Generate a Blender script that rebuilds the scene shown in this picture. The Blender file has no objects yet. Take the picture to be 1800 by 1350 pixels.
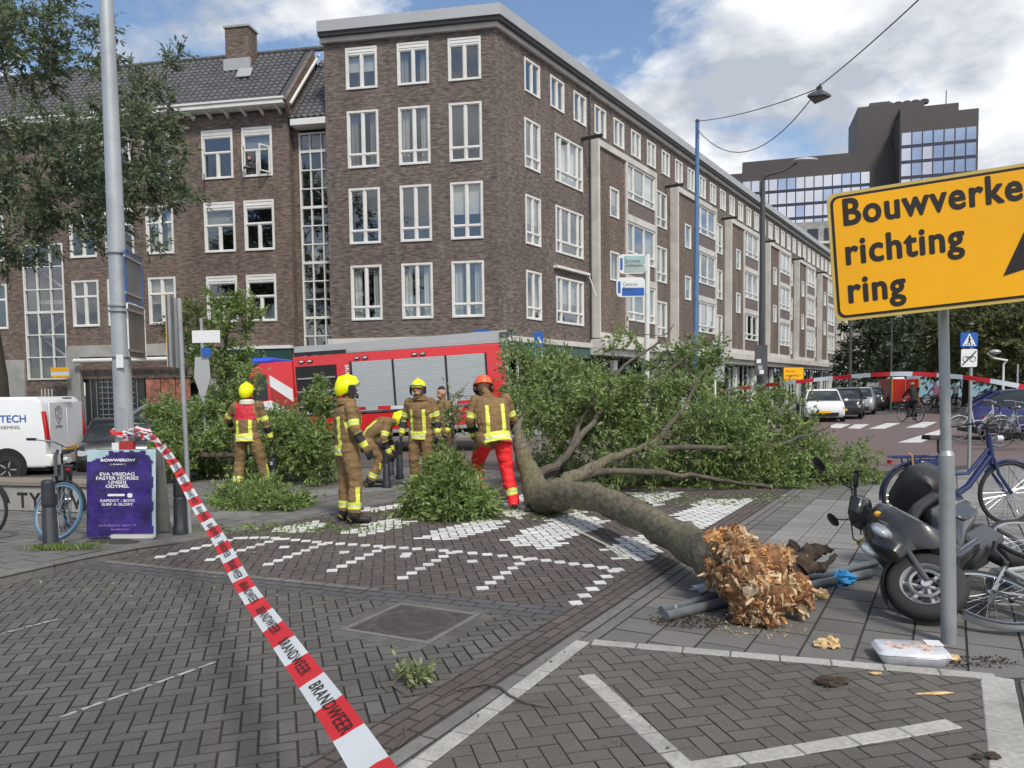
import bpy, bmesh, math, random
import numpy as np
from mathutils import Vector, Matrix, noise, Euler
R = math.radians
rng = random.Random(7)
nr = np.random.RandomState(5)
S = bpy.context.scene
COL = S.collection

# ------------------------------------------------------------------ camera
FPX, EYE = 1352.0, 1.65
PITCH, ROLL = math.atan(4.2e-5 * FPX), 0.0129
PCX, PCY = 900.0, 684 + FPX * math.tan(PITCH)
_f = Vector((0, math.cos(PITCH), -math.sin(PITCH)))
_u0 = Vector((0, math.sin(PITCH), math.cos(PITCH)))
_r0 = Vector((1, 0, 0))
_r = _r0 * math.cos(ROLL) - _u0 * math.sin(ROLL)
_u = _u0 * math.cos(ROLL) + _r0 * math.sin(ROLL)
cd = bpy.data.cameras.new('camera'); cam = bpy.data.objects.new('camera', cd); COL.objects.link(cam)
cd.sensor_fit = 'HORIZONTAL'; cd.sensor_width = 36; cd.lens = FPX / 1800 * 36
cd.shift_y = (PCY - 675) / 1800
cd.clip_start = 0.05; cd.clip_end = 3000
m = Matrix(((_r.x, _u.x, -_f.x, 0), (_r.y, _u.y, -_f.y, 0), (_r.z, _u.z, -_f.z, EYE), (0, 0, 0, 1)))
cam.matrix_world = m
S.camera = cam

SKYLOC = (7.7, 1.3, 1.6)
# ------------------------------------------------------------------ light
SUN_EL, SUN_AZ = 50.0, 158.0     # azimuth measured clockwise from +Y (north)
w = bpy.data.worlds.new('World'); S.world = w; w.use_nodes = True
nt = w.node_tree; nt.nodes.clear(); N = nt.nodes.new; L = nt.links.new
out = N('ShaderNodeOutputWorld'); bg = N('ShaderNodeBackground'); bg.inputs[1].default_value = 0.11
sky = N('ShaderNodeTexSky'); sky.sky_type = 'NISHITA'; sky.sun_disc = False
sky.sun_elevation = R(SUN_EL); sky.sun_rotation = R(SUN_AZ); sky.air_density = 1.0; sky.dust_density = 0.6; sky.ozone_density = 1.6
tc = N('ShaderNodeTexCoord'); sep = N('ShaderNodeSeparateXYZ'); L(tc.outputs['Generated'], sep.inputs[0])
# project the view direction on a flat cloud layer
zz = N('ShaderNodeMath'); zz.operation = 'MAXIMUM'; L(sep.outputs[2], zz.inputs[0]); zz.inputs[1].default_value = 0.0
za = N('ShaderNodeMath'); za.operation = 'ADD'; L(zz.outputs[0], za.inputs[0]); za.inputs[1].default_value = 0.34
dv = N('ShaderNodeVectorMath'); dv.operation = 'DIVIDE'; cb = N('ShaderNodeCombineXYZ')
for i in range(3): L(za.outputs[0], cb.inputs[i])
L(tc.outputs['Generated'], dv.inputs[0]); L(cb.outputs[0], dv.inputs[1])
mp = N('ShaderNodeMapping'); L(dv.outputs[0], mp.inputs[0]); mp.inputs['Location'].default_value = SKYLOC
n1 = N('ShaderNodeTexNoise'); n1.inputs['Scale'].default_value = 1.9; n1.inputs['Detail'].default_value = 9; n1.inputs['Roughness'].default_value = 0.58
n1.inputs['Distortion'].default_value = 0.25
L(mp.outputs[0], n1.inputs['Vector'])
# more cloud low down and to the east
e1 = N('ShaderNodeMath'); e1.operation = 'MULTIPLY_ADD'; L(sep.outputs[0], e1.inputs[0]); e1.inputs[1].default_value = 0.08; e1.inputs[2].default_value = 0.062
e2 = N('ShaderNodeMath'); e2.operation = 'ADD'; L(n1.outputs['Fac'], e2.inputs[0]); L(e1.outputs[0], e2.inputs[1])
e3 = N('ShaderNodeMath'); e3.operation = 'MULTIPLY_ADD'; L(sep.outputs[2], e3.inputs[0]); e3.inputs[1].default_value = -0.06; L(e2.outputs[0], e3.inputs[2])
cr = N('ShaderNodeValToRGB'); cr.color_ramp.elements[0].position = 0.485; cr.color_ramp.elements[1].position = 0.565
L(e3.outputs[0], cr.inputs[0])
n2 = N('ShaderNodeTexNoise'); n2.inputs['Scale'].default_value = 3.6; n2.inputs['Detail'].default_value = 7; n2.inputs['Roughness'].default_value = 0.55
mp2 = N('ShaderNodeMapping'); L(dv.outputs[0], mp2.inputs[0]); mp2.inputs['Location'].default_value = (7.1, 4.2, 1.0); L(mp2.outputs[0], n2.inputs['Vector'])
cc = N('ShaderNodeValToRGB')
cc.color_ramp.elements[0].position = 0.40; cc.color_ramp.elements[0].color = (3.2, 3.5, 4.0, 1)
cc.color_ramp.elements[1].position = 0.58; cc.color_ramp.elements[1].color = (6.6, 6.7, 6.8, 1)
L(n2.outputs['Fac'], cc.inputs[0])
mx = N('ShaderNodeMix'); mx.data_type = 'RGBA'; L(cr.outputs[0], mx.inputs[0]); L(sky.outputs[0], mx.inputs[6]); L(cc.outputs[0], mx.inputs[7])
L(mx.outputs[2], bg.inputs[0]); L(bg.outputs[0], out.inputs[0])
sd = bpy.data.lights.new('sun', 'SUN'); sun = bpy.data.objects.new('sun', sd); COL.objects.link(sun)
sd.energy = 2.2; sd.angle = R(11); sd.color = (1.0, 0.93, 0.83)
_d = Vector((math.sin(R(SUN_AZ)) * math.cos(R(SUN_EL)), math.cos(R(SUN_AZ)) * math.cos(R(SUN_EL)), math.sin(R(SUN_EL))))
sun.rotation_euler = (-_d).to_track_quat('-Z', 'Y').to_euler(); sun.location = (0, 0, 40)
vs = S.view_settings; vs.view_transform = 'Standard'; vs.look = 'None'; vs.gamma = 1; vs.use_curve_mapping = False
vs.exposure = 0.55

# ------------------------------------------------------------------ helpers
def ray(px, py): return _f * FPX + _r * (px - PCX) - _u * (py - PCY)
def G(px, py, z=0.0):
    """point of the ground plane seen at photo pixel (px, py)"""
    d = ray(px, py); t = (z - EYE) / d.z
    return Vector((d.x * t, d.y * t, z))
def at(px, py, dist):
    """point at photo pixel (px, py), dist metres ahead"""
    d = ray(px, py); t = dist / d.y
    return Vector((d.x * t, d.y * t, EYE + d.z * t))

def tag(o, label=None, cat=None, group=None, kind=None):
    if label: o['label'] = label
    if cat: o['category'] = cat
    if group: o['group'] = group
    if kind: o['kind'] = kind
    return o
def thing(name, label, cat, loc=(0, 0, 0), rz=0.0, group=None, rot=None):
    o = bpy.data.objects.new(name, None); COL.objects.link(o); o.location = loc
    o.rotation_euler = rot if rot else (0, 0, rz); o.empty_display_size = 0.2
    return tag(o, label, cat, group)
def link(name, me, parent=None, loc=(0, 0, 0), rot=(0, 0, 0), sc=None):
    o = bpy.data.objects.new(name, me); COL.objects.link(o); o.parent = parent
    o.location = loc; o.rotation_euler = rot
    if sc: o.scale = sc
    return o
def kids(o): return [c for c in bpy.data.objects if c.parent == o]
def copy_tree(o, parent=None):
    c = o.copy(); COL.objects.link(c); c.parent = parent
    for ch in list(o.children): copy_tree(ch, c)
    return c

class MB:
    def __init__(s): s.v = []; s.f = []; s.mi = []; s.M = Matrix(); s.m = 0
    def add(s, vs_, fs):
        b = len(s.v); M_ = s.M
        s.v += [tuple(M_ @ Vector(p)) for p in vs_]
        s.f += [tuple(i + b for i in q) for q in fs]; s.mi += [s.m] * len(fs); return s
    def box(s, a, b):
        x0, y0, z0 = a; x1, y1, z1 = b
        if x0 > x1: x0, x1 = x1, x0
        if y0 > y1: y0, y1 = y1, y0
        if z0 > z1: z0, z1 = z1, z0
        return s.add([(x0, y0, z0), (x1, y0, z0), (x1, y1, z0), (x0, y1, z0), (x0, y0, z1), (x1, y0, z1), (x1, y1, z1), (x0, y1, z1)],
              [(0, 3, 2, 1), (4, 5, 6, 7), (0, 1, 5, 4), (1, 2, 6, 5), (2, 3, 7, 6), (3, 0, 4, 7)])
    def cbox(s, c, d): return s.box([c[i] - d[i] / 2 for i in range(3)], [c[i] + d[i] / 2 for i in range(3)])
    def prism(s, poly, t0, t1, ax='z'):
        n = len(poly)
        def P(p, t): return (p[0], p[1], t) if ax == 'z' else ((p[0], t, p[1]) if ax == 'y' else (t, p[0], p[1]))
        vs_ = [P(p, t0) for p in poly] + [P(p, t1) for p in poly]
        return s.add(vs_, [tuple(range(n - 1, -1, -1)), tuple(range(n, 2 * n))] + [(i, (i + 1) % n, n + (i + 1) % n, n + i) for i in range(n)])
    def tube(s, pts, r, n=8, cap=True, closed=False):
        pts = [Vector(p) for p in pts]; k = len(pts); rs = r if hasattr(r, '__len__') else [r] * k
        up = None; vs_ = []
        for i, p in enumerate(pts):
            if closed: t = (pts[(i + 1) % k] - pts[i - 1])
            else: t = (pts[min(i + 1, k - 1)] - pts[max(i - 1, 0)])
            if t.length < 1e-9: t = Vector((0, 0, 1))
            t.normalize()
            if up is None: up = Vector((0, 0, 1)) if abs(t.z) < .9 else Vector((1, 0, 0))
            a = up - t * up.dot(t)
            if a.length < 1e-6: a = t.orthogonal()
            a.normalize(); up = a; b = t.cross(a)
            for j in range(n):
                q = 2 * math.pi * j / n; vs_.append(p + (a * math.cos(q) + b * math.sin(q)) * rs[i])
        fs = []
        for i in range(k if closed else k - 1):
            i2 = (i + 1) % k
            for j in range(n):
                fs.append((i * n + j, i * n + (j + 1) % n, i2 * n + (j + 1) % n, i2 * n + j))
        if cap and not closed: fs += [tuple(range(n - 1, -1, -1)), tuple((k - 1) * n + j for j in range(n))]
        return s.add(vs_, fs)
    def lathe(s, prof, n=20, ax='z', ring=False):
        if ring: prof = list(prof) + [prof[0]]
        k = len(prof); vs_ = []
        for (r, h) in prof:
            for j in range(n):
                q = 2 * math.pi * j / n; a, b = r * math.cos(q), r * math.sin(q)
                vs_.append((a, b, h) if ax == 'z' else ((a, h, b) if ax == 'y' else (h, a, b)))
        fs = [(i * n + j, i * n + (j + 1) % n, (i + 1) * n + (j + 1) % n, (i + 1) * n + j) for i in range(k - 1) for j in range(n)]
        if ring: return s.add(vs_[:-n], [tuple(i % ((k - 1) * n) for i in f) for f in fs])
        if prof[0][0] > 1e-6: fs.append(tuple(range(n - 1, -1, -1)))
        if prof[-1][0] > 1e-6: fs.append(tuple((k - 1) * n + j for j in range(n)))
        return s.add(vs_, fs)
    def ball(s, c, r, n=12, k=8):
        r = r if hasattr(r, '__len__') else (r, r, r); vs_ = [(c[0], c[1], c[2] - r[2])]
        for i in range(1, k):
            a = math.pi * i / k
            for j in range(n):
                q = 2 * math.pi * j / n
                vs_.append((c[0] + r[0] * math.sin(a) * math.cos(q), c[1] + r[1] * math.sin(a) * math.sin(q), c[2] - r[2] * math.cos(a)))
        vs_.append((c[0], c[1], c[2] + r[2])); fs = [(0, 1 + (j + 1) % n, 1 + j) for j in range(n)]
        for i in range(k - 2):
            for j in range(n):
                a = 1 + i * n; fs.append((a + j, a + (j + 1) % n, a + n + (j + 1) % n, a + n + j))
        e = len(vs_) - 1; a = 1 + (k - 2) * n
        fs += [(a + j, a + (j + 1) % n, e) for j in range(n)]
        return s.add(vs_, fs)
    def capsule(s, p0, p1, r0, r1, n=10):
        s.tube([p0, p1], [r0, r1], n); s.ball(p0, r0, n, 8); s.ball(p1, r1, n, 8); return s
    def loft(s, rings, cap=True):
        n = len(rings[0]); vs_ = [p for q in rings for p in q]
        fs = [(i * n + j, i * n + (j + 1) % n, (i + 1) * n + (j + 1) % n, (i + 1) * n + j) for i in range(len(rings) - 1) for j in range(n)]
        if cap: fs += [tuple(range(n - 1, -1, -1)), tuple((len(rings) - 1) * n + j for j in range(n))]
        return s.add(vs_, fs)
    def mesh(s, name, mats, bevel=0, smooth=40, seg=1):
        me = bpy.data.meshes.new(name); me.from_pydata(s.v, [], s.f)
        ml = mats if isinstance(mats, (list, tuple)) else [mats]
        for m_ in ml: me.materials.append(m_)
        if any(s.mi): me.polygons.foreach_set('material_index', s.mi)
        bm = bmesh.new(); bm.from_mesh(me)
        bmesh.ops.recalc_face_normals(bm, faces=bm.faces)
        if bevel:
            es = [e for e in bm.edges if len(e.link_faces) == 2 and e.calc_face_angle(0) > R(35)]
            bmesh.ops.bevel(bm, geom=es, offset=bevel, segments=seg, profile=0.6, affect='EDGES', clamp_overlap=True)
        bm.to_mesh(me); bm.free()
        if smooth:
            me.shade_smooth(); me.set_sharp_from_angle(angle=R(smooth))
        return me
    def build(s, name, mats, parent=None, bevel=0, smooth=40, loc=(0, 0, 0), rot=(0, 0, 0), seg=1, **kw):
        return tag(link(name, s.mesh(name, mats, bevel, smooth, seg), parent, loc, rot), **kw)

def rrect(w_, h_, r, n=5, cx=0, cy=0):
    P = []
    for (x, y, a0) in ((w_ / 2 - r, h_ / 2 - r, 0), (-w_ / 2 + r, h_ / 2 - r, 90), (-w_ / 2 + r, -h_ / 2 + r, 180), (w_ / 2 - r, -h_ / 2 + r, 270)):
        for i in range(n + 1):
            a = R(a0 + 90 * i / n); P.append((cx + x + r * math.cos(a), cy + y + r * math.sin(a)))
    return P
def grid_lines(w_, h_): pass
def npmesh(name, verts, quads, mat_, tone=None, smooth=False):
    """fast mesh of quads from arrays"""
    me = bpy.data.meshes.new(name); nv, nq = len(verts), len(quads)
    me.vertices.add(nv); me.vertices.foreach_set('co', np.asarray(verts, dtype=np.float32).ravel())
    k = quads.shape[1]
    me.loops.add(nq * k); me.loops.foreach_set('vertex_index', quads.astype(np.int32).ravel())
    me.polygons.add(nq); me.polygons.foreach_set('loop_start', np.arange(0, nq * k, k, dtype=np.int32))
    me.materials.append(mat_)
    if tone is not None:
        at_ = me.attributes.new('tone', 'FLOAT', 'FACE'); at_.data.foreach_set('value', np.asarray(tone, dtype=np.float32))
    me.update(calc_edges=True); me.validate()
    if smooth: me.shade_smooth()
    return me

_fontcache = {}
def text_mesh(txt, size, mat_, bold=0.0, depth=0.002, align='LEFT', sx=1.0, spacing=1.0, shear=0.0, fat=0):
    c = bpy.data.curves.new('lettering', 'FONT'); c.body = txt; c.size = size; c.offset = bold; c.extrude = depth
    c.align_x = align; c.space_character = spacing; c.shear = shear; c.resolution_u = 3
    o = bpy.data.objects.new('lettering', c); COL.objects.link(o)
    dg = bpy.context.evaluated_depsgraph_get(); me = bpy.data.meshes.new_from_object(o.evaluated_get(dg))
    bpy.data.objects.remove(o); bpy.data.curves.remove(c)
    me.materials.clear(); me.materials.append(mat_)
    if sx != 1:
        for v in me.vertices: v.co.x *= sx
    if fat:
        n = len(me.vertices); vs_ = [tuple(v.co) for v in me.vertices]; fs = [tuple(p.vertices) for p in me.polygons]; V, F = [], []
        for i in range(8):
            a = i * math.pi / 4; dx, dy = fat * math.cos(a), fat * math.sin(a); V += [(x + dx, y + dy, z + i * 2e-5) for x, y, z in vs_]; F += [tuple(q + n * i for q in f) for f in fs]
        me = bpy.data.meshes.new('lettering'); me.from_pydata(V, [], F); me.materials.append(mat_)
    return me
def text(txt, size, mat_, parent, loc, rot, **kw):
    """lettering that lies in local x/z facing -y when rot=(90,0,rz)"""
    return link('lettering', text_mesh(txt, size, mat_, **kw), parent, loc, rot)

# ------------------------------------------------------------------ materials
def hexc(r, g, b): return (r, g, b, 1)
def pm(name, col, rough=.6, metal=0., var=.12, scale=4., bump=0., bscale=40., spec=.5, coat=0., tone=None, dirt=None, emit=None, stretch=None, transl=0., obj=True, trans=0.):
    m_ = bpy.data.materials.new(name); m_.use_nodes = True; n = m_.node_tree.nodes; l = m_.node_tree.links
    b = n['Principled BSDF']; b.inputs['Roughness'].default_value = rough; b.inputs['Metallic'].default_value = metal
    b.inputs['Specular IOR Level'].default_value = spec
    if coat: b.inputs['Coat Weight'].default_value = coat; b.inputs['Coat Roughness'].default_value = .08
    if trans: b.inputs['Transmission Weight'].default_value = trans
    tcn = n.new('ShaderNodeTexCoord'); src = tcn.outputs['Object']
    if stretch:
        mpn = n.new('ShaderNodeMapping'); l.new(src, mpn.inputs[0]); mpn.inputs['Scale'].default_value = stretch; src = mpn.outputs[0]
    base = None
    if tone:   # tone: second colour mixed by the per-piece value
        a = n.new('ShaderNodeAttribute'); a.attribute_name = 'tone'; oi = n.new('ShaderNodeObjectInfo')
        ad = n.new('ShaderNodeMath'); ad.operation = 'ADD'; l.new(a.outputs['Fac'], ad.inputs[0]); l.new(oi.outputs['Random'], ad.inputs[1])
        fr = n.new('ShaderNodeMath'); fr.operation = 'FRACT'; l.new(ad.outputs[0], fr.inputs[0])
        mt = n.new('ShaderNodeMix'); mt.data_type = 'RGBA'; l.new(fr.outputs[0], mt.inputs[0])
        mt.inputs[6].default_value = (*col[:3], 1); mt.inputs[7].default_value = (*tone[:3], 1); base = mt.outputs[2]
    nz = n.new('ShaderNodeTexNoise'); nz.inputs['Scale'].default_value = scale; nz.inputs['Detail'].default_value = 6; nz.inputs['Roughness'].default_value = .6
    l.new(src, nz.inputs['Vector'])
    mr = n.new('ShaderNodeMapRange'); mr.inputs[1].default_value = .3; mr.inputs[2].default_value = .7
    mr.inputs[3].default_value = 1 - var; mr.inputs[4].default_value = 1 + var; l.new(nz.outputs['Fac'], mr.inputs[0])
    hv = n.new('ShaderNodeVectorMath'); hv.operation = 'SCALE'
    if base: l.new(base, hv.inputs[0])
    else: hv.inputs[0].default_value = col[:3]
    l.new(mr.outputs[0], hv.inputs['Scale']); o = hv.outputs[0]
    if dirt:   # (colour, amount, scale)
        nd = n.new('ShaderNodeTexNoise'); nd.inputs['Scale'].default_value = dirt[2]; nd.inputs['Detail'].default_value = 8; nd.inputs['Roughness'].default_value = .65
        geo = n.new('ShaderNodeNewGeometry'); l.new(geo.outputs['Position'], nd.inputs['Vector'])
        rd = n.new('ShaderNodeMapRange'); rd.inputs[1].default_value = .45; rd.inputs[2].default_value = .72; rd.inputs[3].default_value = 0; rd.inputs[4].default_value = dirt[1]
        l.new(nd.outputs['Fac'], rd.inputs[0]); md = n.new('ShaderNodeMix'); md.data_type = 'RGBA'
        l.new(rd.outputs[0], md.inputs[0]); l.new(o, md.inputs[6]); md.inputs[7].default_value = (*dirt[0][:3], 1); o = md.outputs[2]
    l.new(o, b.inputs['Base Color'])
    if bump:
        nb = n.new('ShaderNodeTexNoise'); nb.inputs['Scale'].default_value = bscale; nb.inputs['Detail'].default_value = 5; l.new(src, nb.inputs['Vector'])
        bp = n.new('ShaderNodeBump'); bp.inputs['Strength'].default_value = min(1, bump); bp.inputs['Distance'].default_value = .01
        l.new(nb.outputs['Fac'], bp.inputs['Height']); l.new(bp.outputs[0], b.inputs['Normal'])
    if emit: b.inputs['Emission Color'].default_value = (*emit[0], 1); b.inputs['Emission Strength'].default_value = emit[1]
    if transl:
        tr = n.new('ShaderNodeBsdfTranslucent'); l.new(o, tr.inputs[0]); ms = n.new('ShaderNodeMixShader'); ms.inputs[0].default_value = transl
        l.new(b.outputs[0], ms.inputs[1]); l.new(tr.outputs[0], ms.inputs[2]); l.new(ms.outputs[0], n['Material Output'].inputs[0])
    return m_

def brick_mat(name, c1, c2, mortar, sc=1.0, bw=.22, bh=.065):
    m_ = bpy.data.materials.new(name); m_.use_nodes = True; n = m_.node_tree.nodes; l = m_.node_tree.links
    b = n['Principled BSDF']; b.inputs['Roughness'].default_value = .85
    tcn = n.new('ShaderNodeTexCoord'); sp = n.new('ShaderNodeSeparateXYZ'); l.new(tcn.outputs['Object'], sp.inputs[0])
    ad = n.new('ShaderNodeMath'); ad.operation = 'ADD'; l.new(sp.outputs[0], ad.inputs[0]); l.new(sp.outputs[1], ad.inputs[1])
    cbn = n.new('ShaderNodeCombineXYZ'); l.new(ad.outputs[0], cbn.inputs[0]); l.new(sp.outputs[2], cbn.inputs[1])
    br = n.new('ShaderNodeTexBrick'); br.inputs['Scale'].default_value = sc; br.inputs['Brick Width'].default_value = bw; br.inputs['Row Height'].default_value = bh
    br.inputs['Mortar Size'].default_value = .007; br.inputs['Mortar Smooth'].default_value = .3; br.inputs['Bias'].default_value = 0
    br.inputs['Color1'].default_value = (*c1, 1); br.inputs['Color2'].default_value = (*c2, 1); br.inputs['Mortar'].default_value = (*mortar, 1)
    l.new(cbn.outputs[0], br.inputs['Vector'])
    nz = n.new('ShaderNodeTexNoise'); nz.inputs['Scale'].default_value = .8; nz.inputs['Detail'].default_value = 9; nz.inputs['Roughness'].default_value = .7
    ms_ = n.new('ShaderNodeMapping'); ms_.inputs['Scale'].default_value = (1, 1, .3); l.new(tcn.outputs['Object'], ms_.inputs[0]); l.new(ms_.outputs[0], nz.inputs['Vector'])
    mr = n.new('ShaderNodeMapRange'); mr.inputs[1].default_value = .3; mr.inputs[2].default_value = .7; mr.inputs[3].default_value = .72; mr.inputs[4].default_value = 1.28
    l.new(nz.outputs['Fac'], mr.inputs[0])
    # per-brick speckle: cells stretched to the size of a brick
    vm = n.new('ShaderNodeMapping'); vm.inputs['Scale'].default_value = (1 / bw, 1 / bh, 1); l.new(cbn.outputs[0], vm.inputs[0])
    vo = n.new('ShaderNodeTexNoise'); vo.inputs['Scale'].default_value = .9; vo.inputs['Detail'].default_value = 2; l.new(vm.outputs[0], vo.inputs['Vector'])
    mv = n.new('ShaderNodeMapRange'); mv.inputs[1].default_value = .3; mv.inputs[2].default_value = .7; mv.inputs[3].default_value = .6; mv.inputs[4].default_value = 1.45
    l.new(vo.outputs['Fac'], mv.inputs[0])
    mm = n.new('ShaderNodeMath'); mm.operation = 'MULTIPLY'; l.new(mr.outputs[0], mm.inputs[0]); l.new(mv.outputs[0], mm.inputs[1])
    sv = n.new('ShaderNodeVectorMath'); sv.operation = 'SCALE'; l.new(br.outputs['Color'], sv.inputs[0]); l.new(mm.outputs[0], sv.inputs['Scale'])
    l.new(sv.outputs[0], b.inputs['Base Color'])
    bp = n.new('ShaderNodeBump'); bp.inputs['Strength'].default_value = .6; bp.inputs['Distance'].default_value = .008; bp.invert = True
    l.new(br.outputs['Fac'], bp.inputs['Height']); l.new(bp.outputs[0], b.inputs['Normal'])
    return m_
def glass_mat(name, tint=(.9, .95, .95), base=.10, edge=.9, rough=.01):
    m_ = bpy.data.materials.new(name); m_.use_nodes = True; n = m_.node_tree.nodes; l = m_.node_tree.links
    n.remove(n['Principled BSDF']); t = n.new('ShaderNodeBsdfTransparent'); t.inputs[0].default_value = (*tint, 1)
    g = n.new('ShaderNodeBsdfGlossy'); g.inputs['Roughness'].default_value = rough; g.inputs[0].default_value = (.92, .96, 1, 1)
    lw = n.new('ShaderNodeLayerWeight'); lw.inputs[0].default_value = .5
    pw = n.new('ShaderNodeMath'); pw.operation = 'POWER'; l.new(lw.outputs['Facing'], pw.inputs[0]); pw.inputs[1].default_value = 2.2
    mr = n.new('ShaderNodeMapRange'); mr.inputs[3].default_value = base; mr.inputs[4].default_value = edge; l.new(pw.outputs[0], mr.inputs[0])
    ms = n.new('ShaderNodeMixShader'); l.new(mr.outputs[0], ms.inputs[0]); l.new(t.outputs[0], ms.inputs[1]); l.new(g.outputs[0], ms.inputs[2])
    # slightly wavy old panes
    nz = n.new('ShaderNodeTexNoise'); nz.inputs['Scale'].default_value = 1.1; bp = n.new('ShaderNodeBump'); bp.inputs['Strength'].default_value = .05; bp.inputs['Distance'].default_value = .02
    l.new(nz.outputs['Fac'], bp.inputs['Height']); l.new(bp.outputs[0], g.inputs['Normal'])
    l.new(ms.outputs[0], n['Material Output'].inputs[0]); return m_

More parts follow.
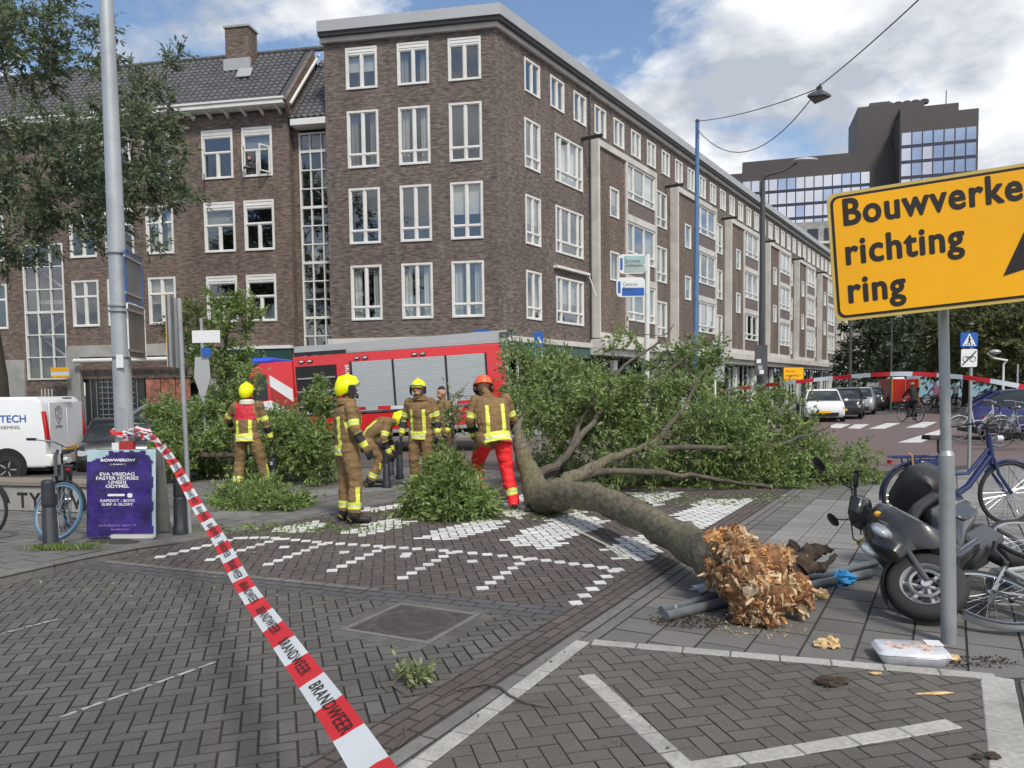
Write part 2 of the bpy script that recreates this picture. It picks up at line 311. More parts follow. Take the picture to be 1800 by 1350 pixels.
M = dict(
 brick=brick_mat('dark_brick', (.178, .136, .116), (.098, .079, .070), (.165, .148, .134)),
 brick2=brick_mat('brown_brick', (.185, .134, .108), (.118, .085, .07), (.165, .143, .124)),
 bricktile=pm('brown_tile_panel', (.13, .098, .088), .5, var=.15, scale=3),
 white=pm('white_paint', (.74, .74, .71), .45, var=.06, scale=2, dirt=((.4, .39, .36), .25, 1.3)),
 cream=pm('cream_concrete', (.60, .58, .54), .8, var=.1, scale=1.5, bump=.2, dirt=((.25, .24, .22), .4, .8)),
 concrete=pm('concrete', (.36, .35, .33), .85, var=.12, scale=2, bump=.3, dirt=((.16, .15, .13), .5, 1.2)),
 zinc=pm('zinc_edge', (.44, .45, .46), .5, .3, var=.06, scale=1),
 glass=glass_mat('window_glass', base=.16),
 glassd=glass_mat('shop_glass', (.6, .65, .65), base=.12),
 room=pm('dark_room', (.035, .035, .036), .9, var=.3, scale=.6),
 curtain=pm('curtain_cloth', (.60, .60, .57), .9, var=.2, scale=9, stretch=(1.6, 1.6, .05), tone=(.24, .22, .20)),
 blind=pm('blind', (.50, .48, .43), .8, var=.1, scale=2, tone=(.2, .18, .16)),
 rtile=pm('slate_roof_tile', (.06, .064, .072), .55, var=.2, scale=8, tone=(.098, .10, .108), dirt=((.13, .12, .10), .35, 1.5)),
 asphalt=pm('asphalt', (.085, .083, .082), .9, var=.15, scale=3, bump=.5, bscale=160, dirt=((.05, .048, .045), .5, .5)),
 purple=pm('red_asphalt', (.15, .108, .102), .9, var=.12, scale=2, bump=.5, bscale=160, dirt=((.11, .085, .082), .6, .4)),
 joint=pm('joint_sand', (.045, .042, .036), .95, var=.25, scale=20, dirt=((.075, .068, .055), .5, 1.1)),
 pgrey=pm('grey_paver', (.104, .099, .092), .88, var=.32, scale=85, bump=.8, bscale=260, tone=(.148, .14, .13), dirt=((.062, .058, .052), .55, .9)),
 pblue=pm('bluegrey_paver', (.088, .09, .096), .85, var=.32, scale=85, bump=.7, bscale=260, tone=(.11, .112, .118), dirt=((.058, .056, .054), .5, .9)),
 pbrown=pm('brown_paver', (.100, .080, .074), .88, var=.32, scale=85, bump=.8, bscale=260, tone=(.140, .114, .104), dirt=((.062, .05, .046), .5, .8)),
 pbay=pm('bay_paver', (.122, .115, .102), .9, var=.32, scale=85, bump=.9, bscale=240, tone=(.162, .146, .13), dirt=((.075, .068, .058), .6, 1.0)),
 ptile=pm('pavement_tile', (.145, .14, .132), .88, var=.22, scale=75, bump=.6, bscale=240, tone=(.19, .182, .172), dirt=((.085, .078, .068), .6, .8)),
 ptilel=pm('light_pavement_tile', (.21, .208, .2), .88, var=.22, scale=75, bump=.5, bscale=200, tone=(.26, .255, .245), dirt=((.13, .12, .11), .5, .6)),
 kerb=pm('kerb_stone', (.155, .15, .14), .88, var=.2, scale=14, bump=.6, bscale=200, tone=(.19, .183, .17), dirt=((.08, .075, .065), .6, .9)),
 pwhite=pm('white_marking_block', (.62, .62, .60), .75, var=.12, scale=22, bump=.5, bscale=240, tone=(.74, .74, .72), dirt=((.33, .31, .28), .55, 2.2)),
 pworn=pm('worn_white_block', (.40, .39, .36), .85, var=.22, scale=30, bump=.8, bscale=240, tone=(.5, .49, .455), dirt=((.2, .19, .17), .7, 2.5)),
 paint=pm('road_paint', (.62, .62, .61), .8, var=.12, scale=8, dirt=((.2, .19, .18), .6, 2.5)),
 iron=pm('cast_iron', (.11, .10, .094), .6, .4, var=.3, scale=12, bump=.4, bscale=60, dirt=((.12, .085, .06), .5, 5)),
 galv=pm('galvanised_steel', (.40, .42, .43), .5, .55, var=.14, scale=5, dirt=((.24, .24, .23), .5, 6), stretch=(1, 1, .25)),
 palu=pm('aluminium_pole', (.42, .455, .48), .5, .35, var=.1, scale=4, dirt=((.26, .27, .27), .5, 3), stretch=(1, 1, .2)),
 bluep=pm('blue_mast_paint', (.10, .19, .36), .5, var=.15, scale=4),
 dkgrey=pm('dark_grey_paint', (.07, .075, .08), .5, var=.12, scale=4),
 signback=pm('sign_back', (.20, .205, .205), .55, .3, var=.15, scale=3, dirt=((.10, .11, .09), .5, 3)),
 sblue=pm('sign_blue', (.02, .11, .42), .35, var=.05), swhite=pm('sign_white', (.75, .76, .77), .35, var=.04),
 syel=pm('sign_orange_yellow', (1.0, .47, .0), .42, var=.05, scale=1.6, dirt=((.72, .33, .01), .4, 1.7)), sedge=pm('sign_rim', (.62, .45, .12), .4, var=.1),
 black=pm('black_plastic', (.018, .018, .02), .5, var=.2), blackm=pm('black_matt', (.014, .013, .014), .8, var=.2),
 rubber=pm('tyre_rubber', (.022, .022, .023), .75, var=.2, scale=30, bump=.3),
 boll=pm('bollard_paint', (.022, .026, .034), .45, var=.2, scale=8, dirt=((.07, .068, .06), .4, 6)),
 red=pm('fire_red', (.62, .018, .022), .3, coat=.6, var=.06, scale=1), redd=pm('dull_red', (.38, .03, .03), .6, var=.15),
 alum=pm('roller_shutter', (.46, .49, .50), .42, .4, var=.06, scale=1.2, stretch=(1, 1, 8)), chrome=pm('bright_metal', (.62, .63, .64), .25, .9, var=.05),
 yellow=pm('hi_vis_yellow', (.68, .92, .01), .35, var=.05), yellow2=pm('helmet_yellow', (.86, .90, .0), .3, var=.04), stripe=pm('reflective_strip', (.72, .80, .10), .5, var=.12, scale=20),
 stripes=pm('silver_strip', (.62, .62, .50), .4, var=.1), khaki=pm('khaki_turnout', (.235, .145, .062), .85, var=.28, scale=7, bump=.7, bscale=18, dirt=((.09, .055, .03), .55, 5)),
 glove=pm('black_glove', (.02, .021, .027), .7, var=.25), boot=pm('black_boot', (.02, .018, .017), .5, var=.3),
 skin=pm('skin', (.50, .27, .19), .55, var=.08), hair=pm('dark_hair', (.02, .014, .01), .7), orange=pm('orange_helmet', (.88, .14, .05), .38, var=.06),
 redtr=pm('red_chainsaw_trousers', (.88, .022, .028), .7, var=.16, scale=10, bump=.5, bscale=18), redyoke=pm('red_yoke', (.50, .02, .035), .7, var=.15),
 wpaint=pm('white_car_paint', (.78, .80, .81), .28, coat=.5, var=.03, scale=1), bpaint=pm('black_car_paint', (.02, .021, .024), .25, coat=.6, var=.1),
 gpaint=pm('silver_car_paint', (.36, .38, .40), .3, .4, coat=.5, var=.05), blpaint=pm('blue_car_paint', (.03, .03, .13), .25, coat=.6, var=.06), rdpaint=pm('red_car_paint', (.5, .03, .02), .3, coat=.5),
 cglass=pm('car_glass', (.03, .035, .04), .12, spec=.5, var=.1), lampred=pm('tail_lamp', (.55, .02, .02), .15, coat=.5), lampw=pm('head_lamp', (.7, .72, .74), .08, .3, coat=.5),
 bark=pm('mossy_bark', (.14, .12, .085), .95, var=.6, scale=20, bump=1, bscale=34, stretch=(1, .45, 1), dirt=((.11, .115, .035), .75, 3.0)),
 bark2=pm('branch_bark', (.095, .078, .062), .9, var=.35, scale=10, bump=.8, bscale=40, dirt=((.2, .175, .12), .5, 2.0)),
 barkd=pm('dark_bark', (.045, .038, .03), .95, var=.35, scale=6, bump=.8, bscale=20),
 root=pm('dark_root', (.055, .038, .026), .95, var=.5, scale=18, bump=1, bscale=50),
 leaf=pm('leaf', (.115, .185, .045), .48, var=.35, scale=2.0, tone=(.26, .36, .11), transl=.34), leaf2=pm('ash_leaf', (.10, .14, .08), .5, var=.3, scale=1.0, tone=(.19, .235, .13), transl=.36),
 leaf3=pm('autumn_leaf', (.05, .07, .022), .55, var=.35, scale=.8, tone=(.14, .14, .05), transl=.22),
 leafd=pm('evergreen_leaf', (.02, .036, .016), .55, var=.3, scale=.8, tone=(.05, .075, .028), transl=.15),
 leafy=pm('pale_leaf', (.16, .20, .07), .5, var=.25, scale=2.5, tone=(.32, .36, .19), transl=.25),
 bikeblue=pm('blue_bike_paint', (.014, .028, .11), .3, coat=.5, var=.08), tyreblue=pm('blue_tyre', (.05, .13, .20), .6, var=.12), saddle=pm('saddle', (.02, .02, .022), .6),
 tan=pm('tan_strap', (.45, .24, .11), .7), scoot=pm('scooter_dark', (.024, .025, .026), .24, coat=.4, var=.12, scale=3, dirt=((.07, .065, .06), .3, 8)), scoot2=pm('scooter_side', (.05, .052, .055), .35, coat=.2, var=.1),
 brown=pm('brown_tape', (.2, .16, .12), .7), plast=pm('clear_plastic', (.55, .56, .6), .2, var=.15, scale=20), bagb=pm('blue_plastic_bag', (.03, .28, .62), .35, var=.25, scale=14, bump=.5, bscale=20),
)
print('materials ok')
# ------------------------------------------------------------------ ground
def clip(poly, region):
    """clip a convex polygon with a convex counter-clockwise region"""
    outp = poly
    n = len(region)
    for i in range(n):
        a, b = region[i], region[(i + 1) % n]; ex, ey = b[0] - a[0], b[1] - a[1]
        inp, outp = outp, []
        if not inp: return []
        for j in range(len(inp)):
            p, q = inp[j], inp[(j + 1) % len(inp)]
            dp = ex * (p[1] - a[1]) - ey * (p[0] - a[0]); dq = ex * (q[1] - a[1]) - ey * (q[0] - a[0])
            if dp >= 0: outp.append(p)
            if (dp >= 0) != (dq >= 0):
                t = dp / (dp - dq); outp.append((p[0] + t * (q[0] - p[0]), p[1] + t * (q[1] - p[1])))
    return outp
def parea(p): return .5 * sum(p[i][0] * p[(i + 1) % len(p)][1] - p[(i + 1) % len(p)][0] * p[i][1] for i in range(len(p)))
def ccw(p): return p if parea(p) > 0 else p[::-1]
def herring(W):
    def gen(x0, y0, x1, y1):
        k = 0; o_ = []
        i0, i1 = int(y0 / W) - 5, int(y1 / W) + 5
        for i in range(i0, i1):
            k0, k1 = int((x0 / W - i) / 4) - 2, int((x1 / W - i) / 4) + 2
            for k in range(k0, k1):
                X, Y = (i + 4 * k) * W, i * W
                o_.append((X, Y, 2 * W, W)); o_.append((X, Y + W, W, 2 * W))
        return o_
    return gen
def runbond(Lx, W, off=.5):
    def gen(x0, y0, x1, y1):
        o_ = []
        for j in range(int(y0 / W) - 1, int(y1 / W) + 2):
            for i in range(int(x0 / Lx) - 2, int(x1 / Lx) + 2):
                o_.append((i * Lx + (off * Lx if j % 2 else 0), j * W, Lx, W))
        return o_
    return gen
def pave(region, gen, ang, mat_, parent, name, origin=(0, 0), gap=.004, zf=None, nind=300, zt=0.0, jit=.0012, matfn=None, th=.03, ch=.004, wobble=True):
    region = ccw([tuple(p[:2]) for p in region]); ca, sa = math.cos(ang), math.sin(ang)
    def loc(p): x, y = p[0] - origin[0], p[1] - origin[1]; return (x * ca + y * sa, -x * sa + y * ca)
    def wor(x, y): return (origin[0] + x * ca - y * sa, origin[1] + x * sa + y * ca)
    lr = [loc(p) for p in region]; xs = [p[0] for p in lr]; ys = [p[1] for p in lr]
    pieces = []
    for (x, y, w_, h_) in gen(min(xs), min(ys), max(xs), max(ys)):
        if x > max(xs) or x + w_ < min(xs) or y > max(ys) or y + h_ < min(ys): continue
        q = [(x + gap, y + gap), (x + w_ - gap, y + gap), (x + w_ - gap, y + h_ - gap), (x + gap, y + h_ - gap)]
        c = clip(q, lr)
        if len(c) < 3 or parea(c) < 2e-4: continue
        full = parea(c) > .999 * parea(q)
        cx, cy = wor(x + w_ / 2, y + h_ / 2)
        pieces.append((math.hypot(cx, cy), full, (x, y, w_, h_), c, cx, cy))
    # the ones that show largest: nearest and inside the picture
    def vis(cx, cy):
        return cy > 2.9 and abs(cx / cy) < .72
    pieces.sort(key=lambda p: p[0]); ind = 0; cache = {}
    groups = {}
    for (d, full, (x, y, w_, h_), c, cx, cy) in pieces:
        mm = matfn(cx, cy) if matfn else None
        mm = mm or mat_
        z = zt + (zf(cx, cy) if zf else 0) + rng.uniform(-jit, jit)
        ha, hb = rng.uniform(-.006, .006), rng.uniform(-.006, .006)
        if full and ind < nind and vis(cx, cy) and not zf:
            key = (round(w_, 3), round(h_, 3), mm.name)
            if key not in cache:
                b = MB(); a_, b_ = w_ / 2 - gap, h_ / 2 - gap
                b.add([(-a_, -b_, -th), (a_, -b_, -th), (a_, b_, -th), (-a_, b_, -th), (-a_, -b_, -ch), (a_, -b_, -ch), (a_, b_, -ch), (-a_, b_, -ch),
                       (-a_ + ch, -b_ + ch, 0), (a_ - ch, -b_ + ch, 0), (a_ - ch, b_ - ch, 0), (-a_ + ch, b_ - ch, 0)],
                      [(0, 1, 5, 4), (1, 2, 6, 5), (2, 3, 7, 6), (3, 0, 4, 7), (4, 5, 9, 8), (5, 6, 10, 9), (6, 7, 11, 10), (7, 4, 8, 11), (8, 9, 10, 11)])
                cache[key] = b.mesh(name, [mm, M['joint']], smooth=0); cache[key].polygons.foreach_set('material_index', [1] * 8 + [0])
            o = link(name, cache[key], parent, (cx, cy, z), (ha, hb, ang + rng.uniform(-.006, .006))); ind += 1
        else:
            g_ = groups.setdefault(mm.name, (mm, [], [], [], []))
            b0 = len(g_[1]); n = len(c); mx_ = sum(p[0] for p in c) / n; my_ = sum(p[1] for p in c) / n
            ws = [wor(*p) for p in c]; wi = []
            for p in c:
                dx, dy = mx_ - p[0], my_ - p[1]; q = max(1e-6, math.hypot(dx, dy)); wi.append(wor(p[0] + dx / q * ch * 1.3, p[1] + dy / q * ch * 1.3))
            def zz_(p): return (zt + zf(*p) if zf else z) + (p[0] - cx) * ha * (1 if not zf else 0) + (p[1] - cy) * hb * (1 if not zf else 0)
            g_[1].extend([(p[0], p[1], zz_(p) - th) for p in ws] + [(p[0], p[1], zz_(p) - ch) for p in ws] + [(p[0], p[1], zz_(p)) for p in wi])
            t = rng.random()
            for i in range(n):
                j = (i + 1) % n
                g_[2].append((b0 + i, b0 + j, b0 + n + j, b0 + n + i)); g_[2].append((b0 + n + i, b0 + n + j, b0 + 2 * n + j, b0 + 2 * n + i)); g_[3].extend([t, t]); g_[4].extend([1, 1])
            g_[2].append(tuple(b0 + 2 * n + i for i in range(n))); g_[3].append(t); g_[4].append(0)
    for nm, (mm, vs_, fs, ts, ks) in groups.items():
        me = bpy.data.meshes.new(name + '_field'); me.from_pydata(vs_, [], fs); me.materials.append(mm); me.materials.append(M['joint']); me.polygons.foreach_set('material_index', ks)
        a_ = me.attributes.new('tone', 'FLOAT', 'FACE'); a_.data.foreach_set('value', ts)
        tag(link(name + '_field', me, parent), kind='stuff')
def sheet(name, poly, z, mat_, zf=None, parent=None):
    b = MB(); b.add([(p[0], p[1], z + (zf(p[0], p[1]) if zf else 0)) for p in ccw([tuple(q[:2]) for q in poly])], [tuple(range(len(poly)))])
    o = b.build(name, mat_, parent, smooth=0); return tag(o, kind='structure') if not parent else o

def band(p0, p1, t0, t1):
    """strip to the right of the line p0 -> p1 between offsets t0 and t1 (metres)"""
    d = Vector((p1[0] - p0[0], p1[1] - p0[1])).normalized(); n_ = Vector((d.y, -d.x))
    P0, P1 = Vector(p0[:2]), Vector(p1[:2])
    return [tuple(P0 + n_ * t0), tuple(P1 + n_ * t0), tuple(P1 + n_ * t1), tuple(P0 + n_ * t1)]

g = MB(); g.add([(-900, -300, -.06), (900, -300, -.06), (900, 1500, -.06), (-900, 1500, -.06)], [(0, 1, 2, 3)])
g.build('ground', M['asphalt'], smooth=0, kind='structure')

# main lines of the street
KA = R(60.3); KD = Vector((math.cos(KA), math.sin(KA)))         # direction of the right-hand kerb
K0 = Vector(G(1100, 1052)[:2])                                   # on the joint between brown strip and kerb stone
def kp(s, t):                                                    # s along the kerb, t to its right
    return (K0.x + KD.x * s + KD.y * t, K0.y + KD.y * s - KD.x * t)
LK0, LK1 = Vector(G(0, 1030)[:2]), Vector(G(361, 945)[:2])       # left kerb
ld = (LK1 - LK0).normalized(); LKn = LK0 - ld * 5.5
LA = math.atan2(ld.y, ld.x)
H0, H1 = Vector(G(240, 990)[:2]), Vector(G(654, 1033)[:2]); H2 = Vector(G(850, 1085)[:2])
S_END = 8.3
# carriageway of grey herringbone bricks
hd = (H1 - H0).normalized(); hA = math.atan2(hd.y, hd.x)
hn = Vector((hd.y, -hd.x)) * 1.0                                 # towards the camera
BS = .27                                                         # width of the brown strip
def isect(p, d, q, e):
    """where the line p + t d meets q + u e"""
    den = d[0] * e[1] - d[1] * e[0]; t = ((q[0] - p[0]) * e[1] - (q[1] - p[1]) * e[0]) / den
    return Vector((p[0] + d[0] * t, p[1] + d[1] * t))
Hs = isect(H0, hd, LK1, ld); He = isect(H0, hd, kp(0, -BS), KD)
Ns = isect(H0 + hn * .34, hd, LK1, ld); Ne = isect(H0 + hn * .34, hd, kp(0, -BS), KD)
Ms = isect(H0 + hn * .10, hd, LK1, ld)
PB = Vector((.55, 14.9))                                         # far end of the left edge of the crossing
q0, q1 = kp(-6.5, -BS), kp(-1.0, -BS)
road = sheet('road', [tuple(LKn - Vector((.3, 0))), tuple(q0), tuple(He), tuple(Hs)], -.014, M['joint'])
near = [tuple(LKn), tuple(q0), tuple(Ne), tuple(Ns)]
pave(near, herring(.088), R(17), M['pgrey'], road, 'brick', origin=(-2, 4), nind=300, gap=.003, ch=.004)
pave([tuple(Ns), tuple(Ne), tuple(He), tuple(Hs)], runbond(.206, .103), hA, M['pblue'], road, 'dark_brick', origin=tuple(Hs), nind=60)
pave([tuple(Ms), tuple(H1 + hn * .10 + hd * .1), tuple(H1 + hd * .1), tuple(Hs)], runbond(.22, .10, 0), hA, M['ptile'], road, 'light_brick', origin=tuple(Hs), nind=40, zt=.003)

# raised crossing of brown bricks
cross = sheet('raised_crossing', [tuple(Hs), tuple(He), kp(-6.5, -BS), kp(-6.5, 0), kp(9.4, 0), (2.4, 15.1), tuple(PB), tuple(LK1)], -.0095, M['joint'])
def inpoly(p, poly):
    c = False; n = len(poly)
    for i in range(n):
        a, b = poly[i], poly[i - 1]
        if (a[1] > p[1]) != (b[1] > p[1]) and p[0] < (b[0] - a[0]) * (p[1] - a[1]) / (b[1] - a[1]) + a[0]: c = not c
    return c
teeth_px = [[(475, 933), (545, 914), (575, 922), (532, 937)], [(592, 937), (687, 910), (728, 918), (651, 943)],
            [(722, 945), (801, 925), (862, 910), (900, 918), (794, 952)], [(875, 952), (1010, 896), (1074, 917), (960, 966)],
            [(1050, 966), (1101, 943), (1135, 937), (1168, 970), (1151, 984), (1097, 984)], [(1184, 907), (1235, 878), (1340, 876), (1278, 917), (1235, 934)],
            [(1105, 866), (1205, 864), (1151, 891)], [(622, 903), (640, 893), (740, 880), (715, 893)], [(880, 880), (925, 868), (945, 885), (915, 915), (880, 905)]]
teeth = [[tuple(G(*p)[:2]) for p in t] for t in teeth_px]
def hump_mat(x, y):
    for t in teeth:
        if inpoly((x, y), t): return M['pwhite']
hA2 = R(-3)
Hb1 = H1 + hd * 2.0
reg = [tuple(Hs), tuple(H1 + hd * .2), (H1.x + .95, H1.y - .72), kp(-1.3, -BS), kp(9.2, -BS), (2.0, 15.0), (-.6, 15.0)]
# split in convex pieces
regA = [tuple(Hs), tuple(He), kp(9.2, -BS), (2.4, 15), tuple(PB), tuple(LK1)]
pave(regA, herring(.103), hA2 + R(12), M['pbrown'], cross, 'brown_brick', origin=(0, 8), nind=300, matfn=hump_mat, gap=.004, th=.03, ch=.0035)
pave([kp(-6.5, -BS), kp(9.3, -BS), kp(9.3, -.02), kp(-6.5, -.02)], runbond(.206, .085), KA, M['pbrown'], cross, 'strip_brick', origin=kp(0, 0), nind=90)

# white block lines of the raised crossing
def block_line(pa, pb, n, parent, size=.1, mat_=None, ang=None, name='white_block', cnt=[0]):
    a, b = Vector(pa[:2]), Vector(pb[:2])
    for i in range(n):
        p = a.lerp(b, i / max(1, n - 1)); s_ = size * rng.uniform(.94, 1.02)
        link(name, SQ, parent, (p.x, p.y, .0045 + rng.uniform(0, .001)), (0, 0, (ang if ang is not None else hA2 + R(12)) + rng.uniform(-.02, .02)), (s_, s_, 1))
b = MB(); b.add([(-.5, -.5, -.02), (.5, -.5, -.02), (.5, .5, -.02), (-.5, .5, -.02), (-.49, -.49, 0), (.49, -.49, 0), (.49, .49, 0), (-.49, .49, 0)],
               [(0, 1, 5, 4), (1, 2, 6, 5), (2, 3, 7, 6), (3, 0, 4, 7), (4, 5, 6, 7)]); SQ = b.mesh('white_block', M['pwhite'], smooth=0)
tails = [((282, 979), (418, 946), 8), ((370, 984), (488, 948), 8), ((472, 992), (566, 957), 7), ((584, 1003), (676, 963), 7), ((708, 1016), (792, 972), 7), ((848, 1034), (924, 984), 7), ((1012, 1060), (1078, 1004), 6)]
for a_, b_, n_ in tails: block_line(G(*a_), G(*b_), n_, cross)
mainpts = [(418, 946), (475, 945), (566, 954), (676, 961), (792, 969), (924, 981), (1100, 1003)]
for i in range(len(mainpts) - 1):
    a_, b_ = G(*mainpts[i]), G(*mainpts[i + 1]); n_ = max(3, int((b_ - a_).length / .145))
    for k in range(n_):
        p = a_.lerp(b_, (k + .5) / n_); link('white_block', SQ, cross, (p.x, p.y, .0052), (0, 0, hA2 + R(12)), (.1, .1, 1))
for px_, py_ in [(500, 962), (605, 971), (712, 978), (830, 987), (715, 974)]:
    p = G(px_, py_); link('white_block', SQ, cross, (p.x, p.y, .0058), (0, 0, hA2 + R(12)), (.1, .1, 1))

# right-hand pavement: kerb stones, tiles, ribbed guide tiles
pav = sheet('pavement', [kp(-8, 0), kp(9.6, 0), tuple(G(1530, 829)[:2]), tuple(G(2300, 775)[:2]), (14, 1.2), (0, 1.2)], -.0085, M['joint'])
pave([kp(-6.5, .0), kp(9.5, .0), kp(9.5, .10), kp(-6.5, .10)], runbond(.9, .10, 0), KA, M['kerb'], pav, 'kerb_stone', origin=kp(0, .1), nind=40, gap=.004)
pave([kp(-6.5, .10), kp(9.5, .10), kp(9.5, .20), kp(-6.5, .20)], runbond(.3, .10, 0), KA, M['ptile'], pav, 'edge_brick', origin=kp(0.1, .2), nind=60)
c0, c1, c2 = G(1025, 1120), G(1752, 1190), G(1790, 1400)          # corners of the loading bay
bA = math.atan2(c1.y - c0.y, c1.x - c0.x)
def off(p, a, d_): return (p[0] + math.cos(a) * d_, p[1] + math.sin(a) * d_)
c2 = Vector((*off(c1, KA + math.pi, 3.4), 0)); c3 = Vector(kp(-6.5, .2))
bayd = Vector((math.cos(bA), math.sin(bA), 0))
# tiles on both sides of the guide strip
tile = runbond(.3, .3, .5)
farR = [tuple(G(1530, 829)[:2]), tuple(G(1800, 811)[:2]), tuple(G(2300, 775)[:2])]
G0, G1 = .5, 1.1          # guide strip between these offsets
pave([kp(2.0, .2), kp(9.3, .2), kp(9.3, G0), kp(2.0, G0)], tile, KA, M['ptile'], pav, 'tile', origin=kp(0, .2), nind=150)
tri = [tuple(c0[:2]), kp(-.9, .2), kp(-.3, G0), kp(-.9, G1)]
pave([tuple((c0 + bayd * .02)[:2]), tuple((c1 + bayd * .05)[:2]), kp(2.0, 7), kp(2.0, .2)], tile, KA, M['ptile'], pav, 'tile', origin=kp(0, .2), nind=150)
pave([kp(2.0, G1), kp(9.45, G1), tuple(G(2100, 790)[:2]), kp(2.0, 7.0)], tile, KA, M['ptilel'], pav, 'tile', origin=kp(0, .2), nind=150)
ex = c1 + bayd * .11
pave([tuple(ex[:2]), off(ex, KA + math.pi, 2.6), (9, 2), kp(2.0, 7)], tile, KA, M['ptile'], pav, 'tile', origin=kp(0, .2), nind=80)
# ribbed guide tiles
rb = MB(); rb.box((-.145, -.145, -.03), (.145, .145, 0))
for k in range(5):
    y = -.12 + .06 * k; rb.prism([(y - .014, 0), (y + .014, 0), (y + .008, .006), (y - .008, .006)], -.14, .14, 'x')
RT = rb.mesh('ribbed_tile', M['ptilel'], smooth=0)
pave([kp(6.2, G0), kp(9.4, G0), kp(9.4, G1), kp(6.2, G1)], tile, KA, M['ptile'], pav, 'tile', origin=kp(0, .2), nind=0)
for i in range(14):
    for j in range(2):
        p = kp(2.15 + i * .3, G0 + .15 + j * .3); link('ribbed_tile', RT, pav, (*p, 0), (0, 0, KA))
# white edge blocks of the bay (worn)
def blocks(pa, pb, Lb, Wb, parent, mat_=None, name='marking_block'):
    a, b_ = Vector(pa[:2]), Vector(pb[:2]); d = b_ - a; n = max(1, round(d.length / Lb)); st = d.length / n; an = math.atan2(d.y, d.x)
    bb = MB(); x, y = st / 2 - .004, Wb / 2
    bb.add([(-x, -y, -.03), (x, -y, -.03), (x, y, -.03), (-x, y, -.03), (-x, -y, -.004), (x, -y, -.004), (x, y, -.004), (-x, y, -.004), (-x + .005, -y + .005, 0), (x - .005, -y + .005, 0), (x - .005, y - .005, 0), (-x + .005, y - .005, 0)],
           [(0, 1, 5, 4), (1, 2, 6, 5), (2, 3, 7, 6), (3, 0, 4, 7), (4, 5, 9, 8), (5, 6, 10, 9), (6, 7, 11, 10), (7, 4, 8, 11), (8, 9, 10, 11)])
    me = bb.mesh(name, mat_ or M['pworn'], smooth=0)
    for i in range(n):
        p = a + d * ((i + .5) / n); link(name, me, parent, (p.x, p.y, .0035 + rng.uniform(0, .0015)), (rng.uniform(-.004, .004), rng.uniform(-.006, .006), an + rng.uniform(-.01, .01)))
bay = sheet('loading_bay', [tuple(c0[:2]), tuple(c1[:2]), tuple(c2[:2]), tuple(c3)], -.0065, M['joint'])
e0 = kp(-1.12, .25)
pave([tuple(c0[:2]), tuple(c1[:2]), tuple(c2[:2]), tuple(c3)], herring(.1), R(14), M['pbay'], bay, 'brick', origin=(1, 4), nind=300, gap=.002, ch=.0025)
pl = G(1025, 1127)
blocks(Vector(kp(-6.5, .26)).to_3d(), pl, .3, .098, bay); blocks(pl + bayd * .06, Vector(c1) + Vector((0.0, .0, 0)), .28, .1, bay)
blocks(Vector((*off(c1, bA, .0), 0)), Vector((*off(c1, KA + math.pi, 2.6), 0)), .2, .16, bay)
blocks(G(1030, 1186), G(1260, 1400), .2, .1, bay); blocks(G(1200, 1352), G(1678, 1272), .3, .1, bay)

# left-hand pavement, kerb drops to the crossing
def zl(x, y):
    t = min(1, max(0, (8.75 - y) / 1.3)); return .085 * t * t * (3 - 2 * t)
ln_ = Vector((-ld.y, ld.x))
def lp(s, t): p = LK1 + ld * s + ln_ * t; return (p.x, p.y)
lpav = tag(MB().build('pavement', M['joint']), kind='structure')
bb = MB()
for i in range(14):
    s0, s1 = -7.5 + i * .6, -7.5 + (i + 1) * .6
    for t0, t1 in ((.0, 1.5), (1.5, 4), (4, 9)):
        P_ = [lp(s0, t0), lp(s1, t0), lp(s1, t1), lp(s0, t1)]; bb.add([(x, y, zl(x, y) - .012) for x, y in P_], [(0, 1, 2, 3)])
bb.add([(x, y, -.012) for x, y in (tuple(LK1), tuple(PB), (-1.5, 16.8), (-14, 16.8), lp(.9, 9), lp(0.9, 4))], [tuple(range(6))])
lpav.data = bb.mesh('pavement', M['joint'], smooth=0)
pave([lp(-7.5, .17), lp(0, .17), lp(0, 6), lp(-7.5, 6)], tile, LA, M['ptile'], lpav, 'tile', origin=lp(0, .17), zf=zl, nind=0)
pave([lp(0, .0), tuple(PB), (-1.5, 16.6), (-9.9, 15.5), lp(0, 6)], tile, LA, M['ptile'], lpav, 'tile', origin=lp(0, .17), nind=250)
# kerb stones with a real face
for i in range(9):
    kb = MB(); s0, s1 = -7.2 + i * .9, -7.2 + i * .9 + .893
    def kz(s): x, y = lp(s, 0); return zl(x, y)
    kb.add([(*lp(s0, 0), -.05), (*lp(s1, 0), -.05), (*lp(s1, .16), -.05), (*lp(s0, .16), -.05), (*lp(s0, .012), kz(s0) + .004), (*lp(s1, .012), kz(s1) + .004), (*lp(s1, .16), kz(s1) + .004), (*lp(s0, .16), kz(s0) + .004)],
           [(0, 1, 5, 4), (1, 2, 6, 5), (2, 3, 7, 6), (3, 0, 4, 7), (4, 5, 6, 7)])
    kb.build('kerb_stone', M['kerb'], lpav, bevel=.008, smooth=30)
# ribbed tiles among the left tiles
for (px_, py_, nx_, ny_) in ((395, 908, 4, 2), (595, 866, 7, 2)):
    p0_ = G(px_, py_)
    for i in range(nx_):
        for j in range(ny_):
            q = Vector((p0_.x, p0_.y)) + Vector((math.cos(.45), math.sin(.45))) * ((i - nx_ / 2) * .3) + Vector((-math.sin(.45), math.cos(.45))) * (j * .3)
            link('ribbed_tile', RT, lpav, (q.x, q.y, .004), (0, 0, .45 + math.pi / 2))

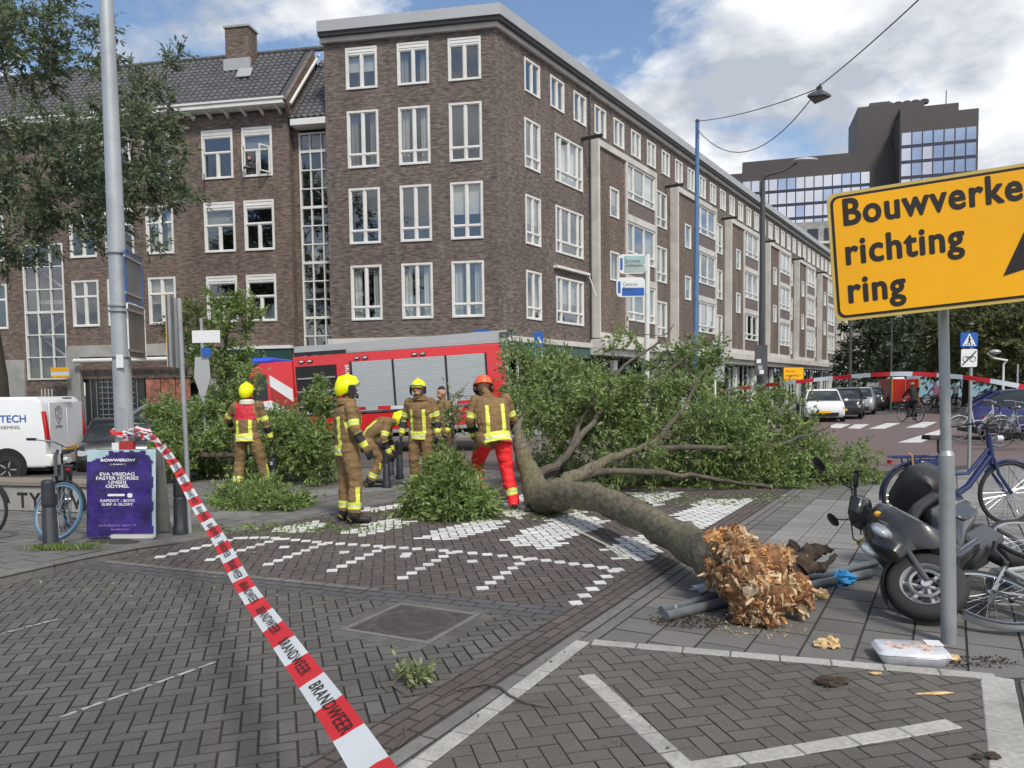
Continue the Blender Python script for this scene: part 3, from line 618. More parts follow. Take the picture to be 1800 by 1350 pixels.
# side street with red-brown asphalt, crosswalk and far pavements
rs = sheet('side_street', [tuple(G(1530, 829)[:2]), tuple(G(2600, 760)[:2]), (60, 34), (24, 44), (8, 36), (1, 30), (-6, 24), (-1.5, 16.8), tuple(PB), (2.4, 15), kp(9.4, 0)], -.018, M['purple'])
sheet('far_road', [(-40, 16.8), (-1.5, 16.8), (-6, 24), (1, 30), (8, 36), (24, 44), (75, 120), (60, 125), (-40, 26)], -.022, M['asphalt'])
for quad in ([(1490, 752), (1503, 745), (1528, 745), (1512, 753)], [(1527, 753), (1558, 743), (1583, 743), (1555, 753)], [(1592, 751), (1622, 741), (1648, 741), (1625, 751)], [(1578, 777), (1660, 752), (1664, 758), (1620, 777)], [(1448, 751), (1470, 744), (1495, 745), (1478, 752)]):
    sheet('crosswalk_bar', [tuple(G(*p)[:2]) for p in quad], -.0135, M['paint'])
fp = MB(); P_ = [G(1672, 739), G(2100, 739), G(2100, 715), G(1690, 716)]
fp.prism([tuple(p[:2]) for p in ccw([tuple(p[:2]) for p in P_])], -.05, .05); fp.build('far_pavement', M['ptilel'], kind='structure', smooth=0)
# shop-side pavement along the long facade
CORN = Vector((-.41, 28.0)); FD = Vector((math.sin(R(32.8)), math.cos(R(32.8)))); FN = Vector((FD.y, -FD.x))
LD = Vector((-math.sin(R(80)), math.cos(R(80))))
sp_ = MB(); a_ = CORN - FD * 3.2
sp_.prism(ccw([tuple(CORN + FN * 3.4 - FD * 1), tuple(CORN + FD * 95 + FN * 3.4), tuple(CORN + FD * 95 - FN), tuple(CORN - FN)]), -.04, .07); sp_.build('shop_pavement', M['ptilel'], kind='structure', smooth=0)
sp_ = MB(); LNn = Vector((-LD.y, LD.x))
if LNn.y > 0: LNn = -LNn
sp_.prism(ccw([tuple(CORN - LD * 2 + LNn * 2.6), tuple(CORN + LD * 40 + LNn * 2.6), tuple(CORN + LD * 40), tuple(CORN)]), -.04, .066); sp_.build('shop_pavement', M['ptilel'], kind='structure', smooth=0)

# faint paint scratches on the bricks
for (a_, b_, wd) in (((105, 1262), (385, 1162), .02), ((0, 1115), (105, 1088), .018)):
    pa, pb = G(*a_), G(*b_); bb = MB()
    d = (pb - pa); nn = Vector((-d.y, d.x, 0)).normalized(); k = 34; vs_ = []
    for i in range(k + 1):
        p = pa.lerp(pb, i / k); wv = wd * (.4 + .6 * rng.random()) * (1 if 0 < i < k else .2); vs_ += [p + nn * wv + Vector((0, 0, .0035)), p - nn * wv + Vector((0, 0, .0035))]
    bb.add(vs_, [(2 * i, 2 * i + 1, 2 * i + 3, 2 * i + 2) for i in range(k) if i % 5 != 3]); bb.build('paint_scratch', M['pworn'], road, smooth=0)
# sand and grit gathered along the kerb stones
def grit(s0, s1, t0, t1, n, sz, m_):
    V = []
    for i in range(n):
        x, y = kp(rng.uniform(s0, s1), t0 + (t1 - t0) * abs(rng.gauss(0, .5))); a_ = rng.uniform(0, 6.3); q = sz * rng.uniform(.4, 1.3)
        V += [(x + q * math.cos(a_ + k * 1.57) * (1 if k % 2 else .6), y + q * math.sin(a_ + k * 1.57) * (1 if k % 2 else .6), .0045 + .001 * rng.random()) for k in range(4)]
    tag(link('grit', npmesh('grit', np.array(V), np.arange(len(V)).reshape(-1, 4), m_)), kind='stuff')
grit(-6, 3, -.02, -.5, 1500, .004, pm('grit_stone', (.24, .20, .155), .9)); grit(-6, 6, .15, 1.6, 900, .004, pm('grit_dark', (.07, .055, .04), .9)); grit(-6, 6, -.3, -4, 500, .004, M['leafy'])
# manhole
mq = [G(600, 1108), G(715, 1060), G(850, 1078), G(732, 1136)]
mc = sum(mq, Vector()) / 4; ma = math.atan2(mq[2].y - mq[1].y, mq[2].x - mq[1].x)
mh = thing('manhole_cover', 'square iron manhole frame with round chequered lid in the brick road', 'manhole cover', (mc.x, mc.y, .002), ma)
b = MB(); hw = .36
for (x0, y0, x1, y1) in ((-hw, -hw, hw, -hw + .035), (-hw, hw - .035, hw, hw), (-hw, -hw + .035, -hw + .035, hw - .035), (hw - .035, -hw + .035, hw, hw - .035)): b.box((x0, y0, -.03), (x1, y1, .006))
b.build('frame', M['kerb'], mh, bevel=.002)
b = MB(); b.box((-hw + .036, -hw + .036, -.03), (hw - .036, hw - .036, .001)); b.build('frame_plate', M['iron'], mh)
b = MB(); b.lathe([(.30, -.02), (.30, .004), (.275, .004), (.275, .003), (0, .003)], 40); b.build('lid', M['iron'], mh, smooth=30)
b = MB()
for i in range(-9, 10):
    for j in range(-9, 10):
        if math.hypot(i, j) < 9.2: b.cbox((i * .029, j * .029, .0045), (.017, .017, .004))
for i in range(-11, 12):
    for j in range(-11, 12):
        if math.hypot(i, j) > 10.7 and max(abs(i), abs(j)) * .029 < .315: b.cbox((i * .029, j * .029, .0025), (.016, .016, .004))
b.build('studs', M['iron'], mh, kind='stuff', smooth=0)
def rrot(c, p, a): return (c.x + p[0] * math.cos(a) - p[1] * math.sin(a), c.y + p[0] * math.sin(a) + p[1] * math.cos(a))
# crooked row of bricks laid round the frame
bw_ = MB()
for side in range(4):
    for k in range(-3, 4):
        for row in (0, 1):
            u_ = k * .105 + (.05 if row else 0); v_ = hw + .06 + row * .11
            bb = MB(); bb.M = Matrix.Translation((mc.x, mc.y, 0)) @ Matrix.Rotation(ma + side * math.pi / 2, 4, 'Z') @ Matrix.Translation((u_, v_, 0)) @ Matrix.Rotation(rng.uniform(-.05, .05), 4, 'Z')
            if row == 0: bb.cbox((0, 0, -.0115), (.098, .1, .03)); bb.build('setting_brick', M['pgrey'], road, bevel=.003, smooth=0)
print('ground ok', len(bpy.data.objects))
# ------------------------------------------------------------------ windows
_wc = {}
def window(parent, x, z, w_, h_, kind, y=0.0, curtain=None, rz=0, jitter=True):
    """window whose lower left corner is (x, z) on the wall plane y; kind gives the bars"""
    key = (round(w_, 2), round(h_, 2), kind)
    if key not in _wc:
        fr, F = MB(), .075
        fr.box((0, -.03, 0), (F, .1, h_)); fr.box((w_ - F, -.03, 0), (w_, .1, h_)); fr.box((F, -.03, h_ - F), (w_ - F, .1, h_)); fr.box((F, -.045, 0), (w_ - F, .1, F * .9))
        L_, R_, B_, T_ = F, w_ - F, F * .9, h_ - F
        panes = []; v = {'two': [.5], 'tt': [.5], 'ttop': [.5], 'four': [.17, .5, .83], 'three': [.25, .75], 'one': [], 'cross': [.5], 'hdr': [.5], 'box': [.22, .61], 'r2': [.27, .62]}[kind]
        tr = {'two': None, 'tt': .22, 'ttop': None, 'four': .24, 'three': .24, 'one': None, 'cross': .66, 'hdr': .62, 'box': .2, 'r2': .24}[kind]
        if kind in ('ttop', 'hdr'):
            hb = .13 * h_ if kind == 'ttop' else .12 * h_
            fr.box((L_, -.015, T_ - hb), (R_, .1, T_)); fr.box((L_, -.03, T_ - hb * .62), (R_, -.0155, T_ - hb * .42)); T_ -= hb
        zt_ = B_ + (T_ - B_) * tr if tr else None; bw = .05
        xs = [L_ + (R_ - L_) * q for q in v]
        if zt_: fr.box((L_, -.02, zt_ - bw / 2), (R_, .09, zt_ + bw / 2))
        segs = [(B_, T_)] if not zt_ else [(B_, zt_ - bw / 2), (zt_ + bw / 2, T_)]
        for si, (a, b_) in enumerate(segs):
            cols = xs
            if kind == 'hdr' and si == 1: cols = []
            if kind in ('four', 'box', 'r2') and si == 0: cols = xs[:1] + xs[-1:]
            e = [L_] + list(cols) + [R_]
            for q in cols: fr.box((q - bw * .75, -.018, a), (q + bw * .75, .088, b_))
            for i in range(len(e) - 1):
                x0 = e[i] + (bw * .75 if i else 0); x1 = e[i + 1] - (bw * .75 if i < len(e) - 2 else 0); s_ = .032
                fr.box((x0, .006, a), (x0 + s_, .075, b_)); fr.box((x1 - s_, .006, a), (x1, .075, b_)); fr.box((x0 + s_, .006, a), (x1 - s_, .075, a + s_)); fr.box((x0 + s_, .006, b_ - s_), (x1 - s_, .075, b_))
                panes.append((x0 + s_, a + s_, x1 - s_, b_ - s_))
        pm_ = []
        for (a, b_, c, d) in panes:
            p = MB(); p.add([(a, .05, b_), (c, .05, b_), (c, .05, d), (a, .05, d)], [(0, 1, 2, 3)]); pm_.append(p.mesh('pane', M['glass'], smooth=0))
        cu = MB(); n = int(w_ / .05); prof = []
        def drape(x0, x1):
            k = max(4, int((x1 - x0) / .035)); vs_ = []
            for i in range(k + 1):
                xx = x0 + (x1 - x0) * i / k; yy = .2 + .03 * math.sin(xx * 46) + .012 * math.sin(xx * 91 + 1); vs_ += [(xx, yy, .06), (xx, yy, h_ - .06)]
            cu.add(vs_, [(2 * i, 2 * i + 2, 2 * i + 3, 2 * i + 1) for i in range(k)])
        drape(.06, .06 + w_ * .27); drape(w_ * .68, w_ - .06)
        full = MB(); k = max(4, int(w_ / .04)); vs_ = []
        for i in range(k + 1):
            xx = .06 + (w_ - .12) * i / k; yy = .2 + .02 * math.sin(xx * 52); vs_ += [(xx, yy, .06), (xx, yy, h_ - .06)]
        full.add(vs_, [(2 * i, 2 * i + 2, 2 * i + 3, 2 * i + 1) for i in range(k)])
        bl = MB(); bl.add([(.06, .15, h_ * .45), (w_ - .06, .15, h_ * .45), (w_ - .06, .15, h_ - .06), (.06, .15, h_ - .06)], [(0, 1, 2, 3)])
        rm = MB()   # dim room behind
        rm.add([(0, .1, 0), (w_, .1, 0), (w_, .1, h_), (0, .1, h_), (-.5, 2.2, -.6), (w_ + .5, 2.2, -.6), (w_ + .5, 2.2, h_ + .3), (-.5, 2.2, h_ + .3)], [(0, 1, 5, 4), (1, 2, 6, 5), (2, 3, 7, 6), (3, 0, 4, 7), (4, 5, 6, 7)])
        _wc[key] = (fr.mesh('window', M['white'], bevel=.004, smooth=0), pm_, cu.mesh('curtain', M['curtain'], smooth=0), full.mesh('curtain', M['curtain']), bl.mesh('blind', M['blind'], smooth=0), rm.mesh('room', M['room'], smooth=0))
    fr, pm_, cu, full, bl, rm = _wc[key]
    o = link('window', fr, parent, (x, y, z), (0, 0, rz))
    for p in pm_: link('pane', p, o)
    c = curtain if curtain is not None else rng.choice(['side', 'side', 'full', 'blind', 'none'])
    if c == 'side': link('curtain', cu, o)
    elif c == 'full': link('curtain', full, o)
    elif c == 'blind': link('blind', bl, o)
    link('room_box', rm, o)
    return o
def wall_holes(name, x0, x1, z0, z1, holes, mat_, parent, y=0.0, depth=.12):
    xs = sorted({x0, x1, *[h[0] for h in holes], *[h[2] for h in holes]}); zs = sorted({z0, z1, *[h[1] for h in holes], *[h[3] for h in holes]})
    b = MB()
    for i in range(len(xs) - 1):
        run = None
        for j in range(len(zs) - 1):
            cx, cz = (xs[i] + xs[i + 1]) / 2, (zs[j] + zs[j + 1]) / 2
            if any(h[0] < cx < h[2] and h[1] < cz < h[3] for h in holes): continue
            b.add([(xs[i], y, zs[j]), (xs[i + 1], y, zs[j]), (xs[i + 1], y, zs[j + 1]), (xs[i], y, zs[j + 1])], [(0, 1, 2, 3)])
    for (a, c, d, e) in holes:
        b.add([(a, y, c), (d, y, c), (d, y, e), (a, y, e), (a, y + depth, c), (d, y + depth, c), (d, y + depth, e), (a, y + depth, e)], [(0, 4, 5, 1), (1, 5, 6, 2), (2, 6, 7, 3), (3, 7, 4, 0)])
    me = bpy.data.meshes.new(name); me.from_pydata(b.v, [], b.f); me.materials.append(mat_)
    return link(name, me, parent)

TH_L, TH_R = math.atan2(-LD.y, -LD.x), R(90 - 32.8)
# ------------------------------------------------------------------ corner block
cb_ = thing('corner_building', 'five storey dark brick corner block with white framed windows and long street front', 'building', (CORN.x, CORN.y, 0), 0)
LF = thing('front_wall', None, None, (0, 0, 0), TH_L); LF.parent = cb_
RF = thing('street_wall', None, None, (0, 0, 0), TH_R); RF.parent = cb_
def gwall(par, name, *a, **k):
    """wall mesh lies in its own turned frame, straight under the building"""
    return wall_holes(name, *a, **k)
def flat(o, par):   # hang o under the building itself, keeping the turned frame
    o.parent = cb_; o.matrix_local = par.matrix_basis @ o.matrix_basis
# left (short) front: x = -u
hl, wl = [], []
for (u0, u1) in ((.53, 1.74), (2.45, 3.64), (4.40, 5.61)):
    for (z0, z1, k) in ((12.70, 14.20, 'ttop'), (9.86, 11.93, 'tt'), (7.09, 9.13, 'tt'), (4.28, 6.31, 'tt')):
        hl.append((-u1, z0, -u0, z1)); wl.append((-u1, z0, u1 - u0, z1 - z0, k))
fw = wall_holes('wall', -6.45, 0, 3.55, 14.5, hl, M['brick'], cb_); fw.rotation_euler = (0, 0, TH_L)
ALLW = []
def W(theta, x, z, w_, h_, kind, y=0., curtain=None, par=None):
    o = window(par or cb_, 0, 0, w_, h_, kind, 0, curtain)
    o.location = Matrix.Rotation(theta, 3, 'Z') @ Vector((x, y, z)); o.rotation_euler = (0, 0, theta); return o
for i, (x, z, w_, h_, k) in enumerate(wl):
    W(TH_L, x, z, w_, h_, k, curtain={0: 'full' if k == 'tt' else 'blind'}.get(i % 4 == 3 and 0 or 1) or ('side' if z < 5 else rng.choice(['none', 'side', 'blind', 'none'])))
# long street front
ULEN = 76.0
hr, wr = [], []
x = 1.92
while x < ULEN - 1.5:
    hr.append((x, 12.86, x + 1.13, 14.1)); wr.append((x, 12.86, 1.13, 1.24, 'two', 0)); x += 1.95
for r_ in range(3):
    z0 = (4.32, 7.17, 10.02)[r_]
    hr.append((1.88, z0, 3.02, z0 + 1.86)); wr.append((1.88, z0, 1.14, 1.86, 'tt', 0)); hr.append((4.2, z0, 6.6, z0 + 1.9)); wr.append((4.2, z0, 2.4, 1.9, 'four', 0))
mods = [7.27 + 9.55 * i for i in range(8)]
BX = .42     # how far the concrete boxes stand out
for mx_ in mods:
    if mx_ + 6.6 > ULEN: break
    for r_ in range(3):
        z0 = (4.32, 7.17, 10.02)[r_]
        if mx_ + 9 < ULEN: hr.append((mx_ + 6.95, z0, mx_ + 9.0, z0 + 1.86)); wr.append((mx_ + 6.95, z0, 2.05, 1.86, 'r2', 0))
    hr.append((mx_ + .1, 3.9, mx_ + 6.5, 12.2))
fw = wall_holes('wall', 0, ULEN, 3.55, 14.5, hr, M['brick'], cb_); fw.rotation_euler = (0, 0, TH_R)
for (x, z, w_, h_, k, y) in wr: W(TH_R, x, z, w_, h_, k, y)
def part(mb, name, mat_, th, **k):
    return mb.build(name, mat_, cb_, rot=(0, 0, th), **k)
for mi_, mx_ in enumerate(mods):
    if mx_ + 6.6 > ULEN: break
    x0, x1 = mx_, mx_ + 6.62; b = MB(); y0 = -BX; T = .15
    b.box((x0, y0 - .02, 3.85), (x0 + T, .02, 12.42)); b.box((x1 - .17, y0 - .02, 3.85), (x1, .02, 12.42))
    b.box((x0 + T, y0 - .02, 12.14), (x1 - .17, .02, 12.42)); b.box((x0 + T, y0 - .02, 3.85), (x1 - .17, .02, 4.1))
    b.box((x0 + 2.92, y0 - .015, 4.1), (x0 + 3.08, .0, 12.14))
    part(b, 'concrete_frame', M['cream'], TH_R, bevel=.01)
    # brick strip with small windows and the tiled parapets between the large ones
    sw = [(x0 + 1.3, z, x0 + 2.25, z + 1.32) for z in (6.5, 9.35)]
    o = wall_holes('brick_panel', x0 + T, x0 + 2.92, 4.1, 12.14, sw, M['brick2'], cb_, y=y0 + .08); o.rotation_euler = (0, 0, TH_R)
    for q in sw: W(TH_R, q[0], q[1], .95, 1.32, 'one', y0 + .08)
    for r_ in range(3):
        zb = 4.1 + r_ * 2.84
        b = MB(); b.box((x0 + 3.08, y0 + .06, zb), (x1 - .17, y0 + .2, zb + .72)); part(b, 'parapet', M['bricktile'], TH_R)
        if r_: b = MB(); b.box((x0 + 3.08, y0 - .01, zb - .32), (x1 - .17, y0 + .2, zb - .002)); part(b, 'concrete_band', M['cream'], TH_R, bevel=.006)
        W(TH_R, x0 + 3.085, zb + .725, x1 - .175 - x0 - 3.085, (1.78 if r_ < 2 else 1.42 + .35) - .0 if r_ < 2 else 12.135 - zb - .73, 'box', y0 + .06)
    b = MB(); b.box((x0 + T, y0 + .3, 4.1), (x1 - .17, y0 + .34, 12.1)); 
    # hoist beam and drain pipe
    b = MB(); b.cbox((x0 - .75, -.5, 12.25), (.09, 1.0, .14)); part(b, 'hoist_beam', M['black'], TH_R, bevel=.01)
b = MB(); b.tube([(7.2, -.07, 14.4), (7.2, -.07, 3.8)], .04, 8); part(b, 'drain_pipe', M['dkgrey'], TH_R)
# cornice
def corner_strip(name, y0, z0, z1, mat_, u0=-6.55, u1=ULEN + .1, inner=.05, **k):
    # one mitred strip following both fronts; y0 is how far it stands out
    nl, nr_ = Vector((-LD.y, LD.x)), Vector((FD.y, -FD.x))
    if nl.y > 0: nl = -nl
    pts = []
    for off_ in (y0, -inner):
        a = LD * (-u0); b_ = FD * u1
        c = isect(tuple(nl * off_), tuple(LD), tuple(nr_ * off_), tuple(FD))
        pts.append([a + nl * off_, c, b_ + nr_ * off_])
    o_, i_ = pts; poly = [tuple(p) for p in o_] + [tuple(p) for p in i_[::-1]]
    b = MB()
    for (p, q) in ((0, 1), (1, 2)):
        b.prism(ccw([tuple(o_[p]), tuple(o_[q]), tuple(i_[q]), tuple(i_[p])]), z0, z1)
    return b.build(name, mat_, cb_, **k)
corner_strip('cornice', .38, 14.72, 15.1, M['zinc'])
corner_strip('soffit', .30, 14.60, 14.715, M['dkgrey'])
corner_strip('cornice_band', .14, 14.42, 14.595, M['cream'])
corner_strip('roof_edge', .2, 15.105, 15.16, M['dkgrey'], inner=4)
corner_strip('shop_band', .10, 3.42, 3.62, M['cream'])
corner_strip('shop_fascia', .02, 2.95, 3.41, pm('green_fascia', (.06, .12, .10), .5), u1=7.2)
b = MB(); b.box((7.2, -.75, 3.40), (ULEN, .0, 3.8)); b.box((7.2, -.55, 3.1), (ULEN, -.02, 3.398)); part(b, 'shop_canopy', M['cream'], TH_R, bevel=.02)
# shop fronts
x = 0.0; shops = []
b = MB(); b.box((0, -.05, 0), (.4, .4, 2.94)); PIL = b.mesh('pilaster', M['white'], bevel=.01)
while x < ULEN:
    wd = 4.77; link('pilaster', PIL, cb_, (FD.x * x, FD.y * x, 0), (0, 0, TH_R)); shops.append((x + .4, x + wd)); x += wd
for i, (a, c) in enumerate(shops):
    s_ = MB(); s_.box((a, .1, 0), (c, .16, .45)); s_.build('plinth', M['dkgrey'], cb_, rot=(0, 0, TH_R))
    s_ = MB(); s_.add([(a, .2, .45), (c, .2, .45), (c, .2, 3.1), (a, .2, 3.1)], [(0, 1, 2, 3)]); f = s_.build('shop_window', M['glassd'], cb_, rot=(0, 0, TH_R), smooth=0)
    s_ = MB()
    for k in range(5): q = a + (c - a) * k / 4; s_.box((q - .03, .15, .45), (q + .03, .24, 3.1))
    s_.build('frame', M['dkgrey'] if i % 3 else M['white'], f)
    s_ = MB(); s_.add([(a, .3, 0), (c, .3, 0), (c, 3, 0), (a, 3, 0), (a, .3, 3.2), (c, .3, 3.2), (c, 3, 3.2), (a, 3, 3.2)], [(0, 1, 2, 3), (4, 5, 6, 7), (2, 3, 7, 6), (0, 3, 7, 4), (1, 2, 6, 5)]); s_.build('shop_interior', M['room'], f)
    s_ = MB()
    for k in range(7): q = rng.uniform(a + .2, c - .6); s_.box((q, rng.uniform(.5, 2), .2), (q + rng.uniform(.2, .6), 2.2, rng.uniform(.8, 2.0)))
    s_.build('shop_display', rng.choice([M['tan'], M['wpaint'], M['redd'], M['brown']]), f)
for (a, c) in ((-6.4, -4.3), (-4.1, -2.2), (-2.0, -.2)):
    s_ = MB(); s_.add([(a, .1, .3), (c, .1, .3), (c, .1, 2.95), (a, .1, 2.95)], [(0, 1, 2, 3)]); f = s_.build('shop_window', M['cglass'], cb_, rot=(0, 0, TH_L), smooth=0)
s_ = MB(); s_.box((-6.45, .2, 0), (0, .3, 3.55)); s_.build('shop_wall', M['dkgrey'], cb_, rot=(0, 0, TH_L))
# flat roof and the other sides close the volume
roofp = [(0, 0), tuple(FD * ULEN), tuple(FD * ULEN - FN * 10), tuple(LD * 6.45 + Vector((.542, .841)) * 12), tuple(LD * 6.45)]
b = MB(); b.add([(p[0], p[1], 14.9) for p in ccw(roofp)], [tuple(range(5))]); b.build('roof', M['dkgrey'], cb_, smooth=0)
b = MB(); p0, p1 = LD * 6.45, LD * 6.45 + Vector((.174, .985)) * 10
b.add([(p0.x, p0.y, 0), (p1.x, p1.y, 0), (p1.x, p1.y, 14.6), (p0.x, p0.y, 14.6)], [(0, 1, 2, 3)])
p0, p1 = FD * ULEN, FD * ULEN - FN * 10; b.add([(p0.x, p0.y, 0), (p1.x, p1.y, 0), (p1.x, p1.y, 14.6), (p0.x, p0.y, 14.6)], [(0, 1, 2, 3)])
b.build('side_wall', M['brick'], cb_, smooth=0)
# street-name plates, awning, small balcony rail
for (th, x, z, wd) in ((TH_L, -.95, 3.72, .62), (TH_R, .35, 3.62, .62)):
    b = MB(); b.cbox((x + wd / 2, -.03, z), (wd, .02, .22)); o = b.build('name_plate', M['sblue'], cb_, rot=(0, 0, th), bevel=.003)
    link('lettering', text_mesh('NIEUWE BINNENWEG' if th == TH_L else 'WEG', .075, M['swhite'], depth=.001, align='CENTER'), o, (x + wd / 2, -.042, z - .03), (R(90), 0, 0))
b = MB(); b.box((4.0, -.2, 6.52), (6.9, 0, 6.62)); b.tube([(6.85, -.15, 6.52), (6.85, -.5, 5.6)], .02, 6); part(b, 'awning_case', M['white'], TH_R)

# ------------------------------------------------------------------ older building on the left
UO = 6.45
ob_ = thing('old_building', 'older brown brick building with steep tiled roof, chimney and tall stair windows', 'building', (CORN.x + LD.x * UO, CORN.y + LD.y * UO, 0), TH_L)
def ox(u): return -(u - UO)
hs, ws = [], []
for (u0, u1) in ((8.74, 9.98), (10.36, 11.66)):
    for (z0, z1) in ((4.38, 6.18), (7.09, 9.0), (9.88, 11.74)):
        hs.append((ox(u1), z0, ox(u0), z1)); ws.append((ox(u1), z0, u1 - u0, z1 - z0, 'hdr'))
for (u0, u1) in ((12.98, 14.17), (14.72, 15.98), (16.38, 17.58)):
    for (z0, z1) in ((4.38, 6.23), (7.13, 9.0), (9.9, 11.75)):
        hs.append((ox(u1), z0, ox(u0), z1)); ws.append((ox(u1), z0, u1 - u0, z1 - z0, 'cross'))
for (u0, u1) in ((20.6, 21.8), (22.4, 23.6), (24.2, 25.4)):
    for (z0, z1) in ((4.38, 6.23), (7.13, 9.0), (9.9, 11.75)):
        hs.append((ox(u1), z0, ox(u0), z1)); ws.append((ox(u1), z0, u1 - u0, z1 - z0, 'cross'))
YW, YS = .28, .62      # the wall and the stair bay stand back from the corner block
st = [(ox(19.8), 2.28, ox(17.93), 11.4)]
stair2 = (ox(7.82), 2.4, ox(6.47), 11.5)
wall_holes('wall', ox(30), ox(8.06), 3.35, 12.3, hs + st, M['brick2'], ob_, y=YW)
b = MB(); b.box((ox(8.06), YW, 0), (ox(8.06) + .0005, YS, 12.3)); b.box((ox(8.06), YS + .0, 0), (ox(7.82), YS + .3, 11.75)); b.build('stair_wall', M['brick2'], ob_)
WO = []
for (x, z, w_, h_, k) in ws:
    cu = None
    o = window(ob_, x, z, w_, h_, k, YW, rng.choice(['none', 'side', 'none', 'blind'])); WO.append(o)
def stair_window(x0, z0, x1, z1, y, nx, nz):
    b = MB(); F = .06
    b.box((x0, y - .03, z0), (x0 + F, y + .08, z1)); b.box((x1 - F, y - .03, z0), (x1, y + .08, z1)); b.box((x0 + F, y - .03, z0), (x1 - F, y + .08, z0 + F)); b.box((x0 + F, y - .03, z1 - F), (x1 - F, y + .08, z1))
    for i in range(1, nx): q = x0 + (x1 - x0) * i / nx; b.box((q - .022, y - .02, z0 + F), (q + .022, y + .07, z1 - F))
    for j in range(1, nz): q = z0 + (z1 - z0) * j / nz; t = .05 if j % 3 == 0 else .022; b.box((x0 + F, y - .022, q - t), (x1 - F, y + .068, q + t))
    f = b.build('stair_window', M['white'], ob_, smooth=0)
    for i in range(nx):
        for j in range(nz):
            a, c = x0 + (x1 - x0) * i / nx, x0 + (x1 - x0) * (i + 1) / nx; d, e = z0 + (z1 - z0) * j / nz, z0 + (z1 - z0) * (j + 1) / nz
            p = MB(); p.add([(a, y + .05, d), (c, y + .05, d), (c, y + .05, e), (a, y + .05, e)], [(0, 1, 2, 3)]); p.build('pane', M['glass'], f, smooth=0)
    s_ = MB()      # stair flights inside
    a, c = x0 - .05, x1 + .05
    s_.add([(a, y + .1, z0 - .1), (c, y + .1, z0 - .1), (c, y + 2.6, z0 - .1), (a, y + 2.6, z0 - .1), (a, y + .1, z1 + .1), (c, y + .1, z1 + .1), (c, y + 2.6, z1 + .1), (a, y + 2.6, z1 + .1)], [(0, 1, 2, 3), (4, 5, 6, 7), (2, 3, 7, 6), (0, 3, 7, 4), (1, 2, 6, 5)]); s_.build('stairwell', M['room'], f)
    s_ = MB(); k = 0; zz_ = z0 + .4
    while zz_ < z1 - 1.4:
        s_.tube([(x0 if k % 2 else x1, y + .9, zz_), (x1 if k % 2 else x0, y + .9, zz_ + 1.35)], .05, 4); s_.box((x0 - .1, y + .8, zz_ + 1.35), (x1 + .1, y + 1.8, zz_ + 1.5)); zz_ += 1.42; k += 1
    s_.build('stair_flight', M['concrete'], f)
stair_window(*[stair2[0], stair2[1], stair2[2], stair2[3]], YS + .02, 3, 13)
stair_window(ox(19.8), 2.28, ox(17.93), 7.76 + .0, YW, 3, 6)
b = MB(); b.box((ox(19.8), YW + .0, 7.77), (ox(17.93), YW + .05, 11.4)); b.build('wall_panel', M['brick2'], ob_)
# casements standing open in the top row
for (x, sw_) in ((ox(11.66) + .1, 62), (ox(11.66) + .62, 200), (ox(9.98) + .1, 70), (ox(9.98) + 1.14, 118)):
    b = MB(); W2, H2 = .46, 1.0
    for q in ((0, 0, .05, H2), (W2 - .05, 0, W2, H2), (.05, 0, W2 - .05, .05), (.05, H2 - .05, W2 - .05, H2)): b.box((q[0], -.02, q[1]), (q[2], .02, q[3]))
    if sw_ == 200: continue
    o = b.build('open_casement', M['white'], ob_, loc=(x, YW - .04, 9.98), rot=(0, 0, -R(sw_)))
    p = MB(); p.add([(.05, 0, .05), (W2 - .05, 0, .05), (W2 - .05, 0, H2 - .05), (.05, 0, H2 - .05)], [(0, 1, 2, 3)]); p.build('pane', M['glass'], o, smooth=0)
# gutter with brackets
EZ = 12.35
b = MB(); b.box((ox(30), YW - .55, EZ), (ox(8.0), YW + .1, EZ + .16)); b.box((ox(30), YW - .6, EZ + .16), (ox(7.95), YW - .5, EZ + .24)); b.build('gutter', M['white'], ob_, bevel=.012)
for i in range(30):
    b = MB(); x = ox(8.35 + i * .72); b.prism([(YW - .5, EZ - .004), (YW, EZ - .004), (YW, EZ - .2), (YW - .12, EZ - .13)], x - .05, x + .05, 'x'); b.build('bracket', M['white'], ob_)
b = MB(); b.box((ox(7.9), YS - .55, 11.62), (ox(6.46), YS + .1, 11.86)); b.build('gutter', M['white'], ob_, bevel=.012)
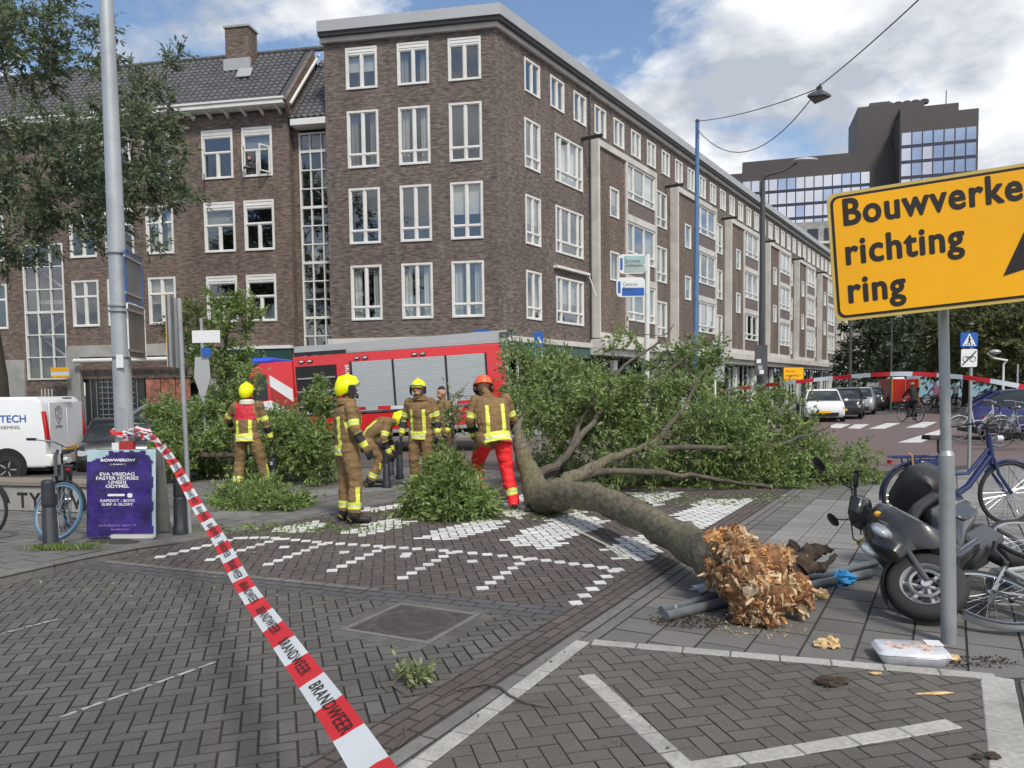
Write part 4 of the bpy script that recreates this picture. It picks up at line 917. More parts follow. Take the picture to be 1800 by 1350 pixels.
# roofs with tiles laid one by one
tm = MB(); n = 7; prof = [(-.14 + .28 * i / n, .0 + .028 * math.sin(i / n * 2 * math.pi)) for i in range(n + 1)]
vs_ = []
for (q, h_) in prof: vs_ += [(q, 0, h_ + .03), (q, .34, h_), (q, 0, h_ - .0)]
tm.add(vs_, [(3 * i, 3 * i + 3, 3 * i + 4, 3 * i + 1) for i in range(n)] + [(3 * i, 3 * i + 2, 3 * i + 5, 3 * i + 3) for i in range(n)])
TILE = tm.mesh('roof_tile', M['rtile'], smooth=50)
def tiled(xa, xb, y0, z0, run, slope, name='roof', first=300, xr=None):
    """roof slope starting at the eave (y0, z0); xr(s) can shorten a row on the right"""
    cs, sn = math.cos(slope), math.sin(slope); b = MB()
    b.add([(xa, y0, z0 - .03), (xb, y0, z0 - .03), (xb, y0 + run * cs, z0 + run * sn - .03), (xa, y0 + run * cs, z0 + run * sn - .03)], [(0, 1, 2, 3)])
    rf = b.build(name, M['dkgrey'], ob_); V, Q, T_ = [], [], []; k = 0
    tv = np.array([v.co for v in TILE.vertices]); tq = [tuple(p.vertices) for p in TILE.polygons]
    rows = int(run / .27); mt = Matrix.Rotation(slope, 3, 'X'); mtn = np.array(mt)
    cells = [(i, j) for j in range(rows) for i in range(int((xb - xa) / .25))]
    cells.sort(key=lambda c: -c[0])
    for (i, j) in cells:
        x = xa + .14 + i * .25; s_ = j * .27
        p = Vector((x, y0 + s_ * cs, z0 + s_ * sn + .01))
        if k < first: link('roof_tile', TILE, rf, p, (slope, 0, rng.uniform(-.01, .01))); k += 1
        else:
            b0 = len(V) * len(tv); V.append(tv @ mtn.T + np.array(p)); Q += [[a + b0 for a in q] for q in tq]; T_ += [rng.random()] * len(tq)
    if V: tag(link('tile_field', npmesh('tile_field', np.concatenate(V), np.array(Q), M['rtile'], T_, smooth=False), rf), kind='stuff')
    return rf
SL = R(47); RUN = 3.9
tiled(ox(30), ox(8.02), YW - .5, EZ + .2, RUN, SL)
tiled(ox(8.0), ox(6.46), YS - .5, 11.9, 4.6, SL, first=100)
b = MB(); yr, zr = YW - .5 + RUN * math.cos(SL), EZ + .2 + RUN * math.sin(SL)
for i in range(60): b.M = Matrix.Translation((ox(30) + .4 * i, yr, zr)) ; b.tube([(-.2, 0, 0), (.19, 0, .01)], .11, 8)
b.M = Matrix(); b.build('ridge', M['rtile'], ob_)
# brick verge beside the lower roof with lead flashing
b = MB(); yv0, zv0 = YW - .5, EZ + .15
b.prism([(yv0, zv0), (yr, zr), (yr, zr - 1.3), (yv0 + .4, zv0 - .6)], ox(8.02), ox(7.88), 'x'); b.build('verge', M['brick2'], ob_)
b = MB(); b.tube([(ox(7.84), yv0 + .25, zv0 - .12 + .02), (ox(7.84), yv0 + 3.0, zv0 + 2.8)], .06, 6); b.build('flashing', M['white'], ob_)
b = MB(); b.add([(ox(30), yr, zr), (ox(8), yr, zr), (ox(8), yr + 4, EZ), (ox(30), yr + 4, EZ)], [(0, 1, 2, 3)]); b.build('roof_back', M['dkgrey'], ob_)
# chimney, skylight
cx_ = ox(10.7); b = MB(); b.box((cx_ - .55, yr - .9, zr - 1.2), (cx_ + .45, yr - .2, zr + .72)); ch = b.build('chimney', M['brick2'], ob_)
b = MB(); b.box((cx_ - .6, yr - .95, zr + .721), (cx_ + .5, yr - .15, zr + .80)); b.build('chimney_cap', M['concrete'], ch)
b = MB(); b.box((cx_ - .62, yr - .97, zr - .95), (cx_ + .52, yr - .85, zr - .5)); b.build('flashing', M['zinc'], ch)
sx = ox(10.2); b = MB(); b.M = Matrix.Translation((sx, YW - .5 + 1.75 * math.cos(SL), EZ + .2 + 1.75 * math.sin(SL) + .1)) @ Matrix.Rotation(SL + R(14), 4, 'X'); b.box((-.3, -.02, .0), (.3, .45, .06)); b.build('skylight', M['zinc'], ob_, bevel=.01)
# ground floor: band, awning, shop fronts, posters
b = MB(); b.box((ox(17.9), YW - .12, 3.15), (ox(12.2), YW + .1, 3.62)); b.box((ox(17.9), YW - .13, 0), (ox(17.3), YW + .1, 3.149)); b.build('shop_band', M['concrete'], ob_, bevel=.01)
b = MB(); b.tube([(ox(17.35), YW - .35, 3.0), (ox(12.4), YW - .35, 3.0)], .09, 10); b.build('awning_roll', M['white'], ob_)
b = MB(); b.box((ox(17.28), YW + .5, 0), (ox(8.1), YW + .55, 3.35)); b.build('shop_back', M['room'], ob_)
b = MB(); b.add([(ox(17.28), YW + .12, .4), (ox(14.6), YW + .12, .4), (ox(14.6), YW + .12, 2.9), (ox(17.28), YW + .12, 2.9)], [(0, 1, 2, 3)]); sw_ = b.build('shop_window', M['cglass'], ob_, smooth=0)
b = MB()
for k in range(9):
    b.box((ox(17.0) + k * .26, YW + .07, .5), (ox(17.0) + k * .26 + .02, YW + .09, 2.3))
for k in range(8): b.box((ox(16.6), YW + .05, .6 + k * .22), (ox(15.0), YW + .07, .62 + k * .22))
b.build('security_grille', M['galv'], sw_)
POST = pm('pink_stone_panel', (.36, .14, .10), .6, var=.6, scale=3.5, dirt=((.10, .05, .04), .7, 3))
for k in range(3):
    b = MB(); b.box((ox(14.5) + k * .66, YW + .05, 1.15), (ox(14.5) + k * .66 + .62, YW + .1, 2.42)); b.build('stone_panel', POST, ob_, bevel=.01)
b = MB(); b.box((ox(14.6), YW + .02, 2.43), (ox(12.4), YW + .1, 3.14)); b.build('shop_panel', M['black'], ob_); b = MB(); b.box((ox(14.6), YW + .02, .0), (ox(12.4), YW + .1, 1.14)); b.build('shop_panel', M['black'], ob_)
b = MB(); b.box((ox(12.2), YW + .05, 0), (ox(10.7), YW + .15, 3.34)); b.box((ox(10.7), YW + .05, 0), (ox(8.06), YW + .15, 2.2)); b.build('wall_panel', M['concrete'], ob_)
b = MB(); b.box((ox(10.7), YW - .15, 2.2), (ox(8.15), YW + .1, 3.3)); b.build('shop_fascia', pm('dark_green_fascia', (.015, .06, .055), .5), ob_, bevel=.01)
b = MB(); b.box((ox(10.8), YW - .2, 3.32), (ox(8.1), YW + .1, 3.44)); b.build('fascia_cap', M['white'], ob_)
b = MB(); b.box((ox(21.2), YW - .1, 0), (ox(19.9), YW + .1, 3.1)); b.build('grey_door', M['concrete'], ob_, bevel=.01)
b = MB(); b.box((ox(30), YW + .02, 0), (ox(21.2), YW + .1, 3.35)); b.box((ox(19.9), YW + .02, 0), (ox(17.9), YW + .1, 2.27)); b.build('base_wall', M['brick2'], ob_)
for k in range(4):
    b = MB(); b.box((ox(19.2) + k * .16, YW - .03, .9), (ox(19.2) + k * .16 + .03, YW, 1.9)); b.build('bar', M['white'], ob_)
b = MB(); b.box((ox(18.3) , YW - .5, 2.35), (ox(17.5), YW - .44, 2.75)); o = b.build('estate_agent_board', M['swhite'], ob_); 
b = MB(); b.box((ox(18.3) , YW - .51, 2.6), (ox(17.5), YW - .501, 2.75)); b.box((ox(18.3) , YW - .51, 2.35), (ox(17.5), YW - .501, 2.43)); b.build('board_stripe', M['syel'], o)
print('buildings ok', len(bpy.data.objects))
# ------------------------------------------------------------------ office tower far behind
TD = Vector((-math.sin(R(74)), math.cos(R(74)))); TA = math.atan2(-TD.y, -TD.x)
tp = at(1590, 684, 165); tw = thing('office_tower', 'dark brown office tower with bands of blue mirror windows beyond the roofs', 'office building', (tp.x, tp.y, 0), TA)
MDK = pm('tower_cladding', (.072, .060, .060), .6, var=.06, scale=.2); MBL = pm('tower_mullion', (.03, .035, .06), .5)
MIR = pm('mirror_glass', (.45, .54, .74), .04, metal=.85, var=.25, scale=.12); MIRW = pm('pale_mirror_glass', (.72, .74, .82), .08, metal=.75, var=.25, scale=.12)
def tloc(px, py, yl=0):
    """photo pixel on the tower's plane at depth yl -> local x, z"""
    d = ray(px, py); ca, sa = math.cos(-TA), math.sin(-TA)
    dx, dy = d.x * ca - d.y * sa, d.x * sa + d.y * ca; ex_, ey_ = -tp.x, -tp.y
    px_, py_ = ex_ * ca - ey_ * sa, ex_ * sa + ey_ * ca
    t = (yl - py_) / dy; return px_ + dx * t, EYE + d.z * t
def tbox(name, x0, x1, z0, z1, y0, y1, m_, par=tw): b = MB(); b.box((x0, y0, z0), (x1, y1, z1)); return b.build(name, m_, par, smooth=0)
A0 = tloc(1305, 284)[0]; Az = tloc(1400, 277)[1]; A1 = tloc(1512, 270)[0]; B1 = tloc(1705, 212)[0]; Bz = tloc(1640, 214)[1]; Tz = tloc(1560, 178)[1]; T1 = tloc(1629, 180)[0]
B0 = tloc(1572, 230)[0]; Wz = tloc(1560, 206)[1]
C0 = tloc(1497, 200)[0]
y_ = -4.0
tbox('slab', A0, A1 + 8, 0, Az, 0, 18, MDK); tbox('low_slab', A0 - 9, A0, 0, tloc(1300, 305)[1], 0, 18, MDK)
tbox('core', C0 + 1.5, T1, 0, Tz, 2, 16, MDK); tbox('wing', B0, B1, 0, Bz, -6, 12, MDK)
tbox('roof_house', T1 - 5, T1 + 6, Bz, Bz + 3.4, 0, 8, MDK); tbox('mast', T1 + 3.8, T1 + 3.95, Bz, Bz + 6.5, 1, 1.2, M['dkgrey'])
tbox('plant_box', C0 + 4, C0 + 8, Tz, Tz + 1.0, 3, 6, M['dkgrey'])
for k in range(5): b = MB(); b.lathe([(.9, 0), (1.0, .6), (.6, .9)], 8); link('roof_vent', b.mesh('roof_vent', M['dkgrey']), tw, (C0 + 8 + k * 1.7, 4, Tz))
def curtain_wall(x0, x1, ztop, nz, fz, wx, y):
    n = max(1, round((x1 - x0) / wx)); w_ = (x1 - x0) / n
    p1 = MB(); p1.box((0, 0, 0), (w_ * .88, .1, fz * .78)); q = [p1.mesh('window', MIR, smooth=0), p1.mesh('window', MIRW, smooth=0)]
    for j in range(nz):
        for i in range(n):
            wmesh = q[1] if rng.random() < (.62 if x0 < B0 - 5 else .25) or (i == 0 and x0 > A1) else q[0]
            link('window', wmesh, tw, (x0 + i * w_ + w_ * .06, y - .12, ztop - (j + 1) * fz + .11 * fz))
        tbox('spandrel', x0, x1, ztop - (j + 1) * fz - .13 * fz, ztop - (j + 1) * fz + .10 * fz, y - .1, y, MBL)
curtain_wall(A0, A1 + 2, Az - 4.0, 8, 2.9 * 1.05, 1.9, 0)
curtain_wall(B0 + .2, B1 - .3, Bz - 3.2, 10, 3.1, 2.1, -6)
# pale flats in front of it
fl = at(1445, 684, 118); pf = thing('pale_flats', 'pale block of flats with balconies showing just above the long roof', 'building', (fl.x + 1, fl.y, 0), TA)
b = MB(); b.box((-6, 0, 0), (14, 12, 26.5)); b.build('wall', M['concrete'], pf, smooth=0)
for j in range(3):
    for i in range(8): b = MB(); b.box((-5.6 + i * 2.4, -.15, 23.6 - j * 3), (-4.1 + i * 2.4, 0, 25.4 - j * 3)); b.build('window', MBL, pf, smooth=0)
    b = MB(); b.box((-6, -1, 23.0 - j * 3), (14, -.16, 23.3 - j * 3)); b.build('balcony', M['white'], pf, smooth=0)

# ------------------------------------------------------------------ foliage tools
def leaves(name, C_, dirs, size, mat_, parent=None, asp=.34, droop=.35, tag_=True):
    """one small folded leaf per row of C_"""
    n = len(C_); d = dirs + nr.normal(0, .45, (n, 3)); d[:, 2] -= droop * nr.rand(n); d /= np.linalg.norm(d, axis=1)[:, None] + 1e-9
    a = nr.normal(0, 1, (n, 3)); a[:, 2] *= .5; s_ = np.cross(d, a); s_ /= np.linalg.norm(s_, axis=1)[:, None] + 1e-9
    nn = np.cross(s_, d); L_ = (size * (.6 + .8 * nr.rand(n)))[:, None]
    V = np.empty((n, 4, 3)); V[:, 0] = C_; V[:, 1] = C_ + d * L_ * .5 + s_ * L_ * asp * .5 + nn * L_ * .06; V[:, 2] = C_ + d * L_; V[:, 3] = C_ + d * L_ * .5 - s_ * L_ * asp * .5 + nn * L_ * .06
    Q = np.arange(n * 4).reshape(n, 4)
    me = npmesh(name, V.reshape(-1, 3), Q, mat_, nr.rand(n))
    o = link(name, me, parent); return tag(o, kind='stuff') if tag_ else o
def ell(cx, cy, cz, rx, ry, rz, n, hollow=.0):
    p = nr.normal(0, 1, (n, 3)); p /= np.linalg.norm(p, axis=1)[:, None]; r_ = (hollow + (1 - hollow) * nr.rand(n)) ** (1 / 2.2)
    return np.array([cx, cy, cz]) + p * r_[:, None] * np.array([rx, ry, rz])
def grow(nodes, attract, mb, r0=.02, rmin=.004, step=.25, zmin=.03, sag=0.0, n=5, radfac=.6, maxr=.1):
    """hang every attractor on the nearest node with a slightly crooked twig; returns (tips, directions)"""
    P_ = [np.array(q[0], float) for q in nodes]; Rr = [q[1] for q in nodes]; tips, dirs = [], []
    order = sorted(range(len(attract)), key=lambda i: min(np.linalg.norm(attract[i] - q) for q in P_[:len(nodes)]))
    PA = np.array(P_)
    for i in order:
        a = attract[i]; dd = np.linalg.norm(PA - a, axis=1) + .0 * PA[:, 2]; j = int(dd.argmin()); L_ = dd[j]
        k = max(2, int(L_ / step) + 1); r_ = min(maxr, max(rmin * 1.5, Rr[j] * radfac)); pts, rs = [PA[j].copy()], [r_]
        for q in range(1, k + 1):
            t = q / k; p = PA[j] * (1 - t) + a * t + (nr.normal(0, .07 * L_ / math.sqrt(k), 3) if q < k else 0)
            p[2] += sag * math.sin(math.pi * t) * L_; p[2] = max(zmin, p[2]); pts.append(p); rs.append(r_ + (rmin - r_) * t)
        mb.tube([tuple(p) for p in pts], rs, n, cap=False)
        PA = np.vstack([PA, np.array(pts[1:])]); Rr += rs[1:]
        v = pts[-1] - pts[-2]; tips.append(pts[-1]); dirs.append(v / (np.linalg.norm(v) + 1e-9))
    return np.array(tips), np.array(dirs), PA
def spray(tips, dirs, per, spread, zmin=.02, up=0.0):
    """points along little twiglets round every tip"""
    T_, D_ = [], []
    nt_ = max(3, per // 10)
    for t, d in zip(tips, dirs):
        v = nr.normal(0, 1, (nt_, 3)) * .8 + d * .9; v[:, 2] += up; v /= np.linalg.norm(v, axis=1)[:, None]
        ln = spread * (.4 + .8 * nr.rand(nt_)); k = max(1, per // nt_)
        s_ = nr.rand(nt_, k); p = t + v[:, None, :] * (s_ * ln[:, None])[:, :, None] + nr.normal(0, .012, (nt_, k, 3))
        T_.append(p.reshape(-1, 3)); D_.append(np.repeat(v, k, axis=0))
    T_, D_ = np.concatenate(T_), np.concatenate(D_); T_[:, 2] = np.maximum(T_[:, 2], zmin + .05 * nr.rand(len(T_))); return T_, D_
def tree(name, label, cat, base, trunk, ells, mat_, bark, natt=120, per=200, leaf=.1, spread=.6, rtr=.2, group=None, inter=0):
    t = thing(name, label, cat, base, group=group); b = MB()
    pts = [(0, 0, 0)] + trunk; rs = [rtr * (1.35 if i == 0 else 1 - .6 * i / len(pts)) for i in range(len(pts))]
    b.tube(pts, rs, 9); nodes = []
    for i in range(len(pts) - 1):
        for q in range(5):
            s_ = q / 5; p = np.array(pts[i]) * (1 - s_) + np.array(pts[i + 1]) * s_
            if i or q > 2: nodes.append((p, rs[i + 1]))
    nodes = [q for q in nodes if q[0][2] > .35 * max(p[2] for p in pts)] or [(np.array(pts[-1]), rs[-1])]
    b.build('trunk', bark, t); l_ = MB(); vol = [e[3] * e[4] * e[5] for e in ells]; A_ = []
    for e, v in zip(ells, vol): A_.append(ell(*e, max(4, int(natt * v / sum(vol))), .25))
    tips, dirs, PA = grow(nodes, np.concatenate(A_), l_, rmin=.008, step=.5, radfac=.45, maxr=.06)
    tag(l_.build('limbs', bark, t), kind='stuff'); T_, D_ = spray(tips, dirs, per, spread, zmin=.3)
    leaves('crown', T_, D_, leaf, mat_, t); return t

# large tree at the left, reaching over the street
lt = at(2, 700, 21); lt.z = 0
def rel(px, py, d, base): p = at(px, py, d); return (p.x - base.x, p.y - base.y, p.z)
E_ = []
for (px, py, d, r1, r2, r3) in ((60, 300, 20.5, 1.6, 1.6, 1.5), (210, 270, 20, 1.5, 1.3, 1.2), (270, 180, 20, .7, .8, .75), (290, 100, 20.3, .4, .4, .6), (280, 330, 19.8, .95, .9, .7), (270, 240, 19.9, .8, .8, .6), (230, 350, 19.8, 1.0, .9, .6), (40, 90, 21, 1.0, 1.4, 1.2),
                                (140, 60, 21, .8, 1.0, .8), (120, 400, 20, 1.3, 1.2, .55), (0, 420, 20.5, .9, 1.2, .8), (-200, 250, 21, 2.4, 2, 2.4), (240, 420, 19.6, .6, .6, .25), (200, 130, 20.6, .6, .8, .6), (-120, 20, 21, 2, 2, 1.6)):
    E_.append((*rel(px, py, d, lt), r1, r2, r3))
tree('street_tree', 'tall leafy street tree at the left edge spreading over the older building', 'tree', lt, [(0, 0, 2.2), (-.3, .1, 4.2), (-.6, -.1, 6), (-.5, -.2, 8), (-.4, -.2, 10)], E_, M['leaf2'], M['barkd'], natt=950, per=100, leaf=.13, spread=.5, rtr=.2)
b2 = at(395, 700, 24.5); b2.z = 0
tree('street_tree', 'small bright green street tree in front of the old building behind the signs', 'tree', b2, [(0, 0, 1.4), (.05, 0, 2.6), (.1, .1, 3.8)],
     [(*rel(395, 560, 24.5, b2), 1.15, 1, .85), (*rel(380, 640, 24.3, b2), 1.1, 1, .9), (*rel(320, 590, 24.4, b2), .7, .6, .6), (*rel(430, 640, 24.4, b2), .7, .7, .6)], M['leaf'], M['barkd'], natt=130, per=90, leaf=.12, spread=.4, rtr=.08)
# trees down the street on the right
far = [(1545, 620, 62, 3.4, 3.0, 'dark green tree beyond the red lorry at the far end of the parked cars', 'leafd'), (1595, 610, 68, 4.0, 3.4, 'broad dark tree behind the tape under the yellow sign', 'leafd'), (1655, 600, 74, 3.6, 3.4, 'dark tree right of the sign pole at the street end', 'leafd'),
       (1700, 605, 52, 2.6, 2.6, 'thin brownish tree behind the blue zebra crossing sign', 'leaf3'), (1765, 585, 44, 2.9, 2.6, 'yellow green tree at the right edge above the blue cars', 'leaf3'), (1810, 615, 40, 2.4, 2.2, 'pale green tree cut by the right edge of the view', 'leaf3'), (1870, 580, 46, 3.2, 3, 'green tree just beyond the right edge', 'leaf3')]
for (px, py, d, rx, rz, lab, mt) in far:
    p = at(px, py, d); bs = Vector((p.x, p.y, 0)); h_ = p.z
    tree('street_tree', lab, 'tree', bs, [(0, 0, h_ * .5), (.1, 0, h_ * .8), (.2, .1, h_)], [(0, 0, h_, rx, rx, rz), (rx * .5, 0, h_ - rz * .5, rx * .6, rx * .6, rz * .5), (-rx * .4, .2, h_ + rz * .4, rx * .6, rx * .6, rz * .6)],
         M[mt], M['barkd'], natt=60, per=150, leaf=.34, spread=1.1, rtr=.22, group='trees at the far end of the street')
tag(leaves('hedge', ell(at(1650, 690, 85).x, 85, 1.5, 26, 3, 2.6, 9000), nr.normal(0, 1, (9000, 3)), .5, M['leafd'], tag_=False), kind='stuff')

# ------------------------------------------------------------------ the fallen tree
ft = thing('fallen_tree', 'uprooted street tree lying across the crossing with broken root ball and green crown', 'fallen tree', (1.7, 5.6, 0))
FB = Vector((1.7, 5.6, 0))
def fr_(px, py, d): return at(px, py, d) - FB
TP = [at(1290, 1000, 5.75), at(1245, 975, 6.15), at(1190, 945, 6.9), at(1120, 905, 7.9), at(1050, 876, 8.9), at(1000, 868, 9.6), at(955, 876, 10.2)]
TR = [.19, .17, .152, .145, .152, .172, .225]
b = MB(); pts = []; rs = []
for i in range(len(TP) - 1):
    for q in range(6):
        s_ = q / 6; pts.append(TP[i].lerp(TP[i + 1], s_) - FB); rs.append(TR[i] * (1 - s_) + TR[i + 1] * s_)
pts.append(TP[-1] - FB); rs.append(TR[-1]); b.tube(pts, rs, 22)
me = b.mesh('trunk', M['bark'])
for v in me.vertices:
    n_ = noise.noise(Vector(v.co) * 3.5) * .035 + noise.noise(Vector(v.co) * 11) * .016 + noise.noise(Vector((v.co.x * 26, v.co.y * 8, v.co.z * 26))) * .012; v.co += v.normal * n_
link('trunk', me, ft)
fork = TP[-1]
def limb(name, P_, R_, bark=None, n=9):
    b = MB(); pts, rs = [], []
    for i in range(len(P_) - 1):
        for q in range(5):
            s_ = q / 5; j = Vector([nr.normal(0, .012) for _ in range(3)]); pts.append(P_[i].lerp(P_[i + 1], s_) - FB + (j if (i or q) else Vector())); rs.append(R_[i] * (1 - s_) + R_[i + 1] * s_)
    pts.append(P_[-1] - FB); rs.append(R_[-1]); b.tube(pts, rs, n); b.build(name, bark or M['bark2'], ft); return list(zip([np.array(p) for p in pts], rs))
nodes = []
nodes += limb('limb', [fork + Vector((-.04, .1, -.05)), at(930, 830, 10.5), at(915, 790, 10.9), at(908, 758, 11.4), at(918, 735, 12.0)], [.22, .14, .11, .07, .03], M['bark'], 12)
nodes += limb('limb', [fork + Vector((.06, 0, .04)), at(1010, 838, 10.6), at(1060, 812, 11.2), at(1130, 785, 12), at(1210, 750, 12.8), at(1260, 690, 13.5)], [.17, .10, .07, .045, .03, .018], M['bark'], 12)
nodes += limb('limb', [at(975, 850, 10.4), at(1060, 828, 11), at(1150, 830, 11.6), at(1230, 838, 12), at(1310, 850, 12.2), at(1400, 862, 12.6)], [.07, .05, .042, .035, .025, .015])
nodes += limb('limb', [at(935, 840, 10.6), at(985, 815, 11.4), at(1020, 770, 12.2), at(1060, 720, 13), at(1140, 680, 13.8), at(1190, 640, 14.2), at(1240, 600, 14.6)], [.08, .06, .05, .04, .035, .025, .012])
nodes += limb('limb', [at(1150, 780, 12.2), at(1180, 745, 12.4), at(1205, 715, 12.8), at(1220, 680, 13), at(1245, 640, 13.2)], [.05, .045, .03, .025, .01])
nodes += limb('limb', [at(1130, 790, 12), at(1240, 785, 12.2), at(1330, 790, 12.5), at(1420, 765, 12.9), at(1460, 750, 13)], [.05, .04, .03, .02, .012])
nodes += limb('limb', [at(950, 860, 10.8), at(1000, 800, 12.2), at(1020, 740, 13), at(1100, 640, 14), at(1160, 600, 14.6), at(1185, 570, 14.8)], [.06, .05, .04, .03, .02, .01])
EL = [(925, 735, 12.8, .35, .4, .35), (1120, 800, 12.0, .7, .35, .22), (1240, 740, 12.6, .6, .35, .4), (1080, 700, 12.8, .6, .35, .4), (1060, 745, 12.9, .9, .35, .45), (1190, 770, 12.6, .9, .35, .4), (1300, 800, 12.4, .8, .35, .4), (1130, 690, 13.2, .7, .35, .4), (990, 720, 13.2, .7, .4, .5), (1000, 650, 14.5, .5, .5, .35), (1190, 655, 14.6, .55, .7, .55), (1235, 620, 14.6, .3, .5, .35), (1010, 690, 14.3, 1.0, 1.0, .6), (935, 690, 15.2, .6, .8, .6), (1090, 745, 13.8, 1.2, .9, .6), (1260, 790, 13.3, 1.1, .9, .6), (1400, 810, 13.2, 1.2, .9, .45),
      (1485, 828, 13.1, .6, .6, .2), (1420, 775, 13.4, .5, .5, .3), (1340, 730, 14.2, .75, .8, .55), (1010, 815, 13.6, .8, .6, .4), (1150, 845, 12.9, 1.2, .6, .3), (1320, 855, 12.6, 1.2, .5, .25), (1100, 600, 15.2, .35, .3, .22), (960, 640, 15.4, .4, .5, .35), (910, 620, 15.6, .3, .4, .2), (1230, 700, 14, .7, .7, .5)]
A_ = []
vol = [(e[3] * e[4] * e[5]) ** .75 for e in EL]
for e, v in zip(EL, vol):
    p = at(*e[:3]) - FB; q = ell(p.x, p.y, p.z, e[3], e[4], e[5], max(5, int(760 * v / sum(vol))), .1); q[:, 2] = np.maximum(q[:, 2], .06); A_.append(q)
l_ = MB(); tips, dirs, PA = grow(nodes, np.concatenate(A_), l_, rmin=.006, step=.22, radfac=.55, n=5)
tag(l_.build('branches', M['bark2'], ft), kind='stuff')
T_, D_ = spray(tips, dirs, 100, .36); k = len(T_); sel = nr.rand(k) < .26
leaves('foliage', T_[~sel], D_[~sel], .085, M['leaf'], ft); leaves('foliage_underside', T_[sel], D_[sel], .085, M['leafy'], ft)
# root ball: splintered brown wood
def rough_ball(c, r, sub, amp, fr, seed=0, rot=None):
    bm = bmesh.new(); bmesh.ops.create_icosphere(bm, subdivisions=sub, radius=1); q = []
    for v in bm.verts:
        p = v.co.copy(); d = 1 + amp * (noise.multi_fractal(p * fr + Vector((seed, 0, 0)), .9, 2.1, 5) - .9) + .22 * noise.noise(p * 1.3 + Vector((seed + 5, 0, 0)))
        d += .10 * abs(noise.noise(Vector((p.x * 7, p.y * 7, p.z * 2)) + Vector((seed, 3, 1))))
        q.append(Vector((p.x * r[0], p.y * r[1], p.z * r[2])) * d)
    f = [tuple(v.index for v in fa.verts) for fa in bm.faces]; bm.free(); rm = rot.to_matrix() if rot else Matrix.Identity(3)
    return [rm @ p + c for p in q], f
def wood_mat():
    m_ = pm('splintered_wood', (.42, .22, .09), .8, var=.3, scale=14, bump=1, bscale=55)
    n = m_.node_tree.nodes; l = m_.node_tree.links; b_ = n['Principled BSDF']; tcn = n.new('ShaderNodeTexCoord'); mpn = n.new('ShaderNodeMapping'); mpn.inputs['Scale'].default_value = (7, 9, 13); l.new(tcn.outputs['Object'], mpn.inputs[0])
    w_ = n.new('ShaderNodeTexNoise'); w_.inputs['Scale'].default_value = 1; w_.inputs['Detail'].default_value = 6; w_.inputs['Distortion'].default_value = 2.5; w_.inputs['Roughness'].default_value = .7; l.new(mpn.outputs[0], w_.inputs['Vector'])
    c = n.new('ShaderNodeValToRGB'); e = c.color_ramp.elements; e[0].position = .36; e[0].color = (.045, .014, .005, 1); e[1].position = .68; e[1].color = (.80, .52, .25, 1)
    for p_, cl in ((.43, (.20, .07, .02, 1)), (.5, (.42, .19, .065, 1)), (.58, (.62, .35, .14, 1))): x_ = e.new(p_); x_.color = cl
    l.new(w_.outputs['Fac'], c.inputs[0]); l.new(c.outputs[0], b_.inputs['Base Color'])
    b_.inputs['Roughness'].default_value = .85; return m_
WOOD = wood_mat(); rb_ = MB()
RB = Vector(at(1320, 1015, 5.35)) - FB
AXD = (TP[0] - TP[2]).normalized()
LOB = [(1318, 1012, 5.4, .2, .2, .22), (1290, 960, 5.65, .13, .15, .13), (1328, 1072, 5.3, .17, .15, .12), (1392, 1040, 5.4, .13, .13, .13), (1366, 990, 5.55, .13, .13, .1), (1270, 1000, 5.75, .12, .14, .15), (1345, 1045, 5.2, .15, .1, .15)]
for k, (px, py, d, r1, r2, r3) in enumerate(LOB):
    c = Vector(at(px, py, d)) - FB; v_, f_ = rough_ball(c, (r1, r2, r3), 5, .2, 3.4, 3 + k * 7); rb_.add(v_, f_)
CORE = pm('brown_core', (.25, .125, .055), .95, var=.6, scale=18, bump=1, bscale=45, dirt=((.07, .028, .010), .85, 9)); SLAB = pm('torn_wood_face', (.44, .28, .145), .82, var=.35, scale=20, bump=1, bscale=70, tone=(.72, .55, .34), dirt=((.22, .10, .04), .75, 11), stretch=(1, 1, 1))  # patchy dark brown core, darker than the torn slabs over it
me = rb_.mesh('root_ball', CORE, smooth=28)
for v in me.vertices:
    if v.co.z < .005: v.co.z = .005 + rng.uniform(0, .01)
link('root_ball', me, ft)
def slab(c, dn, a, ln, wd, th, m_, mb=None):
    s_ = dn.cross(a).normalized(); n_ = s_.cross(dn); k = 4; rr = []; bend = rng.uniform(-.5, .5)
    for q in range(k + 1):
        u = q / k; cc_ = c + dn * (u - .35) * ln + n_ * (bend * ln * (u - .35) ** 2) + s_ * rng.uniform(-.1, .1) * wd; ww = wd * (1 - .8 * u ** 1.6) * rng.uniform(.7, 1.2); hh_ = th * (1 - .6 * u) * rng.uniform(.8, 1.2)
        rr.append([cc_ - s_ * ww, cc_ - s_ * ww * .4 + n_ * hh_ * rng.uniform(.6, 1.4), cc_ + s_ * ww * .3 + n_ * hh_ * rng.uniform(.3, 1.0), cc_ + s_ * ww, cc_ - n_ * hh_])
    for r2 in rr:
        for q in range(5):
            if r2[q].z < .006: r2[q] = Vector((r2[q].x, r2[q].y, .006))
    mb.loft(rr)
small = MB(); nsl = 0
